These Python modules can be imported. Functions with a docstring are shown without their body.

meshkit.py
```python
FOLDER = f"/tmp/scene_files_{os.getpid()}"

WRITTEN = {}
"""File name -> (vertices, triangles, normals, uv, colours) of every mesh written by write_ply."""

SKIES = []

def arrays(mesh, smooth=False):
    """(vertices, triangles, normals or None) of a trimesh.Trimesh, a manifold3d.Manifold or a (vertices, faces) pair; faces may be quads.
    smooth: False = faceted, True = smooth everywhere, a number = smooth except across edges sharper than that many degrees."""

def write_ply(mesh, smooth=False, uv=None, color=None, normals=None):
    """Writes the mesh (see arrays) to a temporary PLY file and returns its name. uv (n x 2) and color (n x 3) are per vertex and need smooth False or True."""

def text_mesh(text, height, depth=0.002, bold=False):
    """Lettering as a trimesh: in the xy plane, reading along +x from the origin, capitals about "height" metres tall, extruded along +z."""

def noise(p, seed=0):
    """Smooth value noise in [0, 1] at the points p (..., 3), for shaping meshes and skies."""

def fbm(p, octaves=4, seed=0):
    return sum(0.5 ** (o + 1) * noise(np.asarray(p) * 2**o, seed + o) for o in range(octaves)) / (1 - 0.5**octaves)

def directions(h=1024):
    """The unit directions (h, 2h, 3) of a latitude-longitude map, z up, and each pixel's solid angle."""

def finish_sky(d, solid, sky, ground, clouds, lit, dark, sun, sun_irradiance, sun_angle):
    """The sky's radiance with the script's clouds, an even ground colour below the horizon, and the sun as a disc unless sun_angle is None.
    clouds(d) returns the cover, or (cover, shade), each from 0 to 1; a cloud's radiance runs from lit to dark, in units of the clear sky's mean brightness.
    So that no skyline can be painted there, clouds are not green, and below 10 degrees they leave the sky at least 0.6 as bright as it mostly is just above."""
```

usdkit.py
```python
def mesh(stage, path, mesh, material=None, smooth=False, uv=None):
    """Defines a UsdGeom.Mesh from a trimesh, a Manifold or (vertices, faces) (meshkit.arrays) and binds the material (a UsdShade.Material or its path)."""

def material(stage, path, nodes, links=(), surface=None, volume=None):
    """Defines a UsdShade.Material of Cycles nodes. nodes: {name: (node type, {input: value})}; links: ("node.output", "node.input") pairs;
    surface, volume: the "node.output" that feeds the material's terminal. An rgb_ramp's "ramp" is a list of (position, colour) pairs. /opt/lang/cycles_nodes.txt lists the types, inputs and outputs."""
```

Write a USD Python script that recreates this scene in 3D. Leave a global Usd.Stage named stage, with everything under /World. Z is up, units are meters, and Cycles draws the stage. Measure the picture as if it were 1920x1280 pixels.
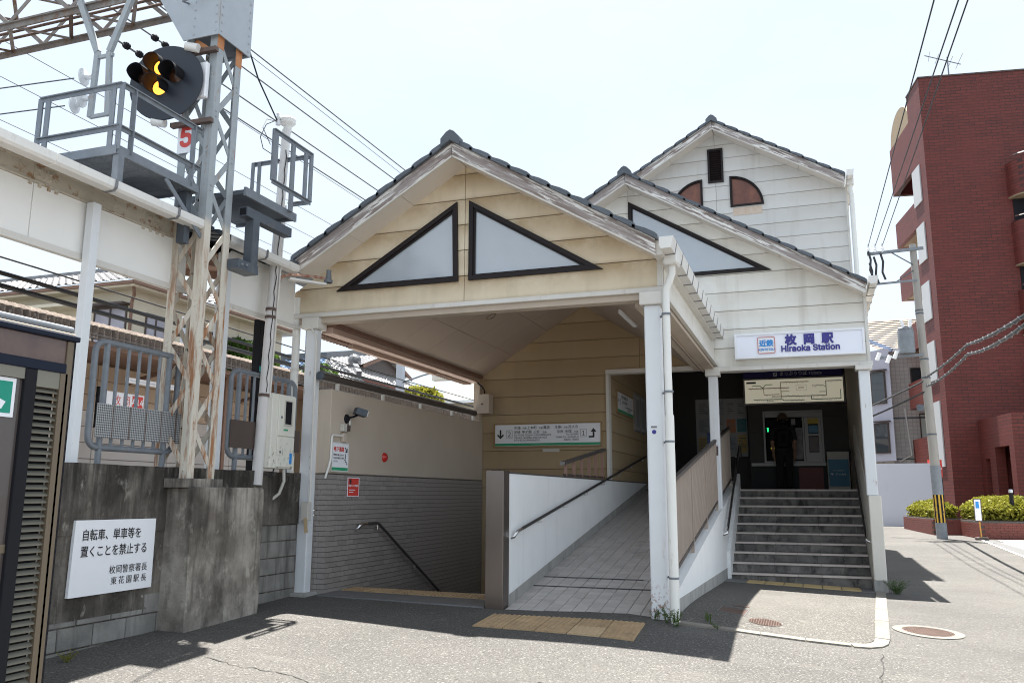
import math, glob, random
import numpy as np, trimesh, shapely
from shapely.geometry import Polygon, box as sbox, LineString, MultiPolygon
from shapely.ops import unary_union
import shapely.affinity, shapely.ops
from pxr import Usd, UsdGeom, UsdLux, UsdShade, Sdf, Gf
import usdkit, meshkit

stage = Usd.Stage.CreateInMemory()
UsdGeom.SetStageUpAxis(stage, UsdGeom.Tokens.z)
UsdGeom.SetStageMetersPerUnit(stage, 1.0)
UsdGeom.Xform.Define(stage, '/World'); UsdGeom.Scope.Define(stage, '/World/Looks')
stage.SetDefaultPrim(stage.GetPrimAtPath('/World'))
rnd = random.Random(11); nrg = np.random.default_rng(7)

# ------------------------------------------------------------------ camera
EYE = 1.3
YAW, PITCH, ROLL = (0.3386108730953546, 0.17967189819464804, 0.003991242055690151)
cam = UsdGeom.Camera.Define(stage, '/World/camera')
cam.CreateHorizontalApertureAttr(36.0); cam.CreateVerticalApertureAttr(24.0)
cam.CreateFocalLengthAttr(1580.0 / 1920 * 36)
cam.CreateClippingRangeAttr(Gf.Vec2f(0.05, 3000))
cam.CreateExposureAttr(1.9)
fw = np.array([-math.sin(YAW) * math.cos(PITCH), math.cos(YAW) * math.cos(PITCH), math.sin(PITCH)])
r0 = np.array([math.cos(YAW), math.sin(YAW), 0]); u0 = np.cross(r0, fw)
rt = r0 * math.cos(ROLL) + u0 * math.sin(ROLL); up = -r0 * math.sin(ROLL) + u0 * math.cos(ROLL)
M = Gf.Matrix4d(*rt, 0, *up, 0, *(-fw), 0, 0, 0, EYE, 1)
UsdGeom.Xformable(cam).AddTransformOp().Set(M)

# ------------------------------------------------------------------ sky and sun
SUN = np.array([-.112, .15, 1.0]); SUN /= np.linalg.norm(SUN)
ELEV, ROT = math.asin(SUN[2]), math.atan2(SUN[0], SUN[1])
sky = UsdLux.DomeLight.Define(stage, '/World/sky')
sky.GetPrim().SetCustomDataByKey('kind', 'structure')
skym = usdkit.material(stage, '/World/Looks/sky_air', {
    'tc': ('texture_coordinate', {}),
    'sky': ('sky_texture', {'sky_type': 'single_scattering', 'sun_disc': False, 'sun_elevation': ELEV, 'sun_rotation': ROT, 'aerosol_density': 2.5, 'air_density': 1.0}),
    'map': ('mapping', {'scale': (1.0, 1.0, 2.2)}),
    'n': ('noise_texture', {'scale': 2.2, 'detail': 5.0, 'roughness': 0.55}),
    'mr': ('map_range', {'from_min': .25, 'from_max': .75, 'to_min': .55, 'to_max': .85, 'clamp': True}),
    'mx': ('mix', {'color2': (5.6 * .90, 5.6 * 1.0, 5.6 * 1.08)}),
    'bg': ('background_shader', {'strength': 0.058}),
}, [('tc.generated', 'map.vector'), ('map.vector', 'n.vector'), ('n.fac', 'mr.value'), ('mr.result', 'mx.fac'), ('sky.color', 'mx.color1'), ('mx.color', 'bg.color')], surface='bg.background')
UsdShade.MaterialBindingAPI.Apply(sky.GetPrim()).Bind(skym)
sun = UsdLux.DistantLight.Define(stage, '/World/sun')
sun.CreateNormalizeAttr(True); sun.CreateIntensityAttr(1.25); sun.CreateAngleAttr(0.53); sun.CreateColorAttr(Gf.Vec3f(1.0, .965, .91))
zc = SUN; xc = np.cross([0, 0, 1], zc); xc /= np.linalg.norm(xc); yc = np.cross(zc, xc)
UsdGeom.Xformable(sun).AddTransformOp().Set(Gf.Matrix4d(*xc, 0, *yc, 0, *zc, 0, 0, 0, 60, 1))

# ------------------------------------------------------------------ mesh helpers
BOXF = np.array([[0, 2, 3], [0, 3, 1], [4, 5, 7], [4, 7, 6], [0, 1, 5], [0, 5, 4], [2, 6, 7], [2, 7, 3], [0, 4, 6], [0, 6, 2], [1, 3, 7], [1, 7, 5]])
nz = lambda a: np.asarray(a, float) / (np.linalg.norm(a) + 1e-12)
class Mb:
    def __init__(s): s.v, s.f, s.n = [], [], 0
    def add(s, v, f):
        v = np.asarray(v, float); s.v.append(v); s.f.append(np.asarray(f, int) + s.n); s.n += len(v); return s
    def tm(s, m): return s.add(m.vertices, m.faces)
    def box(s, x0, x1, y0, y1, z0, z1, b=0):
        c = np.array([[x, y, z] for z in (z0, z1) for y in (y0, y1) for x in (x0, x1)], float)
        if not b: return s.add(c, BOXF)
        m = c.mean(0); sg = np.sign(c - m); pts = []
        for k in range(3):
            o = -sg * b; o[:, k] = 0; pts.append(c + o)
        return s.tm(trimesh.convex.convex_hull(np.vstack(pts)))
    def bar(s, p, q, w, h, up=(0, 0, 1)):
        p, q = np.asarray(p, float), np.asarray(q, float); d = nz(q - p); a = np.cross(d, up)
        if np.linalg.norm(a) < 1e-6: a = np.cross(d, (0, 1, 0))
        a = nz(a) * w / 2; b = nz(np.cross(a, d)) * h / 2
        c = np.array([e + i * a + j * b for e in (p, q) for j in (-1, 1) for i in (-1, 1)])
        return s.add(c, BOXF)
    def tube(s, pts, r, n=8, cap=True):
        p = np.asarray(pts, float); t = np.gradient(p, axis=0); t /= np.linalg.norm(t, axis=1, keepdims=True) + 1e-12
        ref = np.array([0, 0, 1.0]) if abs(t[:, 2]).max() < .95 else (np.array([0, 1.0, 0]) if abs(t[:, 1]).max() < .95 else np.array([1.0, 0.02, 0]))
        a = np.cross(t, ref); a /= np.linalg.norm(a, axis=1, keepdims=True) + 1e-12; b = np.cross(t, a)
        an = np.arange(n) * 2 * np.pi / n; r = np.broadcast_to(r, (len(p),))
        v = p[:, None] + r[:, None, None] * (np.cos(an)[None, :, None] * a[:, None] + np.sin(an)[None, :, None] * b[:, None])
        i, j = np.meshgrid(np.arange(len(p) - 1), np.arange(n), indexing='ij')
        q = np.stack([i * n + j, i * n + (j + 1) % n, (i + 1) * n + (j + 1) % n, (i + 1) * n + j], -1).reshape(-1, 4)
        f = [q[:, [0, 1, 2]], q[:, [0, 2, 3]]]; v = v.reshape(-1, 3)
        if cap:
            k = len(v); v = np.vstack([v, p[0], p[-1]]); e = (len(p) - 1) * n; jj = np.arange(n)
            f += [np.stack([np.full(n, k), (jj + 1) % n, jj], 1), np.stack([np.full(n, k + 1), e + jj, e + (jj + 1) % n], 1)]
        return s.add(v, np.vstack(f))
    def cyl(s, p, q, r, n=14, r2=None): return s.tube([p, q], np.array([r, r if r2 is None else r2]), n)
    def poly(s, poly, axis, a, b):
        """extrudes a polygon given in the two other axes (y: x,z  x: y,z  z: x,y) between a and b"""
        if not isinstance(poly, shapely.Geometry): poly = Polygon(poly)
        for g in getattr(poly, 'geoms', [poly]):
            if g.is_empty or g.area < 1e-7: continue
            m = trimesh.creation.extrude_polygon(g, abs(b - a), engine='earcut'); v = np.array(m.vertices); lo = min(a, b)
            f = np.array(m.faces)
            if axis == 'z': w = np.stack([v[:, 0], v[:, 1], v[:, 2] + lo], 1)
            elif axis == 'y': w = np.stack([v[:, 0], v[:, 2] + lo, v[:, 1]], 1); f = f[:, ::-1]
            else: w = np.stack([v[:, 2] + lo, v[:, 0], v[:, 1]], 1)
            s.add(w, f)
        return s
    def sph(s, c, r, n=2, sc=(1, 1, 1)):
        m = trimesh.creation.icosphere(n, 1.0); return s.add(np.array(m.vertices) * r * np.asarray(sc) + c, m.faces)
    def lathe(s, prof, c, ax=(0, 0, 1), n=20):
        """prof: (radius, height) pairs about axis ax through c"""
        ax = nz(ax); a = nz(np.cross(ax, (0, 0, 1) if abs(ax[2]) < .9 else (1, 0, 0))); b = np.cross(ax, a)
        an = np.arange(n) * 2 * np.pi / n; v = [np.asarray(c) + h * ax + r * (math.cos(t) * a + math.sin(t) * b) for r, h in prof for t in an]
        f = []
        for i in range(len(prof) - 1):
            for j in range(n):
                k = (j + 1) % n; f += [[i * n + j, i * n + k, (i + 1) * n + k], [i * n + j, (i + 1) * n + k, (i + 1) * n + j]]
        return s.add(v, f)
    def quad(s, a, b, c, d): return s.add([a, b, c, d], [[0, 1, 2], [0, 2, 3]])
    def rot(s, deg, about=(0, 0, 0)):
        t = math.radians(deg); R = np.array([[math.cos(t), -math.sin(t), 0], [math.sin(t), math.cos(t), 0], [0, 0, 1]])
        s.v = [(x - about) @ R.T + about for x in s.v]; return s
    def get(s): return np.vstack(s.v), np.vstack(s.f)
def arcp(c, r, a0, a1, n, ax):
    """arc points in the plane of the two unit vectors ax"""
    return [np.asarray(c) + r * (math.cos(t) * np.asarray(ax[0]) + math.sin(t) * np.asarray(ax[1])) for t in np.linspace(a0, a1, n)]

# ------------------------------------------------------------------ prims: things, parts, sub-parts
USED = {}
class P:
    def __init__(s, path, loc=(0, 0, 0), rot=0.0): s.path, s.loc, s.rot = path, np.asarray(loc, float), rot
    @property
    def prim(s): return stage.GetPrimAtPath(s.path)
def fresh(parent, name):
    k = USED.get((parent, name), 0); USED[(parent, name)] = k + 1
    return f'{parent}/{name}' + (f'_{k:03d}' if k else '')
def say(p, **kw):
    for k, v in kw.items():
        if v: p.SetCustomDataByKey(k, v)
def thing(name, label, cat, loc=(0, 0, 0), group=None, rot=0.0):
    t = P(fresh('/World', name), loc, rot)
    x = UsdGeom.Xform.Define(stage, t.path); x.AddTranslateOp().Set(Gf.Vec3d(*map(float, loc)))
    if rot: x.AddRotateZOp().Set(float(rot))
    say(x.GetPrim(), label=label, category=cat, group=group); return t
def part(par, name, mb, m, label=None, smooth=False, kind=None):
    """mb in world coordinates unless the thing is turned (then in its own)"""
    v, f = mb.get() if isinstance(mb, Mb) else mb
    if not par.rot: v = v - par.loc
    q = P(fresh(par.path, name), par.loc, par.rot)
    p = usdkit.mesh(stage, q.path, (v, f), m, smooth=smooth); say(p.GetPrim(), label=label, kind=kind); return q
def solo(name, label, cat, mb, m, smooth=False, group=None, kind=None, loc=None):
    v, f = mb.get() if isinstance(mb, Mb) else mb
    q = P(fresh('/World', name)); p = usdkit.mesh(stage, q.path, (v, f), m, smooth=smooth)
    say(p.GetPrim(), label=label, category=cat, group=group, kind=kind); return q
def setting(name, mb, m, smooth=False, kind='structure', label=None):
    return solo(name, label, None, mb, m, smooth, kind=kind)

# ------------------------------------------------------------------ materials
def mat(name, col, rough=.5, metal=0.0, mott=None, dirt=(), bump=None, rnd=0.0, spec=.5, coat=0.0, rotm=None, emis=None):
    """mott: (scale, amount, colour, detail); dirt: (scale xyz, low, high, colour, amount[, z range]) layers; bump: (scale, strength, distance); rnd: value change per object"""
    N = {'geo': ('geometry', {}), 'p': ('principled_bsdf', {'roughness': rough, 'metallic': metal, 'specular_ior_level': spec, 'coat_weight': coat})}
    Lk = []; src = None; pos = 'geo.position'
    if rotm is not None:
        N['rm'] = ('mapping', {'rotation': rotm}); Lk.append(('geo.position', 'rm.vector')); pos = 'rm.vector'
    N['c0'] = ('color', {'value': col}); src = 'c0.color'
    if mott:
        sc, am, c2 = mott[:3]
        N['mn'] = ('noise_texture', {'scale': sc, 'detail': mott[3] if len(mott) > 3 else 4.0, 'roughness': .6})
        N['mr'] = ('map_range', {'from_min': .35, 'from_max': .65, 'to_min': 0.0, 'to_max': am, 'clamp': True})
        N['mx'] = ('mix', {'color2': c2})
        Lk += [(pos, 'mn.vector'), ('mn.fac', 'mr.value'), ('mr.result', 'mx.fac'), (src, 'mx.color1')]; src = 'mx.color'
    for i, d in enumerate(dirt):
        sc, lo, hi, dc, am = d[:5]
        N[f'dm{i}'] = ('mapping', {'scale': sc, 'location': (i * 3.1, i * 1.7, i * 2.3)})
        N[f'dn{i}'] = ('noise_texture', {'scale': 1.0, 'detail': 5.0, 'roughness': .65})
        N[f'dr{i}'] = ('map_range', {'from_min': lo, 'from_max': hi, 'to_min': 0.0, 'to_max': am, 'clamp': True})
        N[f'dx{i}'] = ('mix', {'color2': dc})
        Lk += [(pos, f'dm{i}.vector'), (f'dm{i}.vector', f'dn{i}.vector'), (f'dn{i}.fac', f'dr{i}.value'), (src, f'dx{i}.color1')]
        f = f'dr{i}.result'
        if len(d) > 5:
            z0, z1 = d[5]
            N[f'sx{i}'] = ('separate_xyz', {}); N[f'sr{i}'] = ('map_range', {'from_min': z0, 'from_max': z1, 'to_min': 0.0, 'to_max': 1.0, 'clamp': True})
            N[f'sm{i}'] = ('math', {'math_type': 'multiply'})
            Lk += [('geo.position', f'sx{i}.vector'), (f'sx{i}.z', f'sr{i}.value'), (f'sr{i}.result', f'sm{i}.value1'), (f, f'sm{i}.value2')]; f = f'sm{i}.value'
        Lk.append((f, f'dx{i}.fac')); src = f'dx{i}.color'
    if rnd:
        N['oi'] = ('object_info', {}); N['rr'] = ('map_range', {'to_min': 1 - rnd, 'to_max': 1 + rnd, 'clamp': False}); N['hv'] = ('hsv', {})
        Lk += [('oi.random', 'rr.value'), ('rr.result', 'hv.value'), (src, 'hv.color')]; src = 'hv.color'
    Lk.append((src, 'p.base_color'))
    if bump:
        N['bn'] = ('noise_texture', {'scale': bump[0], 'detail': 4.0, 'roughness': .6}); N['bp'] = ('bump', {'strength': bump[1], 'distance': bump[2]})
        Lk += [(pos, 'bn.vector'), ('bn.fac', 'bp.height'), ('bp.normal', 'p.normal')]
    if emis: N['p'][1].update(emission_color=emis[0], emission_strength=emis[1])
    return usdkit.material(stage, '/World/Looks/' + name, N, Lk, surface='p.BSDF')
DK = (.05, .04, .03)
SID = dict(cream=(.63, .53, .37), pale=(.62, .56, .45), grey=(.60, .575, .51))
def siding(name, col, z0, pitch, brown=.5):
    """boards with algae browning that gathers in cloudy patches and along the joints"""
    N = {'geo': ('geometry', {}), 's': ('separate_xyz', {}), 'sub': ('math', {'math_type': 'subtract', 'value2': z0}), 'div': ('math', {'math_type': 'divide', 'value2': pitch}), 'fr': ('math', {'math_type': 'fraction'}),
         'up': ('map_range', {'from_min': .2, 'from_max': 1.0, 'to_min': 0.08, 'to_max': .8, 'clamp': True}),
         'lo': ('map_range', {'from_min': 0.12, 'from_max': 0.0, 'to_min': 0.0, 'to_max': .35, 'clamp': True}), 'ad': ('math', {'math_type': 'add'}),
         'n': ('noise_texture', {'scale': 1.7, 'detail': 6.0, 'roughness': .65}), 'nr': ('map_range', {'from_min': .34, 'from_max': .56, 'to_min': 0.2, 'to_max': 1.0, 'clamp': True}), 'mu': ('math', {'math_type': 'multiply'}),
         'mb': ('math', {'math_type': 'multiply', 'value2': brown}), 'mx': ('mix', {'color1': col, 'color2': (.36, .24, .11)}),
         'm2': ('mapping', {'scale': (5, 5, .5)}), 'n2': ('noise_texture', {'scale': 1.0, 'detail': 5.0}), 'r2': ('map_range', {'from_min': .54, 'from_max': .8, 'to_min': 0.0, 'to_max': .32, 'clamp': True}), 'x2': ('mix', {'color2': (.30, .25, .19)}),
         'n3': ('noise_texture', {'scale': 70.0, 'detail': 2.0}), 'bp': ('bump', {'strength': .12, 'distance': .01}),
         'oi': ('object_info', {}), 'rr': ('map_range', {'to_min': .95, 'to_max': 1.04}), 'hv': ('hsv', {}), 'p': ('principled_bsdf', {'roughness': .7, 'specular_ior_level': .25})}
    Lk = [('geo.position', 's.vector'), ('s.z', 'sub.value1'), ('sub.value', 'div.value1'), ('div.value', 'fr.value1'), ('fr.value', 'up.value'), ('fr.value', 'lo.value'), ('up.result', 'ad.value1'), ('lo.result', 'ad.value2'),
          ('geo.position', 'n.vector'), ('n.fac', 'nr.value'), ('nr.result', 'mu.value1'), ('ad.value', 'mu.value2'), ('mu.value', 'mb.value1'), ('mb.value', 'mx.fac'),
          ('geo.position', 'm2.vector'), ('m2.vector', 'n2.vector'), ('n2.fac', 'r2.value'), ('mx.color', 'x2.color1'), ('r2.result', 'x2.fac'),
          ('geo.position', 'n3.vector'), ('n3.fac', 'bp.height'), ('bp.normal', 'p.normal'), ('oi.random', 'rr.value'), ('rr.result', 'hv.value'), ('x2.color', 'hv.color'), ('hv.color', 'p.base_color')]
    return usdkit.material(stage, '/World/Looks/' + name, N, Lk, surface='p.BSDF')
def pane(name, tint, rough=.08, opac=.5, ior=1.5):
    """a window pane: mostly see-through film with a reflecting surface"""
    return usdkit.material(stage, '/World/Looks/' + name, {'t': ('transparent_bsdf', {'color': tint}), 'd': ('diffuse_bsdf', {'color': tint}), 'm': ('mix_closure', {'fac': opac}), 'g': ('glossy_bsdf', {'roughness': rough, 'color': (1, 1, 1)}), 'fr': ('fresnel', {'IOR': ior}), 'o': ('mix_closure', {})},
        [('t.BSDF', 'm.closure1'), ('d.BSDF', 'm.closure2'), ('fr.fac', 'o.fac'), ('m.closure', 'o.closure1'), ('g.BSDF', 'o.closure2')], surface='o.closure')
def leafmat(name, c1, c2):
    return usdkit.material(stage, '/World/Looks/' + name, {'geo': ('geometry', {}), 'n': ('noise_texture', {'scale': 6.0, 'detail': 3.0}), 'r': ('map_range', {'from_min': .3, 'from_max': .7, 'clamp': True}), 'mx': ('mix', {'color1': c1, 'color2': c2}),
        'ri': ('map_range', {'to_min': .6, 'to_max': 1.35}), 'hv': ('hsv', {}), 'd': ('principled_bsdf', {'roughness': .55, 'specular_ior_level': .3}), 't': ('translucent_bsdf', {}), 'o': ('mix_closure', {'fac': .35})},
        [('geo.position', 'n.vector'), ('n.fac', 'r.value'), ('r.result', 'mx.fac'), ('geo.random_per_island', 'ri.value'), ('ri.result', 'hv.value'), ('mx.color', 'hv.color'), ('hv.color', 'd.base_color'), ('hv.color', 't.color'), ('d.BSDF', 'o.closure1'), ('t.BSDF', 'o.closure2')], surface='o.closure')

# ------------------------------------------------------------------ lettering
FONTS = {}
def font(kind):
    from PIL import ImageFont
    if kind not in FONTS:
        pat = {'cjk': 'Noto Sans CJK*', 'lat': 'Inter.woff2'}[kind]
        FONTS[kind] = ImageFont.truetype(glob.glob('/opt/blender-*/*/datafiles/fonts/' + pat)[0], 96)
    return FONTS[kind]
GC = {}
def glyphs(text, kind='cjk', bold=0):
    key = (text, kind, bold)
    if key in GC: return GC[key]
    from PIL import Image, ImageDraw
    f = font(kind); x0, y0, x1, y1 = f.getbbox(text, anchor='ls', stroke_width=bold)
    im = Image.new('L', (x1 - x0 + 8, y1 - y0 + 8)); ImageDraw.Draw(im).text((4 - x0, 4 - y0), text, 255, f, anchor='ls', stroke_width=bold)
    on = np.pad(np.asarray(im) > 127, ((0, 0), (1, 1))).astype(np.int8)
    rows, st = np.nonzero(np.diff(on, axis=1) == 1); en = np.nonzero(np.diff(on, axis=1) == -1)[1]
    sh = shapely.union_all(shapely.box(st, -rows - 1, en, -rows)).buffer(.6).buffer(-.6).simplify(.6)
    sh = shapely.affinity.translate(sh, x0 - 4, 4 - y0 - 0)
    GC[key] = (sh, x0, x1); return GC[key]
def text(par, s, org, right, upv, size, m, kind='cjk', bold=0, align='l', lift=.002, name='lettering', thick=.001, squeeze=1.0):
    """lettering of em height size on the plane through org; right x up points out of the sign"""
    sh, x0, x1 = glyphs(s, kind, bold); w = x1 - x0; dx = {'l': -x0, 'c': -x0 - w / 2, 'r': -x1}[align]
    right, upv = nz(right), nz(upv); n = np.cross(right, upv); k = size / 96; V, F, c = [], [], 0
    for g in getattr(sh, 'geoms', [sh]):
        mm = trimesh.creation.extrude_polygon(g, thick / k, engine='earcut'); v = np.array(mm.vertices)
        V.append(np.asarray(org) + k * squeeze * (v[:, :1] + dx) * right + k * v[:, 1:2] * upv + (k * v[:, 2:] + lift) * n); F.append(np.array(mm.faces) + c); c += len(v)
    return part(par, name, (np.vstack(V), np.vstack(F)), m)
def flat(par, name, pts, org, right, upv, m, lift=.0015, thick=.001, label=None):
    """a thin printed shape: 2-D points (right, up) in metres on the plane at org"""
    right, upv = nz(right), nz(upv); n = np.cross(right, upv); mb = Mb(); poly = pts if isinstance(pts, shapely.Geometry) else Polygon(pts)
    for g in getattr(poly, 'geoms', [poly]):
        mm = trimesh.creation.extrude_polygon(g, thick, engine='earcut'); v = np.array(mm.vertices)
        mb.add(np.asarray(org) + v[:, :1] * right + v[:, 1:2] * upv + (v[:, 2:] + lift) * n, mm.faces)
    return part(par, name, mb, m, label=label)
XR, YR, ZU = np.array([1.0, 0, 0]), np.array([0, 1.0, 0]), np.array([0, 0, 1.0])   # signs facing -y read along XR; facing +x along YR
def leaves(c, rad, n, size, seed=0, shell=.35, flatb=None):
    """n small leaf quads through an uneven ellipsoid"""
    g = np.random.default_rng(seed); d = g.normal(size=(n, 3)); d /= np.linalg.norm(d, axis=1, keepdims=True)
    r = (shell + (1 - shell) * g.random(n) ** .5) * (.72 + .5 * meshkit.fbm(d * 2.3 + seed, 3, seed)); p = np.asarray(c) + d * r[:, None] * np.asarray(rad)
    a = g.normal(size=(n, 3)) + d * .3; a /= np.linalg.norm(a, axis=1, keepdims=True); b = np.cross(a, g.normal(size=(n, 3))); b /= np.linalg.norm(b, axis=1, keepdims=True)
    sz = size * (.6 + .8 * g.random(n))[:, None]; a, b = a * sz, b * sz * .5
    v = np.stack([p - a, p - b * 1.0 + a * .1, p + a, p + b + a * .1], 1).reshape(-1, 3); i = np.arange(n)[:, None] * 4
    return v, np.vstack([i + [0, 1, 2], i + [0, 2, 3]])
# ------------------------------------------------------------------ the materials of the place
m_asph = mat('asphalt_worn', (.108, .103, .096), .9, mott=(.45, .75, (.076, .073, .069)), dirt=[((44, 44, 44), .55, .63, (.23, .22, .205), .8), ((62, 62, 62), .55, .62, (.03, .029, .028), .85), ((1.1, 1.1, 1.1), .55, .75, (.072, .069, .065), .55), ((.5, 2.2, 1), .58, .8, (.155, .146, .134), .6)], bump=(130, .55, .012), spec=.2)
m_asph2 = mat('asphalt_apron', (.112, .106, .096), .9, mott=(.7, .7, (.082, .078, .072)), dirt=[((44, 44, 44), .54, .62, (.25, .235, .21), .85), ((55, 55, 55), .56, .63, (.032, .03, .028), .85), ((1.5, 1.5, 1), .55, .75, (.075, .07, .064), .5)], bump=(120, .6, .012), spec=.2)
m_crack = mat('crack_shadow', (.03, .028, .026), .95)
m_conc = mat('concrete_stained', (.42, .385, .34), .88, mott=(1.6, .95, (.15, .132, .112), 8.0), dirt=[((2.6, 2.6, 1.9), .45, .66, (.06, .052, .045), .8), ((7, 7, 1.5), .52, .72, (.04, .036, .032), .6), ((6, 6, 3.5), .57, .68, (.42, .39, .335), .8), ((2.0, 2.0, .6), .60, .74, (.36, .33, .28), .6), ((1.6, 1.6, .8), .62, .72, (.09, .095, .04), .4), ((8, 8, .4), .44, .62, (.045, .04, .035), .8, (.5, 1.3)), ((10, 10, .35), .60, .68, (.05, .05, .03), .7)], bump=(24, .6, .02), spec=.2)
m_concw = mat('concrete_wall_dark', (.23, .207, .178), .88, mott=(1.6, .95, (.075, .066, .057), 8.0), dirt=[((2.6, 2.6, 1.6), .43, .63, (.042, .037, .032), .88), ((8, 8, 1.1), .5, .7, (.03, .027, .024), .7), ((6, 6, 3.5), .6, .7, (.38, .355, .305), .75), ((2.2, 2.2, .5), .62, .74, (.34, .31, .26), .6), ((9, 9, .45), .42, .62, (.022, .02, .018), .85, (.75, 1.5)), ((13, 13, .5), .58, .7, (.36, .34, .29), .6, (1.3, .6))], bump=(24, .6, .02), spec=.2)
m_block = mat('concrete_block', (.27, .26, .24), .9, mott=(3, .8, (.15, .145, .135), 6.0), dirt=[((5, 5, .8), .5, .75, (.06, .055, .05), .8)], bump=(60, .4, .01), rnd=.12, spec=.2)
m_cl = mat('concrete_light', (.36, .35, .33), .85, mott=(4, .6, (.26, .25, .235)), dirt=[((8, 8, 1.5), .52, .75, (.13, .125, .115), .7)], bump=(60, .3, .01))
m_plast2 = mat('pillar_render', (.66, .635, .575), .75, mott=(2, .4, (.58, .55, .49)), dirt=[((14, 14, 6), .64, .72, (.33, .31, .28), .7), ((6, 6, .6), .6, .78, (.45, .42, .36), .5)], bump=(50, .2, .008), spec=.2)
m_white = mat('white_paint_wall', (.81, .815, .81), .6, mott=(2, .25, (.66, .66, .655)), dirt=[((6, 6, .5), .58, .8, (.50, .49, .46), .35)], bump=(90, .18, .008), spec=.3)
m_plast = mat('cream_plaster', (.50, .425, .35), .75, mott=(1.5, .4, (.43, .36, .29)), dirt=[((7, 7, .35), .60, .78, (.36, .32, .27), .5)], bump=(60, .15, .008), spec=.2)
m_col = mat('painted_steel_white', (.70, .72, .74), .42, mott=(3, .3, (.62, .635, .65)), dirt=[((16, 16, 3), .66, .72, (.28, .12, .05), .9), ((10, 10, .6), .6, .8, (.5, .49, .46), .35)], bump=(40, .05, .005))
m_colrust = mat('painted_steel_rusting', (.70, .72, .74), .45, mott=(3, .3, (.62, .635, .65)), dirt=[((26, 26, 20), .52, .58, (.24, .09, .035), .95, (.42, .05)), ((12, 12, 2), .64, .72, (.30, .14, .06), .8, (.9, .2))], bump=(40, .05, .005))
m_trim = mat('painted_trim', (.66, .64, .60), .5, mott=(2, .4, (.56, .53, .47)), dirt=[((9, 9, 2), .58, .75, (.32, .27, .2), .5)])
m_pipe = mat('white_vinyl_pipe', (.74, .735, .70), .35, mott=(2, .3, (.66, .65, .60)), dirt=[((14, 14, 3), .64, .74, (.40, .35, .27), .5)])
m_gut = mat('gutter_vinyl', (.71, .70, .67), .38, mott=(3, .3, (.62, .60, .56)), dirt=[((10, 10, 2), .60, .76, (.40, .36, .30), .45)])
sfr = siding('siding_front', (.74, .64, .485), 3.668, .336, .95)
sha = siding('siding_hall', (.80, .79, .74), 3.52, .335, .3)
sup = siding('siding_upper', (.62, .612, .59), 7.63, .335, .22)
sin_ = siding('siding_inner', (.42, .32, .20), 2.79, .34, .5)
m_joint2 = mat('board_joint_pale', (.30, .27, .22), .9)
m_joint = mat('board_joint', (.17, .12, .075), .9)
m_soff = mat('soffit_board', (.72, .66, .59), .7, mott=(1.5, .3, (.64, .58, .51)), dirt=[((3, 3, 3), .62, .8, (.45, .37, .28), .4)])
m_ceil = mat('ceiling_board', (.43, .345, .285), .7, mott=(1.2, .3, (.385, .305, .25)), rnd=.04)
m_tile = mat('roof_tile_slate', (.088, .102, .12), .5, mott=(6, .5, (.062, .072, .086)), dirt=[((9, 9, 9), .62, .74, (.13, .135, .13), .5)], bump=(50, .2, .006), rnd=.16)
bw = lambda n, a: mat(n, (.78, .76, .73), .8, mott=(7, .25, (.70, .67, .63)), dirt=[((2.2, 60, 30), .475, .53, (.19, .145, .125), .92), ((1.0, 10, 8), .48, .56, (.30, .255, .24), .9), ((3.0, 14, 11), .68, .71, (.17, .08, .055), .8)], bump=(30, .35, .01), rotm=(0, a, 0), spec=.2)
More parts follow.
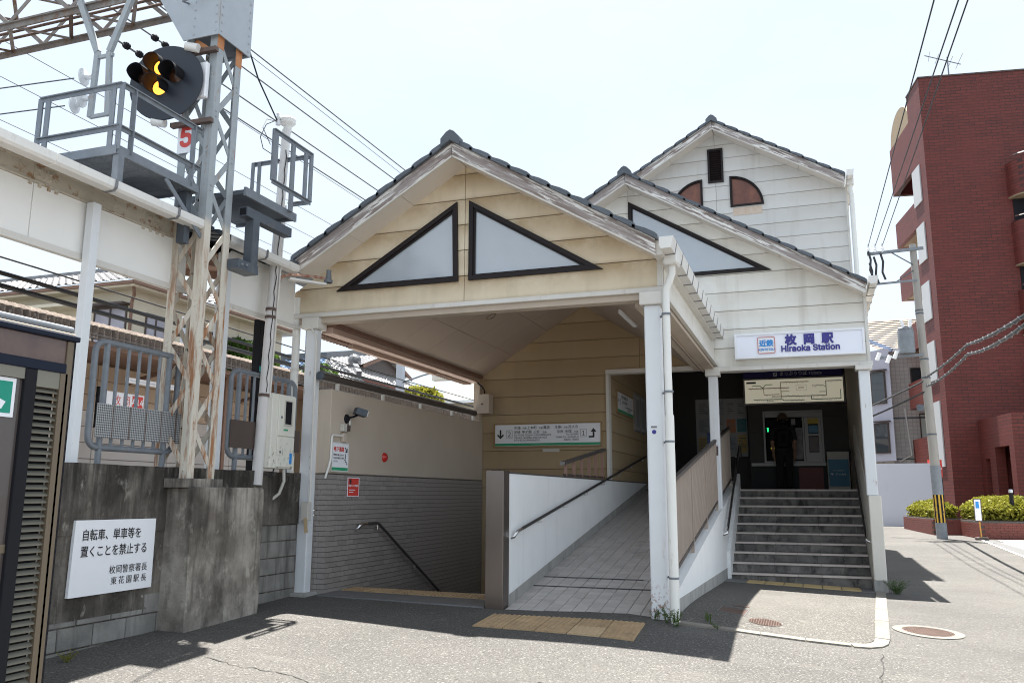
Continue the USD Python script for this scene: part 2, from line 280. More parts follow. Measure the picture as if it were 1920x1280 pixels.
m_wood = {1: bw('peeling_board', -math.atan(.6)), -1: bw('peeling_board_b', math.atan(.6))}
m_bronze = mat('bronze_frame', (.016, .011, .011), .5, spec=.25)
m_glassf = usdkit.material(stage, '/World/Looks/wired_glass', {'geo': ('geometry', {}), 'mp': ('mapping', {'rotation': (0, .785, 0)}), 'ck': ('wave_texture', {'scale': 9.0, 'bands_direction': 'x'}), 'mp2': ('mapping', {'rotation': (0, -.785, 0)}), 'ck2': ('wave_texture', {'scale': 9.0, 'bands_direction': 'x'}),
    'mxx': ('math', {'math_type': 'maximum'}), 'pw': ('math', {'math_type': 'power', 'value2': 14.0}), 'mr': ('map_range', {'to_max': .25}), 'mx': ('mix', {'color1': (.40, .435, .475), 'color2': (.52, .55, .58)}), 'n': ('noise_texture', {'scale': 2.0, 'detail': 5.0}), 'nr': ('map_range', {'from_min': .45, 'from_max': .7, 'to_max': .4, 'clamp': True}), 'm2': ('mix', {'color2': (.36, .39, .43)}),
    'nb': ('noise_texture', {'scale': 55.0, 'detail': 2.0}), 'bp': ('bump', {'strength': .12, 'distance': .006}), 'p': ('principled_bsdf', {'roughness': .04, 'specular_ior_level': .5, 'ior': 2.0})},
    [('geo.position', 'mp.vector'), ('mp.vector', 'ck.vector'), ('geo.position', 'mp2.vector'), ('mp2.vector', 'ck2.vector'), ('ck.fac', 'mxx.value1'), ('ck2.fac', 'mxx.value2'), ('mxx.value', 'pw.value1'), ('pw.value', 'mr.value'), ('mr.result', 'mx.fac'), ('geo.position', 'n.vector'), ('n.fac', 'nr.value'), ('mx.color', 'm2.color1'), ('nr.result', 'm2.fac'), ('m2.color', 'p.base_color'), ('geo.position', 'nb.vector'), ('nb.fac', 'bp.height'), ('bp.normal', 'p.normal')], surface='p.BSDF')
m_rustg = mat('rusted_plate', (.17, .06, .035), .45, mott=(3, .8, (.10, .03, .02)), dirt=[((4, 4, 2), .5, .7, (.26, .09, .04), .7)], spec=.6)
m_stain = mat('rust_stain_wash', (.60, .50, .41), .7, mott=(8, .7, (.50, .36, .26)))
m_ss = mat('stainless', (.22, .19, .172), .30, metal=1.0, dirt=[((2, 2, 1), .45, .7, (.17, .135, .115), .5)], bump=(3, .02, .01))
m_chrome = mat('chrome_cap', (.72, .72, .72), .12, metal=1.0)
m_blackrail = mat('dark_handrail', (.035, .032, .032), .38)
m_brick = mat('grey_wall_tile', (.265, .24, .225), .45, mott=(20, .35, (.215, .19, .175)), dirt=[((6, 6, 2), .6, .75, (.2, .17, .14), .5)], rnd=.10)
m_grout = mat('dark_grout', (.07, .063, .057), .95)
m_floor = mat('ramp_floor_tile', (.47, .435, .41), .5, mott=(7, .5, (.39, .36, .34)), dirt=[((3, 3, 3), .58, .75, (.17, .15, .14), .5)], rnd=.09, bump=(60, .12, .004))
m_rubber = mat('dark_strip', (.05, .05, .05), .8)
m_yel = mat('tactile_yellow', (.42, .295, .165), .8, mott=(9, .7, (.31, .215, .125)), dirt=[((10, 10, 10), .57, .72, (.16, .115, .075), .6)], rnd=.10)
m_yelp = mat('tactile_pale', (.47, .35, .21), .8, mott=(9, .4, (.40, .30, .18)))
m_yel2 = mat('tactile_yellow_clean', (.46, .345, .17), .75, mott=(9, .5, (.37, .275, .14)), rnd=.06)
m_riser = mat('stair_concrete', (.215, .20, .185), .88, mott=(3, .8, (.085, .082, .077), 6.0), dirt=[((5, 5, 3), .48, .66, (.03, .028, .026), .9), ((12, 12, 2), .6, .72, (.30, .285, .26), .5)], bump=(50, .35, .01))
m_nose = mat('nosing_tile', (.60, .53, .49), .45, mott=(10, .4, (.48, .42, .385)), rnd=.10)
m_drain = mat('drain_steel', (.19, .19, .195), .5, metal=.3, mott=(12, .5, (.13, .13, .135)), bump=(160, .4, .006))
m_brbar = mat('brown_fence_bar', (.36, .29, .24), .5, mott=(4, .3, (.30, .24, .2)), rnd=.05)
m_brdark = mat('brown_dark_rail', (.06, .05, .045), .45)
m_galv = mat('galvanised_steel', (.19, .21, .235), .55, metal=.15, mott=(9, .7, (.14, .155, .175)), dirt=[((12, 12, 3), .63, .75, (.26, .15, .08), .6)], bump=(60, .1, .004))
m_galvd = mat('galvanised_dark', (.085, .10, .12), .6, metal=.1, mott=(7, .6, (.055, .065, .08)), dirt=[((9, 9, 4), .6, .75, (.2, .17, .14), .5)])
m_mast = mat('mast_paint', (.33, .36, .375), .55, mott=(5, .5, (.26, .285, .30)), dirt=[((14, 14, 5), .60, .70, (.30, .14, .06), .85), ((40, 40, 1.2), .62, .7, (.3, .16, .08), .6), ((3, 3, 3), .0, .1, (.62, .57, .48), .9, (4.25, 4.15)), ((18, 18, 2.2), .47, .60, (.30, .125, .045), .95, (4.3, 3.2))], bump=(60, .15, .006))
m_cage = mat('mast_plate', (.37, .405, .44), .55, mott=(4, .5, (.31, .34, .37)), dirt=[((10, 10, 1.5), .62, .76, (.3, .22, .15), .5)], bump=(30, .08, .006))
m_orange = mat('rust_primer', (.50, .22, .09), .8, mott=(12, .6, (.36, .14, .06)))
m_fasc = mat('fascia_panel', (.83, .82, .79), .5, mott=(1.5, .3, (.77, .755, .72)), dirt=[((5, 5, .5), .64, .8, (.52, .46, .37), .4)])
m_rbeam = mat('rusty_beam', (.58, .54, .46), .65, mott=(4, .5, (.48, .43, .35)), dirt=[((9, 9, 9), .55, .66, (.30, .15, .06), .9), ((4, 4, 12), .6, .72, (.2, .1, .05), .8)], bump=(40, .25, .008))
m_brownw = mat('brown_beam', (.20, .115, .08), .7, mott=(3, .5, (.14, .08, .055)))
m_pinkb = mat('pinkish_fascia', (.45, .32, .26), .6, mott=(3, .4, (.38, .26, .21)))
m_corr = mat('weathered_corrugated', (.125, .095, .075), .92, mott=(5, .8, (.06, .045, .036), 6.0), dirt=[((10, 10, 2), .55, .7, (.045, .038, .032), .8), ((20, 20, 20), .58, .68, (.36, .30, .25), .7)], bump=(40, .5, .02))
m_black = mat('black_matt', (.010, .010, .013), .65, spec=.2)
m_navy = mat('signal_black_blue', (.013, .016, .024), .4)
m_iron = mat('cast_iron', (.13, .085, .068), .55, metal=.4, mott=(14, .6, (.075, .055, .048)), bump=(50, .4, .006))
m_wire = mat('cable_black', (.02, .02, .022), .6)
m_wireg = mat('bare_wire', (.12, .125, .135), .5, metal=.4)
m_porc = mat('porcelain', (.70, .72, .74), .25)
m_wh = mat('sign_white', (.80, .81, .84), .35, spec=.4)
m_whm = mat('poster_white', (.42, .42, .43), .6)
m_red = mat('sign_red', (.60, .05, .04), .4)
m_bellr = mat('bell_red', (.50, .025, .02), .25, coat=.4)
m_green = mat('sign_green', (.02, .30, .14), .45)
m_blk = mat('print_black', (.02, .02, .022), .5)
m_grey = mat('print_grey', (.18, .18, .19), .5)
m_nblue = mat('print_navy', (.035, .03, .22), .4)
m_lblue = mat('print_blue', (.02, .24, .62), .4)
m_bord = mat('logo_border', (.55, .15, .12), .4)
m_gant = mat('gantry_weathered', (.235, .215, .20), .7, mott=(6, .7, (.14, .125, .115)), dirt=[((9, 9, 9), .52, .66, (.17, .085, .045), .8), ((5, 5, 5), .6, .72, (.33, .34, .345), .7)])
m_cream = mat('map_cream', (.66, .62, .48), .4, emis=((.66, .62, .48), .12))
m_box = mat('meter_box_cream', (.70, .685, .61), .45, mott=(3, .3, (.62, .6, .53)), dirt=[((22, 22, 14), .56, .62, (.16, .12, .06), .9, (2.0, 1.62))])
m_gbox = mat('junction_box_grey', (.52, .50, .45), .5, mott=(4, .4, (.44, .42, .37)))
m_brd = mat('brown_board', (.065, .045, .038), .5)
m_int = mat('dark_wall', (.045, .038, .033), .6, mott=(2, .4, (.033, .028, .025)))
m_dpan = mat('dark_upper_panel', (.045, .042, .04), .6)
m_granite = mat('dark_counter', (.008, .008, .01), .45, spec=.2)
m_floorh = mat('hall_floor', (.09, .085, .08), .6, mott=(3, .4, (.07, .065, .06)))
m_alu = mat('aluminium_frame', (.27, .26, .255), .45, metal=.4)
m_lamp = mat('lamp_glass', (.75, .72, .66), .3)
m_blue = mat('advert_blue', (.015, .17, .30), .45)
m_skin = mat('skin', (.32, .18, .12), .55)
m_shirt = mat('black_cloth', (.016, .016, .018), .9)
m_trous = mat('dark_trousers', (.013, .013, .015), .9)
m_hat = mat('brown_cloth', (.09, .06, .035), .9)
m_leaf = leafmat('leaf_green', (.07, .15, .02), (.14, .25, .04))
m_leafy = leafmat('leaf_yellowgreen', (.30, .31, .03), (.46, .44, .06))
m_leafd = leafmat('leaf_dark', (.03, .06, .014), (.06, .10, .025))
m_soil = mat('soil', (.06, .045, .03), .95)
m_dglass = pane('tinted_pane', (.16, .13, .12), .03, .35)
m_wglass = pane('window_pane', (.30, .33, .35), .03, .7)
m_dkglass = pane('dark_window_pane', (.035, .04, .045), .03, .85)

# ------------------------------------------------------------------ the ground
from scipy.interpolate import RBFInterpolator
GP = np.array([(-6.2, 5.8, -.08), (-6.2, 9.5, .05), (-4.5, 9.5, .02), (-3.5, 9.5, 0), (-1.6, 9.5, 0), (-3.3, 8.16, -.08), (-.85, 8.4, -.19), (.9, 8.7, -.26), (1.7, 13.9, -.19), (2.1, 17, -.19), (2.1, 20, -.19), (1, 15.1, -.2), (-1.47, 14.9, -.1), (0, 3, -.35), (-5, 3, -.2), (-8, 3, -.2), (4, 3, -.42), (5, 9, -.3), (5, 15, -.22), (6, 20, -.15), (2.5, 26, -.07), (2.3, 34, .1), (8, 26, -.05), (9, 34, .1), (-6.2, 12, .05), (-3.5, 13, 0), (0, 0, -.4), (-8, -2, -.3), (6, -2, -.5)])
RB = RBFInterpolator(GP[:, :2], GP[:, 2], kernel='thin_plate_spline', smoothing=.02)
def gz(xy):
    q = np.array(xy, float).reshape(-1, 2).copy(); q[:, 0] = np.clip(q[:, 0], -8, 9); q[:, 1] = np.clip(q[:, 1], -2, 36); return RB(q)
g1 = lambda x, y: float(gz([[x, y]])[0])
HX0, HX1, HY0, HY1 = -5.9, -3.63, 10.45, 16.0
gx = np.unique(np.concatenate([np.linspace(-300, -14, 12), np.arange(-13, 13, .5), np.linspace(14, 300, 12), [HX0, HX1]])); gy = np.unique(np.concatenate([np.linspace(-60, -8, 6), np.arange(-7, 40, .5), np.linspace(42, 600, 14), [HY0, HY1]]))
XX, YY = np.meshgrid(gx, gy, indexing='ij'); ZZ = gz(np.stack([XX.ravel(), YY.ravel()], 1)).reshape(XX.shape)
idx = np.arange(XX.size).reshape(XX.shape); F = []
for i in range(len(gx) - 1):
    for j in range(len(gy) - 1):
        mx, my = (gx[i] + gx[i + 1]) / 2, (gy[j] + gy[j + 1]) / 2
        if HX0 < mx < HX1 and HY0 < my < HY1: continue
        F += [[idx[i, j], idx[i + 1, j], idx[i + 1, j + 1]], [idx[i, j], idx[i + 1, j + 1], idx[i, j + 1]]]
setting('ground', (np.stack([XX.ravel(), YY.ravel(), ZZ.ravel()], 1), np.array(F)), m_asph, smooth=True)
def drape(poly, dz, res=.35):
    poly = poly if isinstance(poly, shapely.Geometry) else Polygon(poly)
    if poly.geom_type != 'Polygon': poly = max(poly.geoms, key=lambda q: q.area)
    v, f = trimesh.creation.triangulate_polygon(poly, engine='earcut'); v = np.hstack([v, np.zeros((len(v), 1))])
    v, f = trimesh.remesh.subdivide_to_size(v, f, res); v = np.array(v); v[:, 2] = gz(v[:, :2]) + dz
    n = np.cross(v[f[:, 1]] - v[f[:, 0]], v[f[:, 2]] - v[f[:, 0]])[:, 2]; f = np.array(f); f[n < 0] = f[n < 0][:, ::-1]
    return v, f
def drapebox(poly, top, bot):
    poly = poly if isinstance(poly, shapely.Geometry) else Polygon(poly)
    m = trimesh.util.concatenate([trimesh.creation.extrude_polygon(q, 1.0, engine='earcut') for q in getattr(poly, 'geoms', [poly])]); v = np.array(m.vertices)
    v[:, 2] = gz(v[:, :2]) + np.where(v[:, 2] > .5, top, bot); return v, np.array(m.faces)
setting('pavement', drape([(-1.46, 9.43), (-.83, 9.47), (-.2, 9.49), (.3, 9.53), (.47, 9.7), (.55, 9.95), (.84, 14.9), (.84, 15.48), (-1.46, 15.48)], .005), m_asph2, smooth=True)
# cracks in the road
for k, pts in enumerate([[(-5.05, 6.35), (-4.6, 6.2), (-4.2, 6.2), (-3.7, 6.0), (-3.3, 6.05), (-2.9, 6.0)], [(-3.9, 5.75), (-3.5, 5.8), (-3.2, 5.7), (-3.0, 5.55), (-2.6, 5.6), (-2.3, 5.45)], [(-2.2, 6.9), (-1.7, 6.75), (-1.45, 6.72), (-1.1, 6.78), (-.7, 6.7)], [(.55, 9.3), (.5, 8.6), (.44, 8.0), (.4, 7.2), (.32, 6.2)], [(-2.9, 6.35), (-2.4, 6.5), (-1.95, 6.65)]]):
    ls = []
    for a, b in zip(pts, pts[1:]):
        for t in np.linspace(0, 1, 7)[:-1]: ls.append((a[0] + (b[0] - a[0]) * t + rnd.uniform(-.02, .02), a[1] + (b[1] - a[1]) * t + rnd.uniform(-.025, .025)))
    w = [.002 + .007 * rnd.random() for _ in ls]
    po = Polygon([(x, y - q) for (x, y), q in zip(ls, w)] + [(x, y + q) for (x, y), q in zip(ls[::-1], w[::-1])]) if k != 3 else Polygon([(x - q * .6, y) for (x, y), q in zip(ls, w)] + [(x + q * .6, y) for (x, y), q in zip(ls[::-1], w[::-1])])
    setting('road_crack', drape(po.buffer(0), .004, .5), m_crack)
# painted lines of the far side walk and its paving
setting('road_marking', drape([(4.70, 29.3), (4.78, 29.3), (4.70, 20), (4.60, 20)], .008, .6), mat('line_paint', (.62, .61, .58), .7, mott=(12, .6, (.4, .39, .37))))
setting('road_marking', drape([(5.05, 28.3), (5.15, 28.3), (5.45, 20), (5.33, 20)], .008, .6), '/World/Looks/line_paint')
setting('gutter_strip', drape([(4.80, 29.3), (5.03, 29.3), (5.30, 20), (4.72, 20)], .005, .6), mat('gutter_dark', (.10, .10, .10), .8))
setting('pavement', drape([(5.17, 29.4), (12, 29.6), (12, 20), (5.47, 20)], .006, .6), mat('paving_light', (.50, .48, .46), .8, mott=(5, .4, (.4, .385, .37))))
# ------------------------------------------------------------------ the station building
SB = thing('station_building', 'cream panelled station building with three stepped gables and dark tiled roofs', 'station', (-2.7, 15.1, 0))
def gab(xa, za, xl, xr, zb): h = lambda x: max(za - .6 * abs(x - xa), zb + .01); return Polygon([(xl, zb), (xr, zb), (xr, h(xr)), (xa, za), (xl, h(xl))])
def wall(shape, y, t, rows, seams, m, name='gable_wall', gap=.011, face=.022, holes=(), jm=None):
    """a wall of boards facing -y: dark backing with every board its own piece"""
    for h in holes: shape = shape.difference(h)
    w = part(SB, name, Mb().poly(shape, 'y', y + face - .004, y + t), jm or m_joint)
    x0, z0, x1, z1 = shape.bounds; zz = [z for z in rows if z0 < z < z1]; xs = [x0 - 1] + [s for s in seams if x0 < s < x1] + [x1 + 1]; zz = [z0 - 1] + zz + [z1 + 1]
    for a, b in zip(zz, zz[1:]):
        for c, d in zip(xs, xs[1:]):
            g = shape.intersection(sbox(c + gap * .35, a + gap / 2, d - gap * .35, b - gap / 2))
            for q in getattr(g, 'geoms', [g]):
                if q.geom_type == 'Polygon' and q.area > .002: part(w, 'siding_board', Mb().poly(q, 'y', y, y + face - .006), m)
    return w
tri = lambda *p: Polygon(p)
WL, WR = tri((-5.81, 3.935), (-4.06, 3.935), (-4.09, 4.98)), tri((-3.92, 3.935), (-2.2, 3.935), (-3.92, 4.98))
W2 = tri((-2.99, 6.75), (-3.0, 5.215), (-.47, 5.215))
G1 = gab(-3.98, 5.46, -6.46, -1.51, 3.66); G2 = gab(-3.0, 7.10, -7.0, 1.02, 3.52); G3 = gab(-1.73, 9.62, -4.6, 1.05, 4.6)
VENT = sbox(-1.87, 8.41, -1.55, 9.2)
def quarter(cx, cz, r, s): return Polygon([(cx, cz)] + [(cx + s * r * math.cos(a), cz + r * math.sin(a)) for a in np.linspace(0, math.pi / 2, 18)])
QR, QL = quarter(-1.41, 7.77, .735, 1), quarter(-2.02, 7.77, .735, -1)
wall(G1, 9.5, .14, [3.668 + .336 * k for k in range(1, 7)], [-3.985], sfr, holes=[WL, WR])
wall(G2, 15.1, .16, [3.52 + .335 * k for k in range(1, 12)], [-3.0], sha, jm=m_joint2, holes=[W2, gab(-3.9, 4.84, -6.0, -1.66, 3.5).intersection(sbox(-6.0, 3, -1.5, 6))])
wall(G3, 19.0, .16, [7.63 + .335 * k for k in range(-9, 7)], [-1.72], sup, jm=m_joint2, holes=[VENT, QR, QL])
# the wall at the back of the porch, with the lower part beside the ramp
back = unary_union([gab(-3.9, 4.84, -6.0, -1.66, 3.57), sbox(-6.0, -3.0, -3.445, 3.57)])
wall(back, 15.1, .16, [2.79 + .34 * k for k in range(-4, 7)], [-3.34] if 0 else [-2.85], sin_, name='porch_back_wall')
def window(name, shape, y, pm, fm, fr=.055, label=None):
    w = part(SB, 'window', Mb().poly(shape.difference(shape.buffer(-fr, join_style=2)), 'y', y - .035, y + .06), fm, label)
    part(w, 'inner_frame', Mb().poly(shape.buffer(-fr, join_style=2).difference(shape.buffer(-fr - .022, join_style=2)), 'y', y - .01, y + .05), fm)
    part(w, 'pane', Mb().poly(shape.buffer(-fr - .02, join_style=2), 'y', y + .02, y + .035), pm); return w
window('w', WL, 9.5, m_glassf, m_bronze, label='left triangular window of the front gable'); window('w', WR, 9.5, m_glassf, m_bronze, label='right triangular window of the front gable')
window('w', W2, 15.1, m_glassf, m_bronze, .052, label='large triangular window of the second gable')
window('w', QR, 19.0, m_rustg, m_bronze, .03, label='rust red quarter round panel'); window('w', QL, 19.0, m_rustg, m_bronze, .03, label='rust red quarter round panel half behind the second roof')
part(SB, 'rust_stain', Mb().box(-1.36, -.72, 18.994, 19.0, 7.56, 7.745), m_stain)
vf = part(SB, 'wall_vent', Mb().poly(VENT.buffer(.015, join_style=2).difference(VENT.buffer(-.03)), 'y', 18.96, 19.1), m_bronze)
for k in range(14): part(vf, 'slat', Mb().bar((-1.84, 18.99 + .02, 8.46 + k * .053), (-1.58, 19.01, 8.46 + k * .053), .06, .012, (0, .5, .8)), m_bronze)
part(SB, 'vent_back', Mb().box(-1.87, -1.55, 19.09, 19.12, 8.41, 9.2), m_black)
def roof(xa, za, xl, xr, yb, yw, yk, ce, label):
    """deck, soffit, barge boards and tiles over the line z = za - .6|x - xa| from the barge at yb past the wall at yw to yk"""
    h = lambda x, o=0: za - .6 * abs(x - xa) + o
    sl = lambda x0, x1, o0, o1: Polygon([(x0, h(x0, o0)), (x1, h(x1, o0)), (x1, h(x1, o1)), (x0, h(x0, o1))])
    deck = Polygon([(xl, h(xl, .09)), (xa, h(xa, .09)), (xr, h(xr, .09)), (xr, h(xr, .155)), (xa, h(xa, .155)), (xl, h(xl, .155))])
    r = part(SB, 'roof', Mb().poly(deck, 'y', yb + .04, yk), m_brownw, label)
    for s, a, b in ((-1, xl, xa - .004), (1, xa + .004, xr)):
        part(SB, 'barge_board', Mb().poly(sl(a, b, 0, .165), 'y', yb, yb + .038), m_wood[s])
        part(SB, 'barge_board_lip', Mb().poly(sl(a, b, -.022, .0), 'y', yb + .004, yb + .036), m_trim)
        n = 3 if abs(b - a) > 2 else 2
        for k in range(n):
            y0, y1 = yb + .038, yw; e0, e1 = a + (b - a) * k / n + .003, a + (b - a) * (k + 1) / n - .003
            part(SB, 'soffit_board', Mb().poly(sl(e0, e1, .02, .04), 'y', y0, y1), m_soff)
        # courses of tiles from the eave up: each lifts its lower edge over the next
        N = max(1, round(abs(b - a) / ce)); d = (b - a) / N
        for k in range(N):
            x0, x1 = a + d * k, a + d * (k + 1)
            lo, hi = (x0, x1) if s < 0 else (x1, x0); ov = -s * .0
            ext = lo - .05 * (-s) if False else lo + .035 * s
            top = Polygon([(hi, h(hi, .158)), (ext, h(ext, .158)), (ext, h(ext, .21)), (lo - .1 * s, h(lo - .1 * s, .21)), (hi, h(hi, .185))])
            part(r, 'tile_course', Mb().poly(top, 'y', yb + .22, yk), m_tile)
            mb = Mb().poly(Polygon([(hi, h(hi, .166)), (ext, h(ext, .166)), (ext, h(ext, .218)), (lo, h(lo, .230)), (lo - .1 * s, h(lo - .1 * s, .226)), (hi, h(hi, .196))]), 'y', yb - .05, yb + .24)
            part(r, 'verge_tile', mb, m_tile)
    rd = [(r0 * math.cos(t) + xa, za + .18 + r0 * math.sin(t)) for r0 in (.085,) for t in np.linspace(-.15, math.pi + .15, 11)]
    n = max(4, int((yk - yb) / .45))
    for k in range(n): part(r, 'ridge_tile', Mb().poly(rd, 'y', yb - .03 + (yk - yb) * k / n, yb - .03 + (yk - yb) * (k + 1) / n - .006), m_tile)
    part(r, 'ridge_end_tile', Mb().poly([(xa - .125, za + .09), (xa - .125, za + .195), (xa - .05, za + .275), (xa, za + .30), (xa + .05, za + .275), (xa + .125, za + .195), (xa + .125, za + .09), (xa, za + .165)], 'y', yb - .075, yb + .05), m_tile)
    return r
roof(-3.98, 5.43, -6.17, -1.50, 9.03, 9.5, 15.08, .255, 'front porch roof')
roof(-2.96, 6.98, -7.05, 1.0, 14.65, 15.1, 18.98, .27, 'second gable roof')
roof(-1.72, 9.55, -4.7, 1.0, 18.55, 19.0, 26.0, .27, 'upper gable roof')
# eave ends of the barge boards (mitred boxes)
for (x, z, y) in ((-1.50, 3.93, 9.03), (1.0, 4.61, 14.65), (1.0, 7.92, 18.55)): part(SB, 'eave_board', Mb().box(x - .03, x + (.075 if y < 14 else .02), y + .04, y + 5.6 if y < 14 else y + 4.2, z, z + .17), m_trim)
# corner boards, trims and beams of the porch
part(SB, 'corner_board', Mb().box(-1.56, -1.502, 9.47, 9.56, 3.67, 3.96), m_trim)
part(SB, 'porch_trim', Mb().box(-6.47, -1.46, 9.455, 9.66, 3.605, 3.665, .006), m_trim)
part(SB, 'porch_beam', Mb().box(-6.46, -1.50, 9.50, 9.66, 3.53, 3.604), m_plast)
part(SB, 'side_trim', Mb().box(-1.515, -1.455, 9.665, 15.08, 3.54, 3.60, .006), m_trim)
part(SB, 'side_fascia', Mb().box(-1.60, -1.512, 9.66, 15.08, 3.602, 3.98), sha)
part(SB, 'side_beam', Mb().box(-1.86, -1.52, 9.66, 15.08, 3.48, 3.54), m_plast)
part(SB, 'side_beam', Mb().box(-6.12, -5.90, 9.66, 15.08, 3.50, 3.57), m_brownw, 'brown beam over the side opening')
part(SB, 'side_beam_cladding', Mb().box(-6.12, -5.955, 9.67, 15.06, 3.42, 3.498), m_pinkb)
cg = Mb()
for k in range(60): cg.box(-6.3, -6.13, 9.7 + k * .09, 9.745 + k * .09, 3.40, 3.44)
part(SB, 'corrugated_edge', cg, m_brownw, kind='stuff'); part(SB, 'cable_duct', Mb().box(-6.20, -6.125, 10.5, 13.4, 3.36, 3.43), m_pinkb)
# header over the hall opening and the entrance beam
part(SB, 'hall_header', Mb().box(-3.48, -1.66, 15.06, 15.26, 3.49, 3.568), m_trim)
part(SB, 'entrance_trim', Mb().box(-1.455, 1.06, 15.02, 15.3, 3.44, 3.515, .006), m_trim)
part(SB, 'corner_board', Mb().box(.985, 1.035, 15.07, 15.16, 3.52, 4.66), m_trim); part(SB, 'corner_board', Mb().box(1.03, 1.075, 18.97, 19.06, 4.6, 7.96), m_trim)
part(SB, 'door_jamb', Mb().box(-3.48, -3.428, 15.075, 15.27, 1.573, 3.485), m_trim)
# ceiling of the porch: boards in strips
CE = lambda x: 4.80 - .62 * abs(x + 3.9)
for s, xs in ((-1, [-5.95, -5.30, -4.60, -3.9]), (1, [-3.9, -3.2, -2.5, -1.70])):
    for a, b in zip(xs, xs[1:]):
        for k in range(6):
            y0, y1 = 9.66 + k * .905, 9.66 + (k + 1) * .905
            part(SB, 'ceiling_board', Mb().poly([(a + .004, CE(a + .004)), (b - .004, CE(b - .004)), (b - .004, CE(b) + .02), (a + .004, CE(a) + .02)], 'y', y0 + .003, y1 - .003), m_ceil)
for (x, y) in ((-4.86, 11.1), (-4.86, 12.75)):
    z = CE(x); n = nz((.62, 0, -1)) * (1 if x < -3.9 else 1)
    d = part(SB, 'downlight', Mb().lathe([(.062, .0), (.085, .004), (.088, .012), (.06, .013)], (x, y, z - .002), n), m_chrome, smooth=30)
    part(d, 'lamp', Mb().lathe([(.0, -.012), (.04, -.006), (.06, .004)], (x, y, z), n), m_lamp, smooth=True)
part(SB, 'strip_light', Mb().bar((-2.45, 11.6, CE(-2.45) - .02), (-2.45, 12.7, CE(-2.45) - .02), .06, .05), m_white)
# columns
def column(x0, x1, y0, y1, zb, zt, m, cap=.155, label=None):
    c = part(SB, 'column', Mb().box(x0, x1, y0, y1, zb, zt, .012), m, label)
    part(c, 'column_cap', Mb().box(x0 - .045, x1 + .045, y0 - .045, y1 + .045, zt, zt + cap, .008), m_trim); return c
c1 = column(-1.715, -1.535, 9.42, 9.60, -.06, 3.445, m_colrust, label='front column with rust at its foot')
part(c1, 'sticker', Mb().box(-1.665, -1.60, 9.416, 9.419, 2.04, 2.06), m_grey); part(c1, 'sticker', Mb().lathe([(0, .003), (.024, .003), (.024, 0)], (-1.632, 9.419, 1.995), (0, -1, 0)), m_nblue)
c2 = column(-6.235, -6.075, 9.46, 9.60, .07, 3.445, m_col)
part(c2, 'conduit', Mb().tube([(-6.15, 9.43, 3.5), (-6.13, 9.42, 3.46), (-6.06, 9.42, 3.36), (-6.045, 9.43, 3.25), (-6.045, 9.44, 1.2)], .014), m_trim); part(c2, 'junction_box', Mb().box(-6.13, -6.02, 9.37, 9.455, .97, 1.2, .005), m_gbox)
part(c2, 'paper_tag', Mb().bar((-6.05, 9.365, 1.0), (-6.02, 9.35, .82), .05, .003, (0, 1, 0)), m_yelp); part(c2, 'footing', Mb().box(-6.33, -5.99, 9.34, 9.68, -.02, .085, .01), m_cl)
c3 = column(-1.63, -1.47, 15.0, 15.16, .85, 3.36, m_col); part(c3, 'call_button_box', Mb().box(-1.56, -1.50, 14.965, 14.998, 1.98, 2.14, .008), m_brd)
column(.825, .995, 14.99, 15.15, 1.31, 3.36, m_col, cap=.08)
# gutters and downpipes
def gutter(x0, x1, ya, yb, zt, brk, lab=None, zt2=None):
    zt2 = zt if zt2 is None else zt2; mb = Mb(); n = 6
    pr = [(x0, zt), (x0, zt - .1), (x0 + .02, zt - .135), (x1 - .015, zt - .13), (x1, zt - .06), (x1 + .012, zt), (x1 - .006, zt), (x1 - .014, zt - .06), (x1 - .026, zt - .118), (x0 + .026, zt - .122), (x0 + .012, zt - .1), (x0 + .012, zt)]
    g = part(SB, 'gutter', mb.poly(pr, 'y', ya, yb), m_gut, lab); part(g, 'gutter_end', Mb().poly([pr[i] for i in range(6)], 'y', ya - .012, ya), m_gut)
    for k in range(brk): y = ya + (yb - ya) * (k + .5) / brk; part(g, 'bracket', Mb().poly([(x0 - .006, zt + .004), (x0 - .006, zt - .143), (x1 - .008, zt - .14), (x1 + .018, zt + .012), (x1 + .006, zt + .012), (x1 - .014, zt - .128), (x0 + .006, zt - .13), (x0 + .006, zt + .004)], 'y', y, y + .018), m_grey)
    return g
g1_ = gutter(-1.445, -1.30, 8.97, 14.85, 4.10, 12, 'box gutter along the porch eave')
part(g1_, 'rainwater_head', Mb().box(-1.455, -1.285, 9.22, 9.46, 3.86, 4.03, .02), m_gut)
dp = part(SB, 'downpipe', Mb().tube([(-1.37, 9.34, 3.9), (-1.37, 9.34, 3.78), (-1.40, 9.35, 3.70), (-1.445, 9.36, 3.60), (-1.45, 9.36, 3.5), (-1.45, 9.36, 2.16)], .043, 16), m_pipe, smooth=30, label='white rainwater pipe of the porch')
part(dp, 'pipe_sleeve', Mb().cyl((-1.45, 9.36, -.06), (-1.45, 9.36, 2.17), .052, 16), m_pipe, smooth=30)
for z in (3.3, 2.42, 1.87, .42): part(dp, 'pipe_clip', Mb().cyl((-1.45, 9.36, z), (-1.45, 9.36, z + .022), .055, 14).bar((-1.47, 9.40, z + .01), (-1.56, 9.52, z + .01), .02, .02), m_galv)
g2_ = gutter(1.06, 1.20, 14.62, 18.8, 4.86, 7, 'box gutter of the second roof'); g3_ = gutter(1.06, 1.20, 18.5, 24, 8.17, 7, 'box gutter of the upper roof')
part(g3_, 'rainwater_head', Mb().box(1.05, 1.21, 18.75, 18.95, 7.93, 8.08, .02), m_gut)
part(SB, 'downpipe', Mb().tube([(1.13, 18.85, 7.95), (1.13, 18.85, 7.82), (1.15, 18.86, 7.72), (1.15, 18.86, 4.7)], .05, 12), m_pipe, smooth=30, label='rainwater pipe of the upper roof')
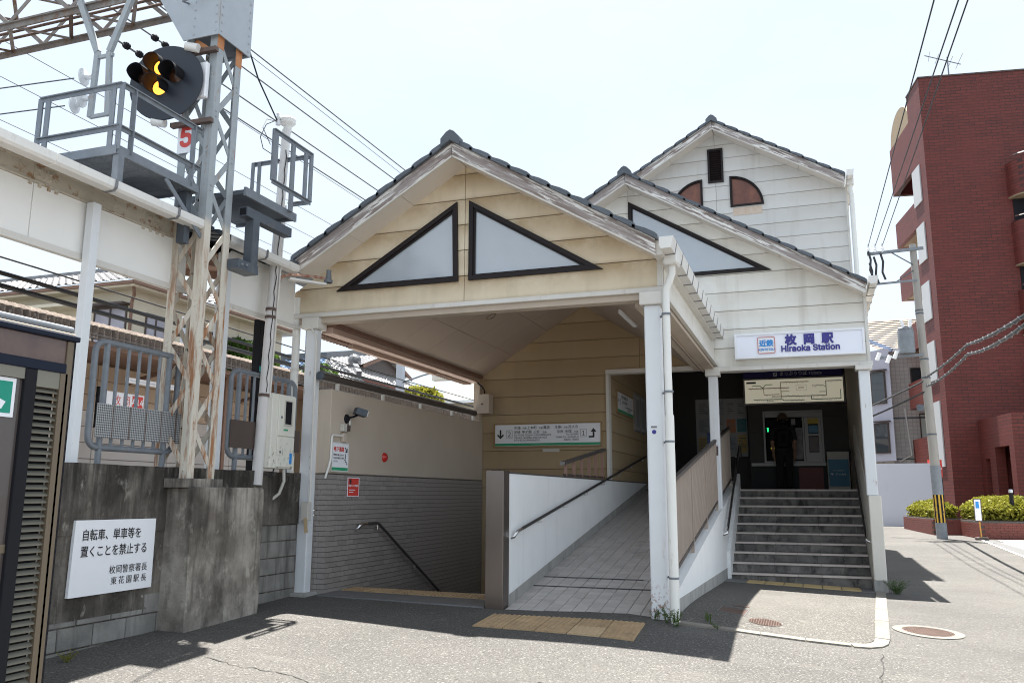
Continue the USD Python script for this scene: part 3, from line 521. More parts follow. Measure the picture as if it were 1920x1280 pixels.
part(SB, 'eave_underside', Mb().box(1.02, 1.10, 19.1, 25.9, 7.84, 7.90), m_soff); part(SB, 'eave_underside', Mb().box(1.02, 1.10, 15.3, 18.9, 4.52, 4.58), m_soff)
# side walls, hall inside
part(SB, 'side_wall', Mb().box(.90, 1.02, 15.3, 26, -.2, 4.6), sha); part(SB, 'side_wall', Mb().box(.90, 1.05, 19.2, 26, 4.6, 7.9), sup)
part(SB, 'side_wall', Mb().box(-4.6, -4.5, 19.2, 26, 4.6, 7.9), sup); part(SB, 'rear_wall', Mb().box(-7, 1.0, 25.9, 26, -.2, 7.9), sup)
part(SB, 'rear_wall', Mb().poly(gab(-1.73, 9.6, -4.6, 1.05, 7.85), 'y', 25.8, 25.9), sup)
part(SB, 'inner_wall', Mb().box(.862, .898, 15.3, 21.0, 1.3, 4.55), m_plast)
iw = part(SB, 'inner_wall', Mb().box(-3.53, -3.47, 15.27, 22.2, .5, 4.6), m_joint)
for k in range(9):
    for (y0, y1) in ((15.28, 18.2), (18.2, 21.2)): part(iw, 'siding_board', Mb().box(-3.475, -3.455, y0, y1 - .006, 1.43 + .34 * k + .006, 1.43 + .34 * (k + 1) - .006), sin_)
part(SB, 'hall_floor', Mb().box(-3.4, .86, 18.5, 22.2, 1.30, 1.428), m_floorh)
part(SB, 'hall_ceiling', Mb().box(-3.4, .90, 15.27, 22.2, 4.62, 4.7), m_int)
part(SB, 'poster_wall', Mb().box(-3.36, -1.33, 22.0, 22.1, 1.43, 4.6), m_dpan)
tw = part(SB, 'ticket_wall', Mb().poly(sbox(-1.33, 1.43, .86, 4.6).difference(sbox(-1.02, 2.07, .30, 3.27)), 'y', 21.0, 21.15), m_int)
for k in range(10):
    z = 1.43 + .34 * k
    for (a, b) in ((-1.32, -1.04), (.32, .85)):
        if z < 4.4: part(tw, 'wall_board', Mb().box(a, b, 20.985, 20.998, z + .005, z + .333), m_int)
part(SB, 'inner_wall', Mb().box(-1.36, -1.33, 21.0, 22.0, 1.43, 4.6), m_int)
part(tw, 'counter', Mb().box(-1.33, .33, 20.86, 20.98, 1.98, 2.06, .006), m_alu); part(tw, 'counter_front', Mb().box(-1.33, .33, 20.93, 20.984, 1.43, 1.98), m_granite); part(tw, 'red_panel', Mb().box(-.28, .26, 20.90, 20.929, 1.45, 1.95), mat('dark_red_panel', (.16, .012, .01), .5))
wf = part(tw, 'ticket_window_frame', Mb().poly(sbox(-1.03, 2.06, .31, 3.28).difference(sbox(-.99, 2.1, .27, 3.24)), 'y', 20.97, 21.05), m_alu)
part(wf, 'mullion', Mb().box(-.15, -.11, 20.972, 21.05, 2.06, 3.24), m_alu); part(wf, 'top_panel', Mb().box(-.98, .27, 20.99, 21.04, 3.13, 3.235), m_alu)
dr = part(wf, 'glazed_door', Mb().poly(sbox(-.10, 2.08, .265, 3.12).difference(unary_union([sbox(-.02, 2.30, .20, 2.68), sbox(-.02, 2.73, .20, 3.08)])), 'y', 20.985, 21.03), m_alu)
part(dr, 'poster', Mb().box(-.01, .19, 21.0, 21.005, 2.75, 2.93), mat('poster_blue', (.10, .28, .42), .5)); part(dr, 'poster', Mb().box(-.03, .21, 20.978, 20.982, 2.96, 3.09), mat('poster_yellow', (.50, .36, .03), .5)); part(dr, 'poster', Mb().box(-.01, .19, 21.0, 21.005, 2.32, 2.66), mat('poster_dim', (.18, .14, .14), .5))
part(SB, 'ticket_room_back', Mb().box(-1.02, .30, 21.6, 21.65, 1.9, 3.4), m_black)

part(SB, 'flashing', Mb().box(-6.75, -6.10, 8.9, 15.05, 4.225, 4.245), m_galvd)
# ------------------------------------------------------------------ things in the ticket hall
tm = thing('ticket_machine', 'dark ticket vending machine with small lit green and yellow keys behind the standing person', 'ticket machine', (-.6, 21.1, 2.1))
part(tm, 'body', Mb().box(-.97, -.17, 21.08, 21.5, 2.08, 3.1, .01), m_black); part(tm, 'screen', Mb().box(-.80, -.55, 21.07, 21.079, 2.66, 2.86), mat('screen_blue', (.01, .02, .09), .2))
part(tm, 'lit_key', Mb().box(-.95, -.91, 21.068, 21.078, 2.80, 2.90), mat('lit_green', (.02, .4, .12), .4, emis=((.02, .8, .25), .35)))
for x in (-.88, -.72): part(tm, 'lit_slot', Mb().box(x, x + .1, 21.068, 21.078, 2.40, 2.415), mat(f'lit_yellow{int(-x*100)}', (.6, .5, .02), .4, emis=((.9, .75, .05), .8)))
part(tm, 'notice', Mb().box(-.40, -.30, 21.066, 21.07, 2.95, 3.10), m_whm); part(tm, 'poster', Mb().box(-.42, -.16, 21.0, 21.004, 2.14, 2.88), mat('poster_grey', (.34, .33, .36), .5, mott=(6, .9, (.16, .12, .14))))
rm = thing('route_map', 'cream backlit railway route map with coloured lines above the ticket windows', 'route map', (-.3, 20.9, 3.5))
part(rm, 'board', Mb().box(-1.41, .805, 20.88, 20.96, 3.46, 4.03), m_cream); part(rm, 'frame', Mb().poly(sbox(-1.44, 3.43, .835, 4.06).difference(sbox(-1.405, 3.465, .80, 4.025)), 'y', 20.85, 20.98), m_alu)
mo = (-1.41, 20.88, 3.46); MW, MH = 2.215, .57
lm = {k: mat('map_line_' + k, c, .5) for k, c in dict(red=(.45, .03, .03), orange=(.65, .33, .03), green=(.08, .40, .06), navy=(.05, .06, .12), teal=(.02, .25, .22)).items()}
def mline(c, pts, w=.008): flat(rm, 'map_line', LineString([(x * MW, y * MH) for x, y in pts]).buffer(w, cap_style=2), mo, XR, ZU, lm[c])
mline('red', [(.04, .63), (.46, .63)]); mline('red', [(.195, .63), (.2, .36), (.36, .36)], .006); mline('green', [(.08, .74), (.16, .74), (.19, .64), (.22, .78), (.29, .78)]); mline('orange', [(.375, .20), (.375, .86), (.66, .86)]); mline('orange', [(.375, .48), (.46, .48)], .006)
mline('navy', [(.28, .27), (.83, .27), (.83, .86), (.99, .86)]); mline('navy', [(.83, .62), (.80, .68), (.69, .68)], .006); mline('navy', [(.83, .42), (.76, .42)], .006); mline('teal', [(.09, .16), (.38, .16), (.40, .10), (.61, .10)]); mline('teal', [(.68, .26), (.68, .12), (.97, .12), (.97, .50)]); mline('teal', [(.23, .16), (.23, .08), (.30, .08)], .006)
flat(rm, 'map_inset', LineString([(.53 * MW, .50 * MH), (.635 * MW, .50 * MH), (.635 * MW, .72 * MH), (.53 * MW, .72 * MH), (.53 * MW, .50 * MH)]).buffer(.002), mo, XR, ZU, m_grey); flat(rm, 'map_inset', sbox(.55 * MW, .60 * MH, .61 * MW, .63 * MH), mo, XR, ZU, lm['red']); flat(rm, 'map_title', sbox(.02 * MW, .84 * MH, .12 * MW, .92 * MH), mo, XR, ZU, m_blk)
tk = []
for (x0, x1, y) in ((.06, .45, .63), (.40, .65, .86), (.40, .82, .27), (.40, .60, .10), (.10, .37, .16), (.69, .96, .12), (.86, .98, .86), (.70, .79, .68), (.21, .36, .36)):
    for x in np.arange(x0, x1, .0125):
        l = .02 + .05 * rnd.random(); tk.append(sbox(x * MW - .002, (y - .015 - l) * MH, x * MW + .003, (y - .015) * MH) if rnd.random() < .75 else sbox(x * MW - .002, (y + .015) * MH, x * MW + .003, (y + .015 + l * .7) * MH))
flat(rm, 'station_names', unary_union(tk), mo, XR, ZU, m_grey)
ts = thing('ticket_sign', 'dark blue ticket counter sign with white lettering hanging above the route map', 'sign', (-.3, 20.9, 4.2))
part(ts, 'board', Mb().box(-1.43, .80, 20.86, 20.96, 4.075, 4.30), mat('navy_sign', (.025, .018, .16), .4)); to = (-.3, 20.86, 4.19)
text(ts, 'きっぷうりば', (-.60, 20.86, 4.115), XR, ZU, .105, m_wh, lift=.004); text(ts, 'Tickets', (.06, 20.86, 4.115), XR, ZU, .085, m_wh, 'lat', lift=.004); flat(ts, 'pictogram', sbox(-.74, 4.10, -.65, 4.19), (0, 20.86, 0), XR, ZU, m_wh); flat(ts, 'pictogram_figure', unary_union([sbox(-.725, 4.115, -.70, 4.16), sbox(-.69, 4.125, -.665, 4.175)]), (0, 20.86, 0), XR, ZU, m_nblue, lift=.004)
ad = thing('umbrella_rental_stand', 'blue advertising panel with pale lettering at the right of the ticket windows', 'advertisement', (.6, 20.8, 1.43))
part(ad, 'panel', Mb().box(.37, .80, 20.72, 20.80, 1.52, 2.12), m_blue); part(ad, 'frame', Mb().box(.35, .82, 20.74, 20.86, 1.43, 2.30, .006), m_gbox)
text(ad, 'アイカサ', (.51, 20.72, 1.76), XR, ZU, .06, m_wh); text(ad, 'あなたにも傘を届けたい', (.585, 20.72, 1.86), XR, ZU, .024, m_wh, align='c'); flat(ad, 'umbrella_mark', Polygon([(.44 + .03 * math.cos(t), 1.78 + .03 * math.sin(t)) for t in np.linspace(0, math.pi, 12)]).union(sbox(.437, 1.755, .443, 1.785)), (0, 20.72, 0), XR, ZU, m_wh)
pb = thing('notice_board', 'pale notice board covered with papers on the back wall of the hall', 'notice board', (-2.1, 21.95, 2.3))
part(pb, 'board', Mb().box(-2.72, -1.46, 21.93, 21.99, 2.26, 3.72), m_whm)
pm = [mat('paper_a', (.40, .40, .41), .6), mat('paper_b', (.34, .355, .39), .6), mat('paper_c', (.55, .22, .10), .6), mat('paper_d', (.02, .20, .24), .6), mat('paper_e', (.55, .42, .15), .6)]
for i, (x, z, w, h, k) in enumerate([(-2.66, 3.3, .28, .36, 0), (-2.3, 3.3, .28, .36, 1), (-1.95, 3.28, .2, .36, 0), (-1.7, 3.28, .2, .36, 0), (-1.96, 2.86, .22, .34, 2), (-1.70, 2.88, .22, .32, 3), (-2.3, 2.86, .28, .34, 0), (-2.66, 2.86, .28, .36, 1), (-2.66, 2.42, .3, .34, 4), (-2.3, 2.42, .3, .34, 0), (-1.96, 2.40, .22, .36, 1), (-1.70, 2.36, .22, .44, 4)]):
    q = part(pb, 'paper', Mb().box(x, x + w, 21.924, 21.93, z, z + h), pm[k])
    for r in range(5): part(q, 'print_line', Mb().box(x + .03, x + w - .03 - .05 * ((r * 7 + i) % 3), 21.922, 21.924, z + h * (.15 + .16 * r), z + h * (.15 + .16 * r) + .02), m_grey)
gt = thing('ticket_gate', 'dark ticket gate machine with a rounded top at the head of the ramp', 'ticket gate', (-2.1, 20.2, 1.43))
part(gt, 'cabinet', Mb().poly([(19.9, 1.43), (20.9, 1.43), (20.9, 2.2), (20.7, 2.42), (20.1, 2.42), (19.9, 2.2)], 'x', -2.25, -2.05), m_dpan); part(gt, 'reader', Mb().box(-2.24, -2.06, 20.0, 20.2, 2.40, 2.46, .02), m_black)
bp = thing('blue_partition', 'narrow deep blue partition board standing inside the hall behind the front column', 'partition', (-1.98, 19.6, 1.43))
part(bp, 'panel', Mb().box(-2.2, -1.86, 19.6, 19.64, 1.43, 2.7), mat('deep_blue', (.01, .05, .20), .4)); part(bp, 'foot', Mb().box(-2.22, -1.84, 19.5, 19.74, 1.43, 1.46), m_black)
ws = thing('wall_direction_sign', 'white direction sign with green foot stripe on the passage wall past the ramp', 'sign', (-3.35, 16.6, 2.9))
part(ws, 'board', Mb().box(-3.457, -3.43, 15.82, 17.36, 2.87, 3.26), m_wh); part(ws, 'green_stripe', Mb().box(-3.4305, -3.4285, 15.83, 17.35, 2.875, 2.93), m_green); part(ws, 'frame', Mb().poly(sbox(15.79, 2.84, 17.39, 3.29).difference(sbox(15.82, 2.87, 17.36, 3.26)), 'x', -3.457, -3.423), mat('wood_frame', (.30, .19, .09), .5))
text(ws, '生駒 大和西大寺', (-3.43, 16.5, 3.16), YR, ZU, .085, m_blk, align='c'); text(ws, '奈良 天理 方面', (-3.43, 16.5, 3.07), YR, ZU, .075, m_blk, align='c'); text(ws, '← 1', (-3.43, 15.86, 3.04), YR, ZU, .15, m_blk); text(ws, 'For IKOMA YAMATO-SAIDAIJI', (-3.43, 16.9, 3.0), YR, ZU, .045, m_blk, 'lat', align='c'); text(ws, 'NARA TENRI', (-3.43, 16.9, 2.95), YR, ZU, .045, m_blk, 'lat', align='c')
tb = thing('timetable_board', 'pair of glazed timetable cases on the passage wall beside the direction sign', 'timetable', (-3.35, 18, 2.7))
for (a, b) in ((17.5, 18.05), (18.12, 18.65)):
    f_ = part(tb, 'case', Mb().box(-3.457, -3.415, a, b, 2.62, 3.42), m_alu); part(f_, 'sheet', Mb().box(-3.417, -3.412, a + .04, b - .04, 2.66, 3.38), m_whm)
    for r in range(7): part(f_, 'print_column', Mb().box(-3.413, -3.41, a + .07 + r * .055, a + .095 + r * .055, 2.72, 3.3), m_grey)

# the person buying a ticket: built as one continuous body, clothes over it
import manifold3d as m3
def sphm(c, r, n=16): return m3.Manifold.sphere(float(r), n).translate(tuple(map(float, c)))
def chain(js):
    out = []
    for (a, ra), (b, rb) in zip(js, js[1:]): out.append(m3.Manifold.batch_hull([sphm(a, ra), sphm(b, rb)]))
    return out
def body(groups, ref=.03, it=6):
    ms = [m for g in groups for m in chain(g)]; m = m3.Manifold.batch_boolean(ms, m3.OpType.Add).refine_to_length(ref).to_mesh()
    t = trimesh.Trimesh(np.array(m.vert_properties)[:, :3], np.array(m.tri_verts)); trimesh.smoothing.filter_taubin(t, iterations=it); return np.array(t.vertices), np.array(t.faces)
px, py, pz = -.57, 20.35, 1.43
pt = lambda x, y, z: (px + x, py + y, pz + z)
PE = thing('person', 'person seen from behind in dark clothes and a brown hat, standing at the ticket machine', 'person', (px, py, pz))
def arm(s):
    return [[(pt(.19 * s, .0, 1.36), .058), (pt(.245 * s, -.03, 1.09), .046), (pt(.235 * s, .10, .86), .033), (pt(.23 * s, .13, .80), .03)],
            [(pt(.23 * s, .13, .80), .036), (pt(.225 * s, .15, .74), .036)]] + [[(pt((.215 + dx) * s, .145 + dy, .73), .011), (pt((.212 + dx) * s, .165 + dy, .70 - l * .4), .0095), (pt((.20 + dx) * s, .175 + dy, .685 - l), .008)] for dx, dy, l in ((-.012, .022, .02), (.002, .012, .032), (.014, -.002, .028), (.02, -.018, .012))] + [[(pt(.20 * s, .16, .77), .012), (pt(.175 * s, .185, .735), .0105), (pt(.172 * s, .195, .705), .009)]]
bodyg = [[(pt(0, 0, 1.0), .13), (pt(0, 0, 1.3), .14), (pt(0, .01, 1.42), .06), (pt(0, .03, 1.50), .055)], [(pt(0, .04, 1.57), .082), (pt(0, .05, 1.62), .092), (pt(0, .075, 1.55), .065)], [(pt(0, .15, 1.575), .012), (pt(0, .155, 1.55), .014)], [(pt(-.095, .05, 1.575), .016), (pt(-.095, .045, 1.60), .016)], [(pt(.095, .05, 1.575), .016), (pt(.095, .045, 1.60), .016)], [(pt(-.17, 0, 1.36), .07), (pt(.17, 0, 1.36), .07)], *arm(-1), *arm(1)]
for s in (-1, 1): bodyg.append([(pt(.085 * s, 0, .92), .10), (pt(.095 * s, .01, .5), .062), (pt(.10 * s, -.02, .1), .04), (pt(.105 * s, .09, .04), .035)])
part(PE, 'body', body(bodyg, .02), m_skin, smooth=True)
part(PE, 'shirt', body([[(pt(-.07, 0, .92), .125), (pt(.07, 0, .92), .125)], [(pt(0, 0, .92), .14), (pt(0, 0, 1.15), .14), (pt(0, 0, 1.36), .145), (pt(0, .01, 1.43), .075)], [(pt(-.08, 0, 1.2), .13), (pt(.08, 0, 1.2), .13)], [(pt(-.185, 0, 1.37), .078), (pt(.185, 0, 1.37), .078)], *[[(pt(.195 * s, 0, 1.37), .075), (pt(.24 * s, -.02, 1.15), .068)] for s in (-1, 1)]]), m_shirt, smooth=True)
part(PE, 'backpack', body([[(pt(-.08, -.17, 1.02), .09), (pt(-.08, -.17, 1.28), .085)], [(pt(.08, -.17, 1.02), .09), (pt(.08, -.17, 1.28), .085)], [(pt(-.08, -.18, 1.02), .09), (pt(.08, -.18, 1.02), .09)], [(pt(-.08, -.17, 1.28), .085), (pt(.08, -.17, 1.28), .085)]]), m_black, smooth=True)
part(PE, 'trousers', body([[(pt(-.07, 0, .93), .125), (pt(.07, 0, .93), .125)], *[[(pt(.085 * s, 0, .9), .115), (pt(.098 * s, .01, .5), .082), (pt(.105 * s, -.01, .07), .068)] for s in (-1, 1)]]), m_trous, smooth=True)
for s in (-1, 1): part(PE, 'shoe', body([[(pt(.105 * s, -.06, .035), .042), (pt(.11 * s, .14, .03), .036)]]), m_black, smooth=True)
part(PE, 'hat', Mb().lathe([(.0, .125), (.06, .115), (.098, .07), (.112, .0), (.17, -.03), (.172, -.035), (.11, -.012), (.10, 0)], pt(0, .05, 1.625), (0, 0, 1), 24), m_hat, smooth=True)
part(PE, 'hair', Mb().sph(pt(0, .03, 1.57), .098, 2, (1, .9, 1.0)), m_black, smooth=True)

# ------------------------------------------------------------------ stairs, ramp, walls of the entrance
ST = thing('entrance_stairs', 'stone entrance stairs of ten steps with tiled nosings rising to the ticket hall', 'stairs', (-.3, 15.5, -.15))
for k in range(10):
    y, zt = 15.5 + .3 * k, -.17 + .16 * (k + 1)
    st = part(ST, 'step', Mb().box(-1.46, .84, y, y + (.3 if k < 9 else .8), zt - (.5 if k == 0 else .16), zt - .022), m_riser)
    for j in range(6):
        a = -1.46 + 2.30 / 6 * j; part(st, 'nosing_tile', Mb().box(a + .002, a + 2.30 / 6 - .002, y - .018, y + .1 + rnd.uniform(-.002, .002), zt - .034, zt + rnd.uniform(-.002, .002), .004), m_nose)
    part(st, 'tread', Mb().box(-1.46, .84, y + .103, y + .3, zt - .021, zt - .003), m_riser)
    if k == 0: part(st, 'base_course', Mb().box(-1.46, .84, 15.492, 15.4995, -.35, -.10), m_riser)
part(ST, 'landing', Mb().box(-1.46, .84, 18.4, 18.7, 1.2, 1.4275), m_floorh)
tp = thing('tactile_paving', 'row of six clean yellow tactile tiles at the foot of the stairs', 'tactile paving', (-.3, 15.2, -.15))
def tactile(par, x0, y0, w, d, m, top=.012, n=6, rot=None, label=None, line=False):
    q = drapebox(sbox(x0 + .006, y0 + .006, x0 + w - .006, y0 + d - .006), top, -.05); mb = Mb().add(*q)
    if line:
        for k in range(5): y = y0 + d * (k + .5) / 5; c = np.array([[x0 + w * .08, y], [x0 + w * .92, y]]); z = gz(c) + top; mb.bar((c[0, 0], y, z[0] + .001), (c[1, 0], y, z[1] + .001), d * .09, .006)
    else:
        xs, ys = np.meshgrid((np.arange(n) + .5) / n * w + x0, (np.arange(n) + .5) / n * d + y0); c = np.stack([xs.ravel(), ys.ravel()], 1)
        for (x, y), z in zip(c, gz(c) + top): mb.add(*(lambda t: (t[0], t[1]))(Mb().lathe([(w / n * .36, 0), (w / n * .25, .008), (0, .0082)], (x, y, z), n=6).get()))
    return part(par, 'tactile_tile', mb, m, label)
for k in range(6): tactile(tp, -1.12 + .295 * k, 14.78, .295, .62, m_yel2, line=True)
part(tp, 'grey_border', drapebox(sbox(-1.45, 14.75, -1.125, 15.48), .008, -.05), m_drain); part(tp, 'grey_border', drapebox(sbox(.655, 14.75, .84, 15.48), .008, -.05), m_drain)
tp2 = thing('tactile_paving', 'block of two rows of worn yellow dotted tactile tiles in the asphalt before the ramp', 'tactile paving', (-2.6, 8.85, -.05))
for i in range(5):
    for j in range(2):
        pale = (i, j) == (3, 0); tactile(tp2, -3.44 + .342 * i, 8.53 + .325 * j, .342, .325, m_yelp if pale else m_yel, .01, label='paler replaced tile' if pale else None)
tp3 = thing('tactile_paving', 'row of yellow dotted tactile tiles at the top of the underpass stairs', 'tactile paving', (-4.8, 10.2, .03))
for i in range(7): tactile(tp3, -5.88 + .322 * i, 10.0, .322, .36, m_yel, .02)
solo('drain_cover', 'long dark steel drain cover across the mouth of the underpass stairs', 'drain cover', drapebox(sbox(-5.92, 9.5, -3.68, 9.97), .018, -.05), m_drain)
UN = thing('underpass_stairs', 'stairs going down to the underpass between the tiled wall and the ramp', 'stairs', (-4.75, 10.5, 0))
part(UN, 'top_edge', Mb().box(-5.9, -3.63, 10.37, 10.5, -.2, .045), m_nose)
for k in range(1, 16): part(UN, 'step', Mb().box(-5.9, -3.63, 10.5 + .3 * (k - 1), 10.5 + .3 * k, .03 - .16 * k - .3, .03 - .16 * k), m_riser)
part(UN, 'bottom', Mb().box(-5.9, -3.63, 15.0, 16.0, -2.7, -2.5), m_riser)
# ramp
rz = lambda y: np.clip(1.43 * (y - 9.5) / 9.2, 0, 1.43)
RP = thing('ramp', 'grey tiled wheelchair ramp climbing between the white wall and the railing', 'ramp', (-2.5, 9.5, 0))
part(RP, 'ramp_floor', Mb().poly([(9.5, -.3), (9.5, -.012), (18.7, 1.418), (18.7, -.3)], 'x', -3.43, -1.62), m_grout)
def tilebox(x0, x1, y0, y1):
    mb = Mb(); mb.box(x0, x1, y0, y1, 0, 1); v = mb.v[0]; v[:, 2] = rz(v[:, 1]) + np.where(v[:, 2] > .5, rnd.uniform(-.001, .001), -.016); return mb.get()
rest = Mb(); ncol = 11; tw_, th_ = 1.72 / ncol, .150
for r in range(60):
    y0 = 9.505 + r * th_
    if r in (7, 10): part(RP, 'joint_strip', tilebox(-3.42, -1.64 if r == 7 else -2.1, y0 - .01, y0 + .045), m_rubber)
    for c in range(ncol):
        x0 = -3.425 + c * tw_; t = tilebox(x0 + .005, x0 + tw_ - .005, y0 + (.05 if r in (7, 10) else .006), y0 + th_ - .006)
        if r < 27: part(RP, 'floor_tile', t, m_floor)
        else: rest.add(*t)
part(RP, 'far_tiles', rest, m_floor, kind='stuff')
RW = thing('ramp_wall', 'long low white wall with grey skirting and dark coping on the left of the ramp', 'wall', (-3.53, 9.6, 0))
part(RW, 'wall', Mb().box(-3.62, -3.432, 9.68, 18.7, -2.6, 1.55), m_white); part(RW, 'coping', Mb().box(-3.63, -3.428, 9.68, 18.7, 1.551, 1.572), m_brdark)
part(RW, 'skirting', Mb().poly([(9.68, -.02), (9.68, .15), (18.7, 1.55), (18.7, 1.40)], 'x', -3.431, -3.422), m_cl)
part(RW, 'end_post', Mb().box(-3.66, -3.435, 9.47, 9.68, -.05, 1.585, .006), m_ss, label='brushed steel end post'); part(RW, 'post_cap', Mb().lathe([(.095, .0), (.07, .012), (0, .018)], (-3.548, 9.575, 1.585), n=20), m_ss, smooth=True)
hr = thing('handrail', 'dark handrail with chrome end on the white ramp wall', 'handrail', (-3.38, 9.7, .84))
hz = lambda y: .86 + .1465 * (y - 9.75)
def rail(t, pts, r, ends=True, mr=None):
    q = part(t, 'rail', Mb().tube(pts, r, 12), mr or m_blackrail, smooth=40); return q
rail(hr, [(-3.375, 9.86, hz(9.86)), (-3.375, 18.6, hz(18.6))], .02); part(hr, 'end_cap', Mb().tube([(-3.375, 9.95, hz(9.95)), (-3.375, 9.80, hz(9.80)), (-3.378, 9.765, hz(9.8) - .02), (-3.395, 9.75, hz(9.8) - .06), (-3.43, 9.75, hz(9.8) - .07)], .0215, 12), m_chrome, smooth=40)
for y in (10.8, 12.0, 13.2, 14.4, 15.6, 16.8, 18.0): part(hr, 'bracket', Mb().tube([(-3.375, y, hz(y) - .015), (-3.375, y, hz(y) - .06), (-3.43, y, hz(y) - .065)], .008, 8), m_chrome)
ir = thing('guard_rail', 'short dark topped guard rail with brown pickets standing on the ramp wall', 'railing', (-3.53, 12.4, 1.57))
iz = lambda y: 1.77 + .125 * (y - 12.35)
part(ir, 'top_rail', Mb().bar((-3.53, 12.35, iz(12.35)), (-3.53, 15.05, iz(15.05)), .06, .05), m_brdark); part(ir, 'bottom_rail', Mb().bar((-3.53, 12.4, 1.60), (-3.53, 15.05, 1.61), .03, .03), m_brdark)
part(ir, 'end_cap', Mb().bar((-3.53, 12.30, iz(12.3)), (-3.53, 12.36, iz(12.36)), .062, .052), m_alu)
for y in np.linspace(12.5, 14.9, 6): part(ir, 'picket', Mb().box(-3.55, -3.51, y - .02, y + .02, 1.57, iz(y)), mat('picket_brown', (.34, .20, .16), .5) if not stage.GetPrimAtPath('/World/Looks/picket_brown') else '/World/Looks/picket_brown')
# the white wall with the brown fence between ramp and stairs
lw = lambda y: .335 + .1555 * (y - 10.2)
DW = thing('dividing_wall', 'white sloping wall with grey concrete foot between ramp and stairs', 'wall', (-1.54, 9.7, 0))
part(DW, 'wall', Mb().poly([(9.64, .17), (9.64, lw(9.64)), (18.3, lw(18.3)), (18.6, 1.6), (18.6, -.1), (14.9, .08)], 'x', -1.615, -1.468), m_white)
part(DW, 'concrete_foot', Mb().poly([(9.66, -.3), (9.66, .168), (14.95, .079), (15.5, .07), (15.5, -.4)], 'x', -1.61, -1.462), m_cl)
part(DW, 'stair_string', Mb().poly([(15.42, -.18), (15.42, .35), (18.3, 1.75), (18.3, 1.2)], 'x', -1.466, -1.405), m_white)
def fence(ya, yb, nposts, label):
    t = thing('bar_fence', label, 'railing', (-1.54, ya, lw(ya)))
    part(t, 'top_rail', Mb().bar((-1.54, ya, lw(ya) + 1.16), (-1.54, yb, lw(yb) + 1.16), .055, .045), m_brdark); part(t, 'bottom_rail', Mb().bar((-1.54, ya, lw(ya) + .14), (-1.54, yb, lw(yb) + .14), .04, .045), m_brdark)
    for y in np.arange(ya + .05, yb - .01, .086): part(t, 'bar', Mb().box(-1.55, -1.53, y - .016, y + .016, lw(y) + .145, lw(y) + 1.15), m_brbar)
    for y in np.linspace(ya + .35, yb - .06, nposts): part(t, 'post', Mb().box(-1.562, -1.518, y - .022, y + .022, lw(y) - .02, lw(y) + 1.14), m_brbar)
fence(9.66, 14.9, 4, 'brown vertical bar railing on the white wall from the front column to the second'); fence(15.2, 17.6, 2, 'brown vertical bar railing on the wall behind the second column')
h2 = thing('handrail', 'black handrail with chrome lower end on the left side of the stairs', 'handrail', (-1.4, 15, .7))
rail(h2, [(-1.40, 15.1, .77), (-1.40, 15.2, .80), (-1.40, 18.3, 2.30), (-1.40, 18.5, 2.36), (-1.40, 18.62, 2.28), (-1.40, 18.64, 2.1)], .021); part(h2, 'end_cap', Mb().tube([(-1.40, 15.14, .78), (-1.40, 15.0, .73), (-1.40, 14.97, .68), (-1.44, 14.96, .66), (-1.47, 14.96, .66)], .023, 12), m_chrome, smooth=40)
for y in (15.6, 16.8, 18.0): part(h2, 'bracket', Mb().tube([(-1.40, y, .8 + (y - 15.2) * .484 - .02), (-1.40, y, .8 + (y - 15.2) * .484 - .07), (-1.47, y, .8 + (y - 15.2) * .484 - .08)], .009, 8), m_chrome)
h3 = thing('handrail', 'dark handrail with chrome lower end on the right side of the stairs', 'handrail', (.79, 16, .7))
rail(h3, [(.80, 15.55, .66), (.80, 15.7, .70), (.80, 18.6, 2.20), (.80, 19.3, 2.36), (.80, 19.45, 2.30), (.80, 19.5, 2.1)], .02); part(h3, 'end_cap', Mb().tube([(.80, 15.64, .69), (.80, 15.48, .63), (.80, 15.44, .58), (.83, 15.43, .56), (.86, 15.43, .56)], .022, 12), m_chrome, smooth=40)
for y in (16.3, 17.5, 18.6): part(h3, 'bracket', Mb().tube([(.80, y, .70 + (y - 15.7) * .517 - .02), (.80, y, .7 + (y - 15.7) * .517 - .07), (.86, y, .7 + (y - 15.7) * .517 - .08)], .009, 8), m_chrome)
SW = thing('stair_wall', 'off white parapet wall with a sloping top along the right of the stairs', 'wall', (.9, 15.2, -.2))
part(SW, 'parapet', Mb().poly([(15.28, -.3), (15.28, 1.34), (18.2, 2.70), (18.7, 2.74), (18.7, -.3)], 'x', .846, .895), m_plast2)
part(SW, 'end_pillar', Mb().box(.843, 1.035, 14.96, 15.275, -.02, 1.31, .012), m_plast2); part(SW, 'pillar_foot', Mb().box(.836, 1.042, 14.95, 15.28, -.4, -.021, .006), m_cl)
# kerb stones of the paved apron, one by one
KB = thing('kerb', 'flush kerb of pale stones with a rounded corner round the small forecourt', 'kerb', (.3, 9.5, -.15))
m_kerb = mat('kerb_stone', (.20, .183, .155), .85, mott=(7, .6, (.15, .137, .115)), dirt=[((16, 16, 6), .58, .72, (.16, .14, .11), .6)], rnd=.09, bump=(70, .35, .008))
fr = LineString([(-1.45, 9.37), (-.83, 9.40), (-.2, 9.42), (.28, 9.455)]); sd = LineString([(.60, 9.90), (.925, 14.92)])
def stones(ls, n, w):
    L_ = ls.length
    for k in range(n):
        seg = shapely.ops.substring(ls, L_ * k / n + .004, L_ * (k + 1) / n - .004); part(KB, 'kerb_stone', drapebox(seg.buffer(w / 2, cap_style=2), .016 + rnd.uniform(-.003, .003), -.12), m_kerb)
stones(fr, 4, .10); stones(sd, 9, .14); cc = LineString([(.285, 9.456), (.42, 9.49), (.52, 9.58), (.57, 9.70), (.597, 9.892)]); part(KB, 'kerb_stone', drapebox(cc.buffer(.068, cap_style=2), .016, -.12), m_kerb, 'curved corner stone')
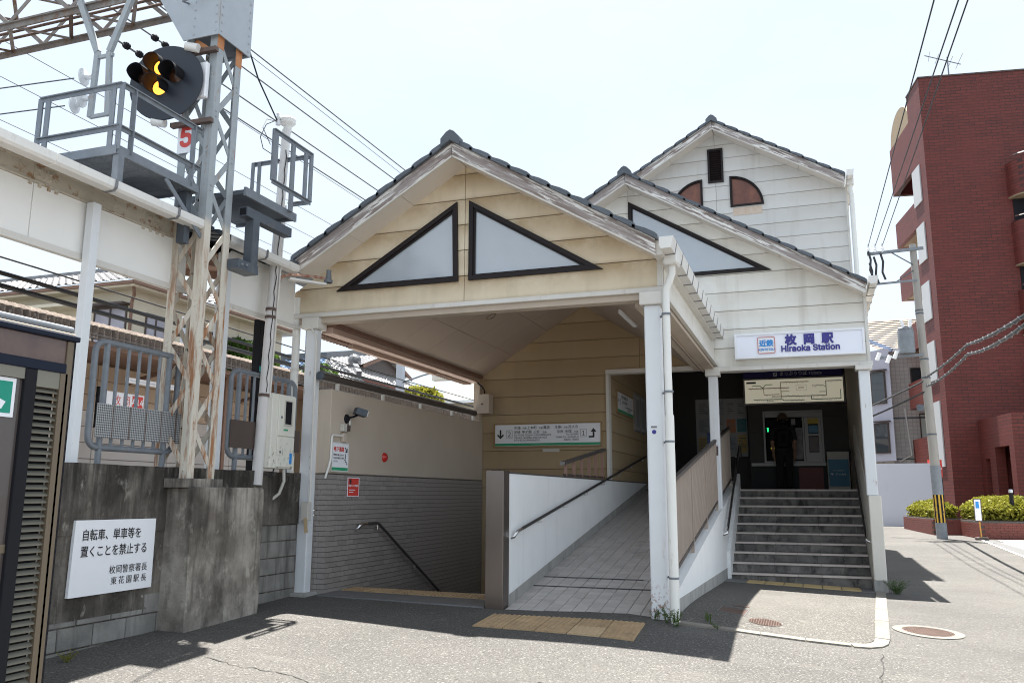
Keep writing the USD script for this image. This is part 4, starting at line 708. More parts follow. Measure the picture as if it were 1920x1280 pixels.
# ------------------------------------------------------------------ tiled wall over the underpass
TW = thing('underpass_wall', 'wall of grey tiles below and cream plaster above beside the underpass stairs', 'wall', (-6, 9.7, 0))
part(TW, 'plaster', Mb().box(-6.10, -5.90, 9.62, 15.09, 1.565, 2.66, .01), m_plast); part(TW, 'tile_bed', Mb().box(-6.09, -5.908, 9.63, 15.09, -3, 1.56), m_grout)
rest = Mb(); nb = 0
for r in range(46):
    z0 = 1.552 - .0655 * (r + 1)
    for c in range(-1, 28):
        y0 = 9.62 + .2 * c + (.1 if r % 2 else 0); y1 = y0 + .196; y0 = max(y0, 9.62); y1 = min(y1, 15.08)
        if y1 - y0 < .03: continue
        mb = Mb().box(-5.912, -5.897 + rnd.uniform(-.0012, .0012), y0, y1, z0 + .003, z0 + .0625)
        if c < 12 and z0 > -.06 and nb < 290: part(TW, 'wall_tile', mb, m_brick); nb += 1
        else: rest.add(*mb.get())
for r in range(25):
    z0 = 1.552 - .0655 * (r + 1)
    for (a, b) in (((-6.10, -6.002), (-5.998, -5.90)) if r % 2 else ((-6.10, -6.05), (-6.046, -5.90))): rest.add(*Mb().box(a, b, 9.612, 9.628, z0 + .003, z0 + .0625).get())
part(TW, 'far_wall_tiles', rest, m_brick, kind='stuff')
hp = thing('roof_pipe', 'thick brown round pipe lying above the cream wall of the underpass', 'pipe', (-6.0, 9.4, 2.77))
part(hp, 'pipe', Mb().cyl((-6.0, 9.5, 2.82), (-6.0, 15.05, 2.82), .055, 16), m_brdark, smooth=30); part(hp, 'end_cap', Mb().cyl((-6.0, 9.47, 2.82), (-6.0, 9.5, 2.82), .06, 16), m_galvd, smooth=30)
for y in (9.9, 11.2, 12.5, 13.8, 14.8): part(hp, 'bracket', Mb().box(-6.02, -5.98, y, y + .04, 2.66, 2.78), m_trim)
fl = thing('floodlight', 'small black floodlight on a round base on the cream wall', 'floodlight', (-5.9, 10.1, 2.3))
part(fl, 'base', Mb().lathe([(0, .03), (.05, .028), (.065, 0)], (-5.9, 10.02, 2.30), (1, 0, 0)), m_black, smooth=30); part(fl, 'arm', Mb().tube([(-5.87, 10.02, 2.31), (-5.80, 10.05, 2.33), (-5.76, 10.1, 2.36)], .015), m_black)
part(fl, 'lamp_head', Mb().bar((-5.78, 10.04, 2.41), (-5.68, 10.15, 2.37), .15, .09, (.2, .2, 1)), m_galvd); part(fl, 'lens', Mb().bar((-5.682, 10.148, 2.371), (-5.674, 10.157, 2.368), .135, .075, (.2, .2, 1)), m_lamp)
jb = thing('junction_box', 'pair of small dirty junction boxes with conduit under the floodlight', 'junction box', (-5.9, 9.9, 2.15))
part(jb, 'box', Mb().box(-5.9, -5.84, 9.86, 9.95, 2.12, 2.22, .006), m_gbox); part(jb, 'box', Mb().box(-5.9, -5.85, 9.88, 9.97, 1.98, 2.10, .006), m_plast); part(jb, 'dark_side', Mb().box(-5.9, -5.835, 9.955, 10.03, 2.13, 2.21, .004), m_brd)
part(jb, 'conduit', Mb().tube([(-5.87, 9.88, 2.06), (-5.88, 9.66, 2.06), (-5.88, 9.635, 2.03), (-5.88, 9.63, 1.75), (-5.885, 9.60, 1.65), (-5.92, 9.58, 1.5)], .014), m_pipe, smooth=30); part(jb, 'conduit', Mb().tube([(-5.87, 10.03, 2.17), (-5.87, 10.06, 2.20), (-5.87, 10.06, 2.28)], .01), m_pipe)
us = thing('underpass_sign', 'white underpass sign with red heading, arrow and green foot on the tiled wall', 'sign', (-5.9, 9.75, 1.75))
part(us, 'board', Mb().box(-5.9, -5.885, 9.67, 10.08, 1.60, 1.965), m_wh); part(us, 'frame', Mb().poly(sbox(9.655, 1.585, 10.095, 1.98).difference(sbox(9.67, 1.60, 10.08, 1.965)), 'x', -5.9, -5.882), m_gbox); part(us, 'green_stripe', Mb().box(-5.886, -5.884, 9.675, 10.075, 1.605, 1.645), m_green)
text(us, '地下通路', (-5.885, 9.70, 1.86), YR, ZU, .066, m_red, bold=2)
for i, s_ in enumerate(('線路向い側に行かれる', '方は地下通路をご利用', 'ください。')): text(us, s_, (-5.885, 9.70, 1.80 - .042 * i), YR, ZU, .026, m_blk)
ARR = Polygon([(-.5, -.09), (.18, -.09), (-.05, -.32), (.12, -.4), (.5, 0), (.12, .4), (-.05, .32), (.18, .09), (-.5, .09)])
def arrow(t, c, r, u, size, deg, m, lift=.002): flat(t, 'arrow', shapely.affinity.rotate(shapely.affinity.scale(ARR, size, size, origin=(0, 0)), deg, origin=(0, 0)), c, r, u, m, lift)
arrow(us, (-5.885, 10.02, 1.88), YR, ZU, .09, -45, m_blk)
flat(us, 'pictogram', unary_union([LineString([(0, 0), (.03, 0), (.03, -.03), (.06, -.03), (.06, -.06), (.085, -.06)]).buffer(.005), sbox(.018, .012, .036, .055), Polygon([(.027 + .01 * math.cos(t), .068 + .01 * math.sin(t)) for t in np.linspace(0, 6.28, 10)])]), (-5.885, 9.975, 1.75), YR, ZU, m_blk)
be = thing('alarm_bell', 'round red alarm bell on the cream wall', 'alarm', (-5.9, 11.1, 1.84))
part(be, 'bell', Mb().lathe([(0, .05), (.03, .047), (.055, .034), (.068, .01), (.07, 0)], (-5.9, 11.13, 1.83), (1, 0, 0), 24), m_bellr, smooth=True); part(be, 'centre', Mb().lathe([(0, .062), (.012, .06), (.014, .045)], (-5.9, 11.13, 1.83), (1, 0, 0)), mat('bell_dark', (.3, .02, .02), .4))
rs = thing('camera_sign', 'small red security camera notice with white lettering on the grey tiles', 'sign', (-5.9, 10.25, 1.4))
part(rs, 'board', Mb().box(-5.897, -5.888, 10.10, 10.40, 1.27, 1.515), m_red); part(rs, 'white_edge', Mb().poly(sbox(10.095, 1.265, 10.405, 1.52).difference(sbox(10.105, 1.275, 10.395, 1.51)), 'x', -5.892, -5.886), m_wh)
text(rs, '防犯カメラ作動中', (-5.888, 10.25, 1.40), YR, ZU, .033, m_wh, align='c', bold=1); flat(rs, 'camera_mark', unary_union([sbox(-.02, -.01, .03, .03), Polygon([(-.02, -.01), (.03, -.01), (.012, -.045), (0, -.045)])]), (-5.888, 10.16, 1.47), YR, ZU, m_blk)
for r in range(2): part(rs, 'print_line', Mb().box(-5.888, -5.886, 10.14, 10.30 - r * .05, 1.35 - r * .03, 1.36 - r * .03), m_wh)
h4 = thing('handrail', 'dark handrail with chrome ends going down the underpass stairs on the tiled wall', 'handrail', (-5.83, 10.3, .87))
rail(h4, [(-5.83, 10.45, .90), (-5.83, 10.86, .90), (-5.83, 10.92, .88), (-5.83, 14.9, -1.24)], .02); part(h4, 'end_cap', Mb().tube([(-5.83, 10.56, .90), (-5.83, 10.41, .90), (-5.835, 10.375, .88), (-5.85, 10.36, .84), (-5.89, 10.36, .83)], .0215, 12), m_chrome, smooth=40)
for y, z in ((10.87, .87), (12.1, .23), (13.3, -.41)): part(h4, 'bracket', Mb().tube([(-5.83, y, z), (-5.83, y, z - .06), (-5.895, y, z - .065)], .009, 8), m_chrome)
ps = thing('platform_direction_sign', 'long white platform direction sign with arrows and green foot stripe on the porch back wall', 'sign', (-4.6, 15.08, 2.2))
part(ps, 'board', Mb().box(-5.64, -3.59, 15.07, 15.098, 2.20, 2.60), m_wh); part(ps, 'green_stripe', Mb().box(-5.64, -3.59, 15.0685, 15.0705, 2.205, 2.25), m_green)
part(ps, 'frame', Mb().poly(sbox(-5.665, 2.175, -3.565, 2.625).difference(sbox(-5.64, 2.20, -3.59, 2.60)), 'y', 15.06, 15.098), '/World/Looks/wood_frame')
so = lambda x, z: (x, 15.07, z)
arrow(ps, so(-5.53, 2.42), XR, ZU, .17, -90, m_blk); flat(ps, 'number_box', sbox(-.05, -.07, .065, .075).difference(sbox(-.045, -.065, .06, .07)), so(-5.36, 2.42), XR, ZU, m_blk); text(ps, '2', so(-5.352, 2.375), XR, ZU, .12, m_blk, align='c')
text(ps, '布施', so(-5.26, 2.515), XR, ZU, .066, m_blk); text(ps, '大阪', so(-5.09, 2.515), XR, ZU, .042, m_blk); text(ps, '上本町', so(-5.0, 2.515), XR, ZU, .064, m_blk); text(ps, '大阪', so(-4.77, 2.515), XR, ZU, .042, m_blk); text(ps, '難波', so(-4.68, 2.515), XR, ZU, .064, m_blk)
text(ps, '尼崎  甲子園  三宮', so(-5.26, 2.435), XR, ZU, .064, m_blk); text(ps, '方面', so(-4.70, 2.435), XR, ZU, .042, m_blk)
for i, s_ in enumerate(('For FUSE ŌSAKA-UEHOMMACHI', 'ŌSAKA-NAMBA AMAGASAKI', 'KŌSHIEN SANNOMIYA')): text(ps, s_, so(-5.26, 2.385 - .048 * i), XR, ZU, .046, m_blk, 'lat')
text(ps, '生駒', so(-4.46, 2.515), XR, ZU, .066, m_blk); text(ps, '大和', so(-4.29, 2.515), XR, ZU, .042, m_blk); text(ps, '西大寺', so(-4.2, 2.515), XR, ZU, .064, m_blk); text(ps, '奈良  天理', so(-4.42, 2.435), XR, ZU, .064, m_blk); text(ps, '方面', so(-4.09, 2.435), XR, ZU, .042, m_blk)
for i, s_ in enumerate(('For IKOMA', 'YAMATO-SAIDAIJI', 'NARA TENRI')): text(ps, s_, so(-4.0, 2.385 - .048 * i), XR, ZU, .046, m_blk, 'lat', align='r')
flat(ps, 'number_box', sbox(-.05, -.07, .065, .075).difference(sbox(-.045, -.065, .06, .07)), so(-3.92, 2.42), XR, ZU, m_blk); text(ps, '1', so(-3.912, 2.375), XR, ZU, .12, m_blk, align='c')
flat(ps, 'arrow', unary_union([LineString([(-.09, -.07), (0.0, -.07), (0.0, .03)]).buffer(.016, cap_style=2), Polygon([(-.055, .02), (0, .09), (.055, .02)])]), so(-3.72, 2.42), XR, ZU, m_blk)
solo('name_plate', 'small pale plate under the long platform direction sign', 'plate', Mb().box(-4.70, -4.38, 15.088, 15.0985, 2.085, 2.145), m_gbox)
eb = thing('electrical_cabinet', 'cream electrical cabinet on a post at the far end of the side opening', 'cabinet', (-5.8, 14.9, 2.85))
part(eb, 'cabinet', Mb().box(-5.90, -5.66, 14.78, 15.02, 2.80, 3.17, .008), m_plast); part(eb, 'lock', Mb().lathe([(0, .01), (.015, .008), (.016, 0)], (-5.80, 14.78, 2.98), (0, -1, 0)), m_black); part(eb, 'post', Mb().box(-6.02, -5.90, 14.9, 15.05, 2.66, 3.4), m_plast); part(eb, 'cable', Mb().tube([(-5.8, 14.9, 3.17), (-5.80, 14.9, 3.25), (-5.85, 14.88, 3.33), (-5.93, 14.86, 3.4)], .015), m_black)

# ------------------------------------------------------------------ the concrete wall on the left with what stands on it
CW = thing('concrete_wall', 'stained concrete wall with a row of concrete blocks at its foot', 'wall', (-6.3, 6, 0))
def rough(mb, y0, res, amp, seed):
    v, f = mb.get(); v, f = trimesh.remesh.subdivide_to_size(v, f, res); v = np.array(v); v[:, 0] += (meshkit.fbm(v * 3.1, 4, seed) - .5) * amp; v[:, 2] += (meshkit.fbm(v * 2.3 + 9, 3, seed) - .5) * amp * .8; return v, np.array(f)
part(CW, 'upper_wall', rough(Mb().box(-6.45, -6.195, 3.0, 9.44, .93, 1.565), 0, .16, .03, 3), m_concw); part(CW, 'wall_core', Mb().box(-6.44, -6.215, 3.0, 9.44, -.4, .935), m_concw)
for r in range(6):
    for c in range(17):
        y0 = 9.42 - .395 * (c + 1) + (.2 if r % 2 else 0); y1 = min(y0 + .385, 9.43); z0 = .925 - .195 * (r + 1)
        if z0 < -.3 or (y1 - y0) < .05 or (7.2 < y0 < 7.8): continue
        if 3.0 < y0 and (y0 > 8.1 or z0 < .2): part(CW, 'block', Mb().box(-6.25, -6.205 + rnd.uniform(-.004, .004), y0, y1, z0 + .004, z0 + .188, .006), m_block)
        elif y0 > 3.0: pass
part(CW, 'plaster_face', rough(Mb().box(-6.25, -6.203, 3.0, 8.08, .195, .94), 0, .16, .012, 8), m_concw)
pv, pf = Mb().box(-6.4, -5.865, 7.06, 8.23, -.3, 1.365, .015).get(); pv, pf = trimesh.remesh.subdivide_to_size(pv, pf, .14); pv = np.array(pv); pv += (meshkit.fbm(pv * 3.3, 4, 5)[:, None] - .5) * np.array([.02, .018, .012])
solo('mast_pedestal', 'tall stained concrete pedestal in front of the wall carrying the lattice mast', 'pedestal', (pv, np.array(pf)), m_conc)
sn = thing('no_parking_sign', 'white board with black Japanese lettering on the stained concrete wall', 'sign', (-6.19, 6.4, .7))
part(sn, 'board', Mb().poly([(5.90, .395), (6.895, .40), (6.895, 1.055), (5.915, 1.06)], 'x', -6.20, -6.168), m_wh)
for s_, y, z, h in (('自転車、単車等を', 5.99, .89, .105), ('置くことを禁止する', 5.99, .745, .105)): text(sn, s_, (-6.168, y, z), YR, ZU, h, m_blk, bold=1, squeeze=.86)
for s_, z in (('枚岡警察署長', .575), ('東 花 園 駅 長', .475)): text(sn, s_, (-6.168, 6.82, z), YR, ZU, .08 if '警' in s_ else .076, m_blk, align='r')
def pipefence(label, ya, yb, bars, board):
    t = thing('pipe_fence', label, 'fence', (-6.3, ya, 1.57)); x = -6.3
    r = .11; z0, z1 = 1.72, 2.72; A = (YR, ZU)
    loop = arcp((x, yb - r, z1 - r), r, 0, math.pi / 2, 6, A) + arcp((x, ya + r, z1 - r), r, math.pi / 2, math.pi, 6, A) + arcp((x, ya + r, z0 + r), r, math.pi, 1.5 * math.pi, 6, A) + arcp((x, yb - r, z0 + r), r, 1.5 * math.pi, 2 * math.pi, 6, A); loop.append(loop[0])
    part(t, 'frame', Mb().tube(loop, .03, 10), m_galv, smooth=40)
    n = bars
    for k in range(n):
        y = ya + (yb - ya) * (k + 1) / (n + 1); leg = k in (0, n - 1); part(t, 'leg' if leg else 'bar', Mb().cyl((x, y, 1.5 if leg else z0), (x, y, z1), .029 if leg else .017, 10), m_galv, smooth=40)
    return t
f1 = pipefence('grey pipe fence with a rust streaked mesh plate on the wall left of the mast', 6.08, 7.20, 7, 0); f2 = pipefence('grey pipe fence with brown boards on the wall right of the mast', 8.08, 9.38, 8, 1)
m_mesh = usdkit.material(stage, '/World/Looks/rusted_mesh_plate', {'geo': ('geometry', {}), 'mp': ('mapping', {'rotation': (.785, 0, 0), 'scale': (1, 1, 1)}), 'ck': ('checker_texture', {'scale': 62.0, 'color1': (.07, .075, .08), 'color2': (.40, .41, .415)}), 's': ('separate_xyz', {}), 'w': ('math', {'math_type': 'multiply_add', 'value2': 4.7, 'value3': -29.2}), 'fr': ('math', {'math_type': 'fraction'}), 'sb': ('math', {'math_type': 'subtract', 'value2': .5}), 'ab': ('math', {'math_type': 'absolute'}), 'mr': ('map_range', {'from_min': .07, 'from_max': .0, 'clamp': True}), 'n': ('noise_texture', {'scale': 30.0, 'detail': 4.0}), 'mu': ('math', {'math_type': 'multiply'}), 'm2': ('math', {'math_type': 'multiply', 'value2': 2.0, 'use_clamp': True}), 'mx': ('mix', {'color2': (.09, .05, .035)}), 'p': ('principled_bsdf', {'roughness': .6, 'metallic': .2})},
    [('geo.position', 'mp.vector'), ('mp.vector', 'ck.vector'), ('geo.position', 's.vector'), ('s.y', 'w.value1'), ('w.value', 'fr.value1'), ('fr.value', 'sb.value1'), ('sb.value', 'ab.value1'), ('ab.value', 'mr.value'), ('geo.position', 'n.vector'), ('mr.result', 'mu.value1'), ('n.fac', 'mu.value2'), ('mu.value', 'm2.value1'), ('m2.value', 'mx.fac'), ('ck.color', 'mx.color1'), ('mx.color', 'p.base_color')], surface='p.BSDF')
part(f1, 'mesh_plate', Mb().box(-6.262, -6.255, 6.12, 7.24, 1.81, 2.13), m_mesh); part(f2, 'board', Mb().box(-6.262, -6.25, 8.06, 8.62, 1.82, 2.14), m_brd); part(f2, 'board', Mb().box(-6.262, -6.25, 9.08, 9.46, 1.82, 2.10), m_brd)

# ------------------------------------------------------------------ the lattice mast, gantry, signal, cages
MA = thing('lattice_mast', 'grey lattice mast with rust streaked cream lower part standing on the concrete pedestal', 'mast', (-6.2, 7.3, 1.4))
x0, x1, y0, y1 = -6.42, -5.99, 7.08, 7.50
part(MA, 'base_plate', Mb().box(-6.5, -5.94, 7.0, 7.58, 1.36, 1.45), m_conc)
for (x, y, sx, sy) in ((x1, y0, -1, 1), (x1, y1, -1, -1), (x0, y0, 1, 1), (x0, y1, 1, -1)):
    L_ = Polygon([(x, y), (x + .1 * sx, y), (x + .1 * sx, y + .011 * sy), (x + .011 * sx, y + .011 * sy), (x + .011 * sx, y + .1 * sy), (x, y + .1 * sy)])
    if not L_.is_valid or L_.exterior.is_ccw is False: L_ = shapely.geometry.polygon.orient(L_)
    part(MA, 'leg', Mb().poly(L_, 'z', 1.45, 6.35), m_mast)
zs = np.arange(1.56, 6.3, .43); riv = Mb()
for k, (za, zb_) in enumerate(zip(zs, zs[1:])):
    s = k % 2; a, b = (y0 + .05, y1 - .05) if s else (y1 - .05, y0 + .05)
    part(MA, 'lattice_bar', Mb().bar((x1 - .018, a, za), (x1 - .018, b, zb_), .01, .05, (0, b - a, zb_ - za) and (1, 0, 0)) if 0 else Mb().bar((x1 - .018, a, za), (x1 - .018, b, zb_), .06, .01, (1, 0, 0)), m_mast)
    part(MA, 'lattice_bar', Mb().bar((x0 + .018, b, za), (x0 + .018, a, zb_), .06, .01, (1, 0, 0)), m_mast)
    a, b = (x0 + .05, x1 - .05) if s else (x1 - .05, x0 + .05)
    part(MA, 'lattice_bar', Mb().bar((a, y0 + .018, za), (b, y0 + .018, zb_), .06, .01, (0, 1, 0)), m_mast); part(MA, 'lattice_bar', Mb().bar((b, y1 - .018, za), (a, y1 - .018, zb_), .06, .01, (0, 1, 0)), m_mast)
    for (ya, dz) in ((y0 + .05, -.03), (y0 + .05, .03)) if s else ((y1 - .05, -.03), (y1 - .05, .03)): riv.sph((x1 + .002, ya, za + dz), .013, 1, (.5, 1, 1))
    for dz in (-.03, .03): riv.sph(((x0 if s else x1) + (.05 if s else -.05), y0 - .002, za + dz), .013, 1, (1, .5, 1))
part(MA, 'rivets', riv, m_mast, kind='stuff', smooth=True)
for (ya, xa) in ((7.26, -6.2), (7.32, -6.16)): part(MA, 'conduit', Mb().cyl((xa, ya, 1.45), (xa, ya, 4.5), .014, 8), m_trim, smooth=40)
part(MA, 'primer_patch', Mb().box(x1 - .002, x1 + .003, y0 - .003, y0 + .103, 6.20, 6.36), m_orange); part(MA, 'primer_patch', Mb().box(x1 - .002, x1 + .003, y1 - .103, y1 + .003, 6.14, 6.36), m_orange); part(MA, 'primer_patch', Mb().bar((-6.05, y0 + .008, 6.15), (-6.3, y0 + .008, 6.33), .05, .008, (0, 1, 0)), m_orange)
part(MA, 'head_plate', Mb().poly([(-5.95, 6.32), (-6.42, 6.32), (-6.86, 7.0), (-6.86, 7.6), (-5.95, 7.6)], 'y', 7.02, 7.035), m_cage); part(MA, 'head_plate', Mb().box(-5.962, -5.948, 7.037, 7.60, 6.33, 7.6), m_cage); part(MA, 'head_plate', Mb().box(-6.42, -5.965, 7.585, 7.60, 6.33, 7.6), m_cage); part(MA, 'head_inner', Mb().box(-6.42, -5.97, 7.04, 7.58, 6.36, 6.38), m_galvd)
hv = Mb()
for k in range(8):
    for x in (-5.985, -6.28): hv.sph((x - .0, 7.018, 6.37 + k * .1), .012, 1, (1, .5, 1))
    for y in (7.075, 7.55): hv.sph((-5.945, y, 6.38 + k * .1), .012, 1, (.5, 1, 1))
part(MA, 'rivets', hv, m_cage, kind='stuff', smooth=True); part(MA, 'step_iron', Mb().tube([(-6.38, 7.02, 6.77), (-6.38, 6.92, 6.74), (-6.16, 6.92, 6.77), (-6.16, 7.02, 6.80)], .011, 8), m_galv)
for z in (1.0,): pass
GA = thing('gantry', 'riveted lattice gantry beam reaching from the mast out over the tracks', 'gantry', (-6.8, 7.3, 7.06))
for (y, z) in ((7.04, 7.52), (7.04, 7.08), (7.56, 7.52), (7.56, 7.08)): part(GA, 'chord', Mb().box(-20, -6.6, y - .035, y + .035, z - .012, z + .0).box(-20, -6.6, y - .006, y + .006, z - .08, z - .012), m_gant)
for k in range(26):
    xa, xb = -6.7 - k * .5, -7.2 - k * .5; za, zb_ = (7.08, 7.51) if k % 2 else (7.51, 7.08)
    for y in (7.04, 7.56): part(GA, 'lattice_bar', Mb().bar((xa, y + .012 * (k % 2), za), (xb, y + .012 * (k % 2), zb_), .055, .01, (0, 1, 0)), m_gant)
    ya, yb_ = (7.06, 7.54) if k % 2 else (7.54, 7.06)
    for z in (7.51, 7.06): part(GA, 'cross_bar', Mb().bar((xa, ya, z + .013 * (k % 2)), (xb, yb_, z + .013 * (k % 2)), .045, .012), m_gant if k % 3 else m_iron)
for (yy, z) in ((7.2, 7.14), (7.3, 7.16), (7.38, 7.13)): part(GA, 'cable', Mb().cyl((-20, yy, z), (-6.6, yy, z), .018, 6), m_iron)
DB = thing('feeder_bracket', 'forked steel bracket with white porcelain insulators hanging from the gantry', 'bracket', (-7.5, 7.0, 5.6))
for pts in ([(-7.99, 7.0, 7.12), (-7.64, 7.0, 6.39), (-7.66, 7.0, 5.58)], [(-7.18, 7.0, 7.05), (-7.46, 7.0, 6.37), (-7.40, 7.0, 5.56)]):
    for e_, (a, b) in enumerate(zip(pts, pts[1:])): part(DB, 'arm', Mb().bar(a, b, .07 - .006 * e_, .05 - .008 * e_, (0, 1, 0)), m_mast)
for z in (6.32, 5.58): part(DB, 'tie', Mb().bar((-7.66, 7.0, z), (-7.40, 7.0, z), .034, .04), m_mast)
for (x, z) in ((-7.78, 6.09), (-7.88, 5.76), (-7.78, 5.82)):
    i = part(DB, 'insulator', Mb().lathe([(0, .0), (.03, .0), (.035, .07), (.10, .085), (.105, .10), (.05, .115), (.02, .14), (0, .14)], (x + .08, 7.0, z), (-1, -.25, 0)), m_porc, smooth=40)
for (z, x) in ((6.09, -7.92), (5.76, -8.02)): part(DB, 'wire', Mb().tube([(x, 6.96, z), (-9.6, 6.6, z - .13), (-14, 5.6, z - .1)], .008, 5), m_wireg)
SG = thing('railway_signal', 'round black railway signal with four hooded lamps, two lit amber, beside the mast', 'signal', (-6.49, 6.9, 5.755))
def sgt(mb, deg=10): return mb.rot(deg, np.array([-6.49, 6.9, 5.755]))
part(SG, 'backboard', sgt(Mb().lathe([(0, .0), (.43, .0), (.44, .008), (.44, .016), (.43, .02), (0, .02)], (-6.49, 6.9, 5.755), (0, -1, 0), 48)), m_navy)
m_amb = mat('amber_lens_lit', (.7, .35, .05), .3, emis=((1.0, .36, .045), .75)); m_amoff = mat('dark_lens', (.05, .02, .01), .15)
for (x, z, lit) in ((-6.74, 5.83, 0), (-6.56, 5.94, 1), (-6.37, 5.83, 0), (-6.555, 5.70, 1)):
    hd = Mb(); n = 18; an = np.linspace(math.radians(-38), math.radians(218), n); V = []
    for (r, d) in ((.098, 0), (.10, .21), (.094, .21), (.092, 0)):
        for t in an: L2 = d * (1 - .42 * max(0, -math.sin(t) + .15)) if d else 0; V.append((x + r * math.cos(t), 6.882 - L2, z + r * math.sin(t) - L2 * .10))
    f = []
    for q in range(3):
        for j in range(n - 1): f += [[q * n + j, q * n + j + 1, (q + 1) * n + j + 1], [q * n + j, (q + 1) * n + j + 1, (q + 1) * n + j]]
    h_ = part(SG, 'hood', sgt(hd.add(V, f)), m_black, smooth=40); part(SG, 'lens', sgt(Mb().lathe([(0, .03), (.05, .022), (.085, .0)], (x, 6.878, z), (0, -1, 0), 20)), m_amb if lit else m_amoff, smooth=True)
part(SG, 'housing', Mb().box(-6.22, -6.05, 7.0, 7.06, 5.58, 6.0, .01), m_wh)
for z in (6.12, 5.28): part(SG, 'support_arm', Mb().bar((-6.45, 6.98, z), (-5.96, 7.04, z + .03), .06, .05), m_iron)
for c in ((-6.14, 6.95, 6.14), (-6.5, 6.93, 5.30)): part(SG, 'clamp', Mb().cyl(c, (c[0] - .14, c[1] - .03, c[2] + .03), .05, 14), m_gut, smooth=40)
np_ = thing('number_plate', 'white plate with a red five beside the lattice mast', 'plate', (-6.4, 7.0, 5.0)); part(np_, 'plate', Mb().box(-6.42, -6.19, 7.055, 7.065, 4.98, 5.36), m_wh); text(np_, '5', (-6.305, 7.055, 5.06), XR, ZU, .30, m_red, 'lat', 4, 'c')
def cagebar(t, a, b, w=.045, n='rail'): return part(t, n, Mb().bar(np.add(a, (0, 0, .004)), np.add(b, (0, 0, .004)), w, .012).bar(np.add(a, (0, 0, -w / 2)), np.add(b, (0, 0, -w / 2)), .009, w), m_galv)
C1 = thing('signal_cage', 'galvanised maintenance cage with grated floor in front of the signal', 'platform', (-6.5, 6.4, 4.5))
xc_, xl_, yf, yb_ = -6.03, -7.06, 5.85, 6.98
for z in (5.17, 4.74): cagebar(C1, (xl_, yf, z), (xc_, yf, z)); cagebar(C1, (xc_, yf, z), (xc_, yb_, z))
for (x, y) in ((xc_, yf), (xl_, yf), (xl_ + .1, yf), (xc_, yf + .16), (xc_, 6.86), (xc_ - .1, yf)): part(C1, 'post', Mb().box(x - .03, x + .03, y - .006, y + .006, 4.5, 5.17).box(x - .03, x - .018, y, y + .05, 4.5, 5.17), m_galv)
part(C1, 'floor_frame', Mb().bar((-6.78, yf, 4.5), (xc_, yf, 4.5), .02, .09).bar((-6.78, yf, 4.5), (-6.78, yb_, 4.5), .02, .09).bar((xc_, yf, 4.5), (xc_, yb_, 4.5), .02, .09).bar((-6.78, yb_, 4.5), (xc_, yb_, 4.5), .02, .09), m_galv)
gr_ = Mb()
for k in range(30): gr_.box(-6.77 + k * .0255, -6.764 + k * .0255, yf, yb_, 4.47, 4.52)
for k in range(9): gr_.box(-6.77, xc_, yf + .06 + k * .13, yf + .07 + k * .13, 4.475, 4.515)
part(C1, 'grating', gr_, m_galv, kind='stuff'); part(C1, 'leg', Mb().box(xc_ - .05, xc_ + .02, yf + .01, yf + .08, 4.15, 4.46), m_galv); part(C1, 'brace', Mb().bar((xc_, 6.5, 4.45), (xc_, 7.08, 4.0), .05, .012, (1, 0, 0)), m_galv); part(C1, 'leg', Mb().box(-6.2, -6.1, 6.9, 6.98, 3.9, 4.46), m_galvd)
C2 = thing('signal_cage', 'smaller galvanised cage and platform on the far side of the mast behind the cracked pole', 'platform', (-6.2, 8.2, 4.65))
for z in (5.55, 4.92): cagebar(C2, (-5.78, 7.91, z), (-5.78, 8.73, z))
for y, w in ((7.95, .05), (8.32, .035), (8.6, .03), (8.72, .03)): part(C2, 'post', Mb().box(-5.80, -5.775, y - w, y + w, 4.66 if y == 8.32 else 4.92, 5.55), m_galv)
cagebar(C2, (-6.68, 8.72, 5.54), (-5.78, 8.72, 5.54)); cagebar(C2, (-6.1, 8.72, 4.93), (-5.78, 8.72, 4.93))
for x in (-6.66, -6.56): part(C2, 'post', Mb().box(x - .025, x + .025, 8.70, 8.715, 4.66, 5.54), m_galv)
part(C2, 'floor', Mb().box(-6.66, -5.84, 7.52, 8.45, 4.62, 4.67), m_galvd); part(C2, 'floor_edge', Mb().bar((-5.83, 7.5, 4.64), (-5.83, 8.5, 4.64), .03, .1).bar((-5.84, 8.45, 4.64), (-6.66, 8.45, 4.64), .03, .1), m_galv)
BK = thing('box_bracket', 'blue grey box section bracket bolted to the mast below the far cage', 'bracket', (-5.85, 7.7, 3.9))
part(BK, 'arm', Mb().box(-5.95, -5.84, 7.58, 8.45, 4.38, 4.49), m_galvd); part(BK, 'upright', Mb().box(-5.95, -5.84, 7.70, 7.82, 3.86, 4.379), m_galvd); part(BK, 'foot', Mb().box(-6.02, -5.84, 7.48, 7.84, 3.75, 3.859), m_galvd); part(BK, 'bolts', Mb().sph((-5.835, 7.54, 3.80), .018, 1).sph((-5.835, 7.62, 3.81), .018, 1), m_galv); part(BK, 'opening', Mb().box(-5.935, -5.855, 7.574, 7.579, 4.395, 4.475), m_black)
CP = thing('service_pole', 'white cracked service pole with a cap and wires on top rising behind the meter box', 'pole', (-6.2, 8.56, 1.5))
part(CP, 'pole', Mb().tube([(-6.2, 8.53, 1.4), (-6.2, 8.74, 5.95)], [.066, .055], 18), mat('pole_white', (.62, .60, .585), .6, mott=(3, .5, (.52, .50, .48)), dirt=[((7, 7, .6), .6, .75, (.34, .30, .27), .6)]), smooth=30)
ck = [(-6.2 + .064 * math.cos(a), 8.53 + .21 * (z - 1.4) / 4.55 + .064 * math.sin(a) * 1.0, z) for z, a in [(2.5 + .09 * k, -.62 + .12 * math.sin(k * 2.1) + rnd.uniform(-.05, .05)) for k in range(36)]]
part(CP, 'crack', Mb().tube(ck, .006, 5), m_crack)
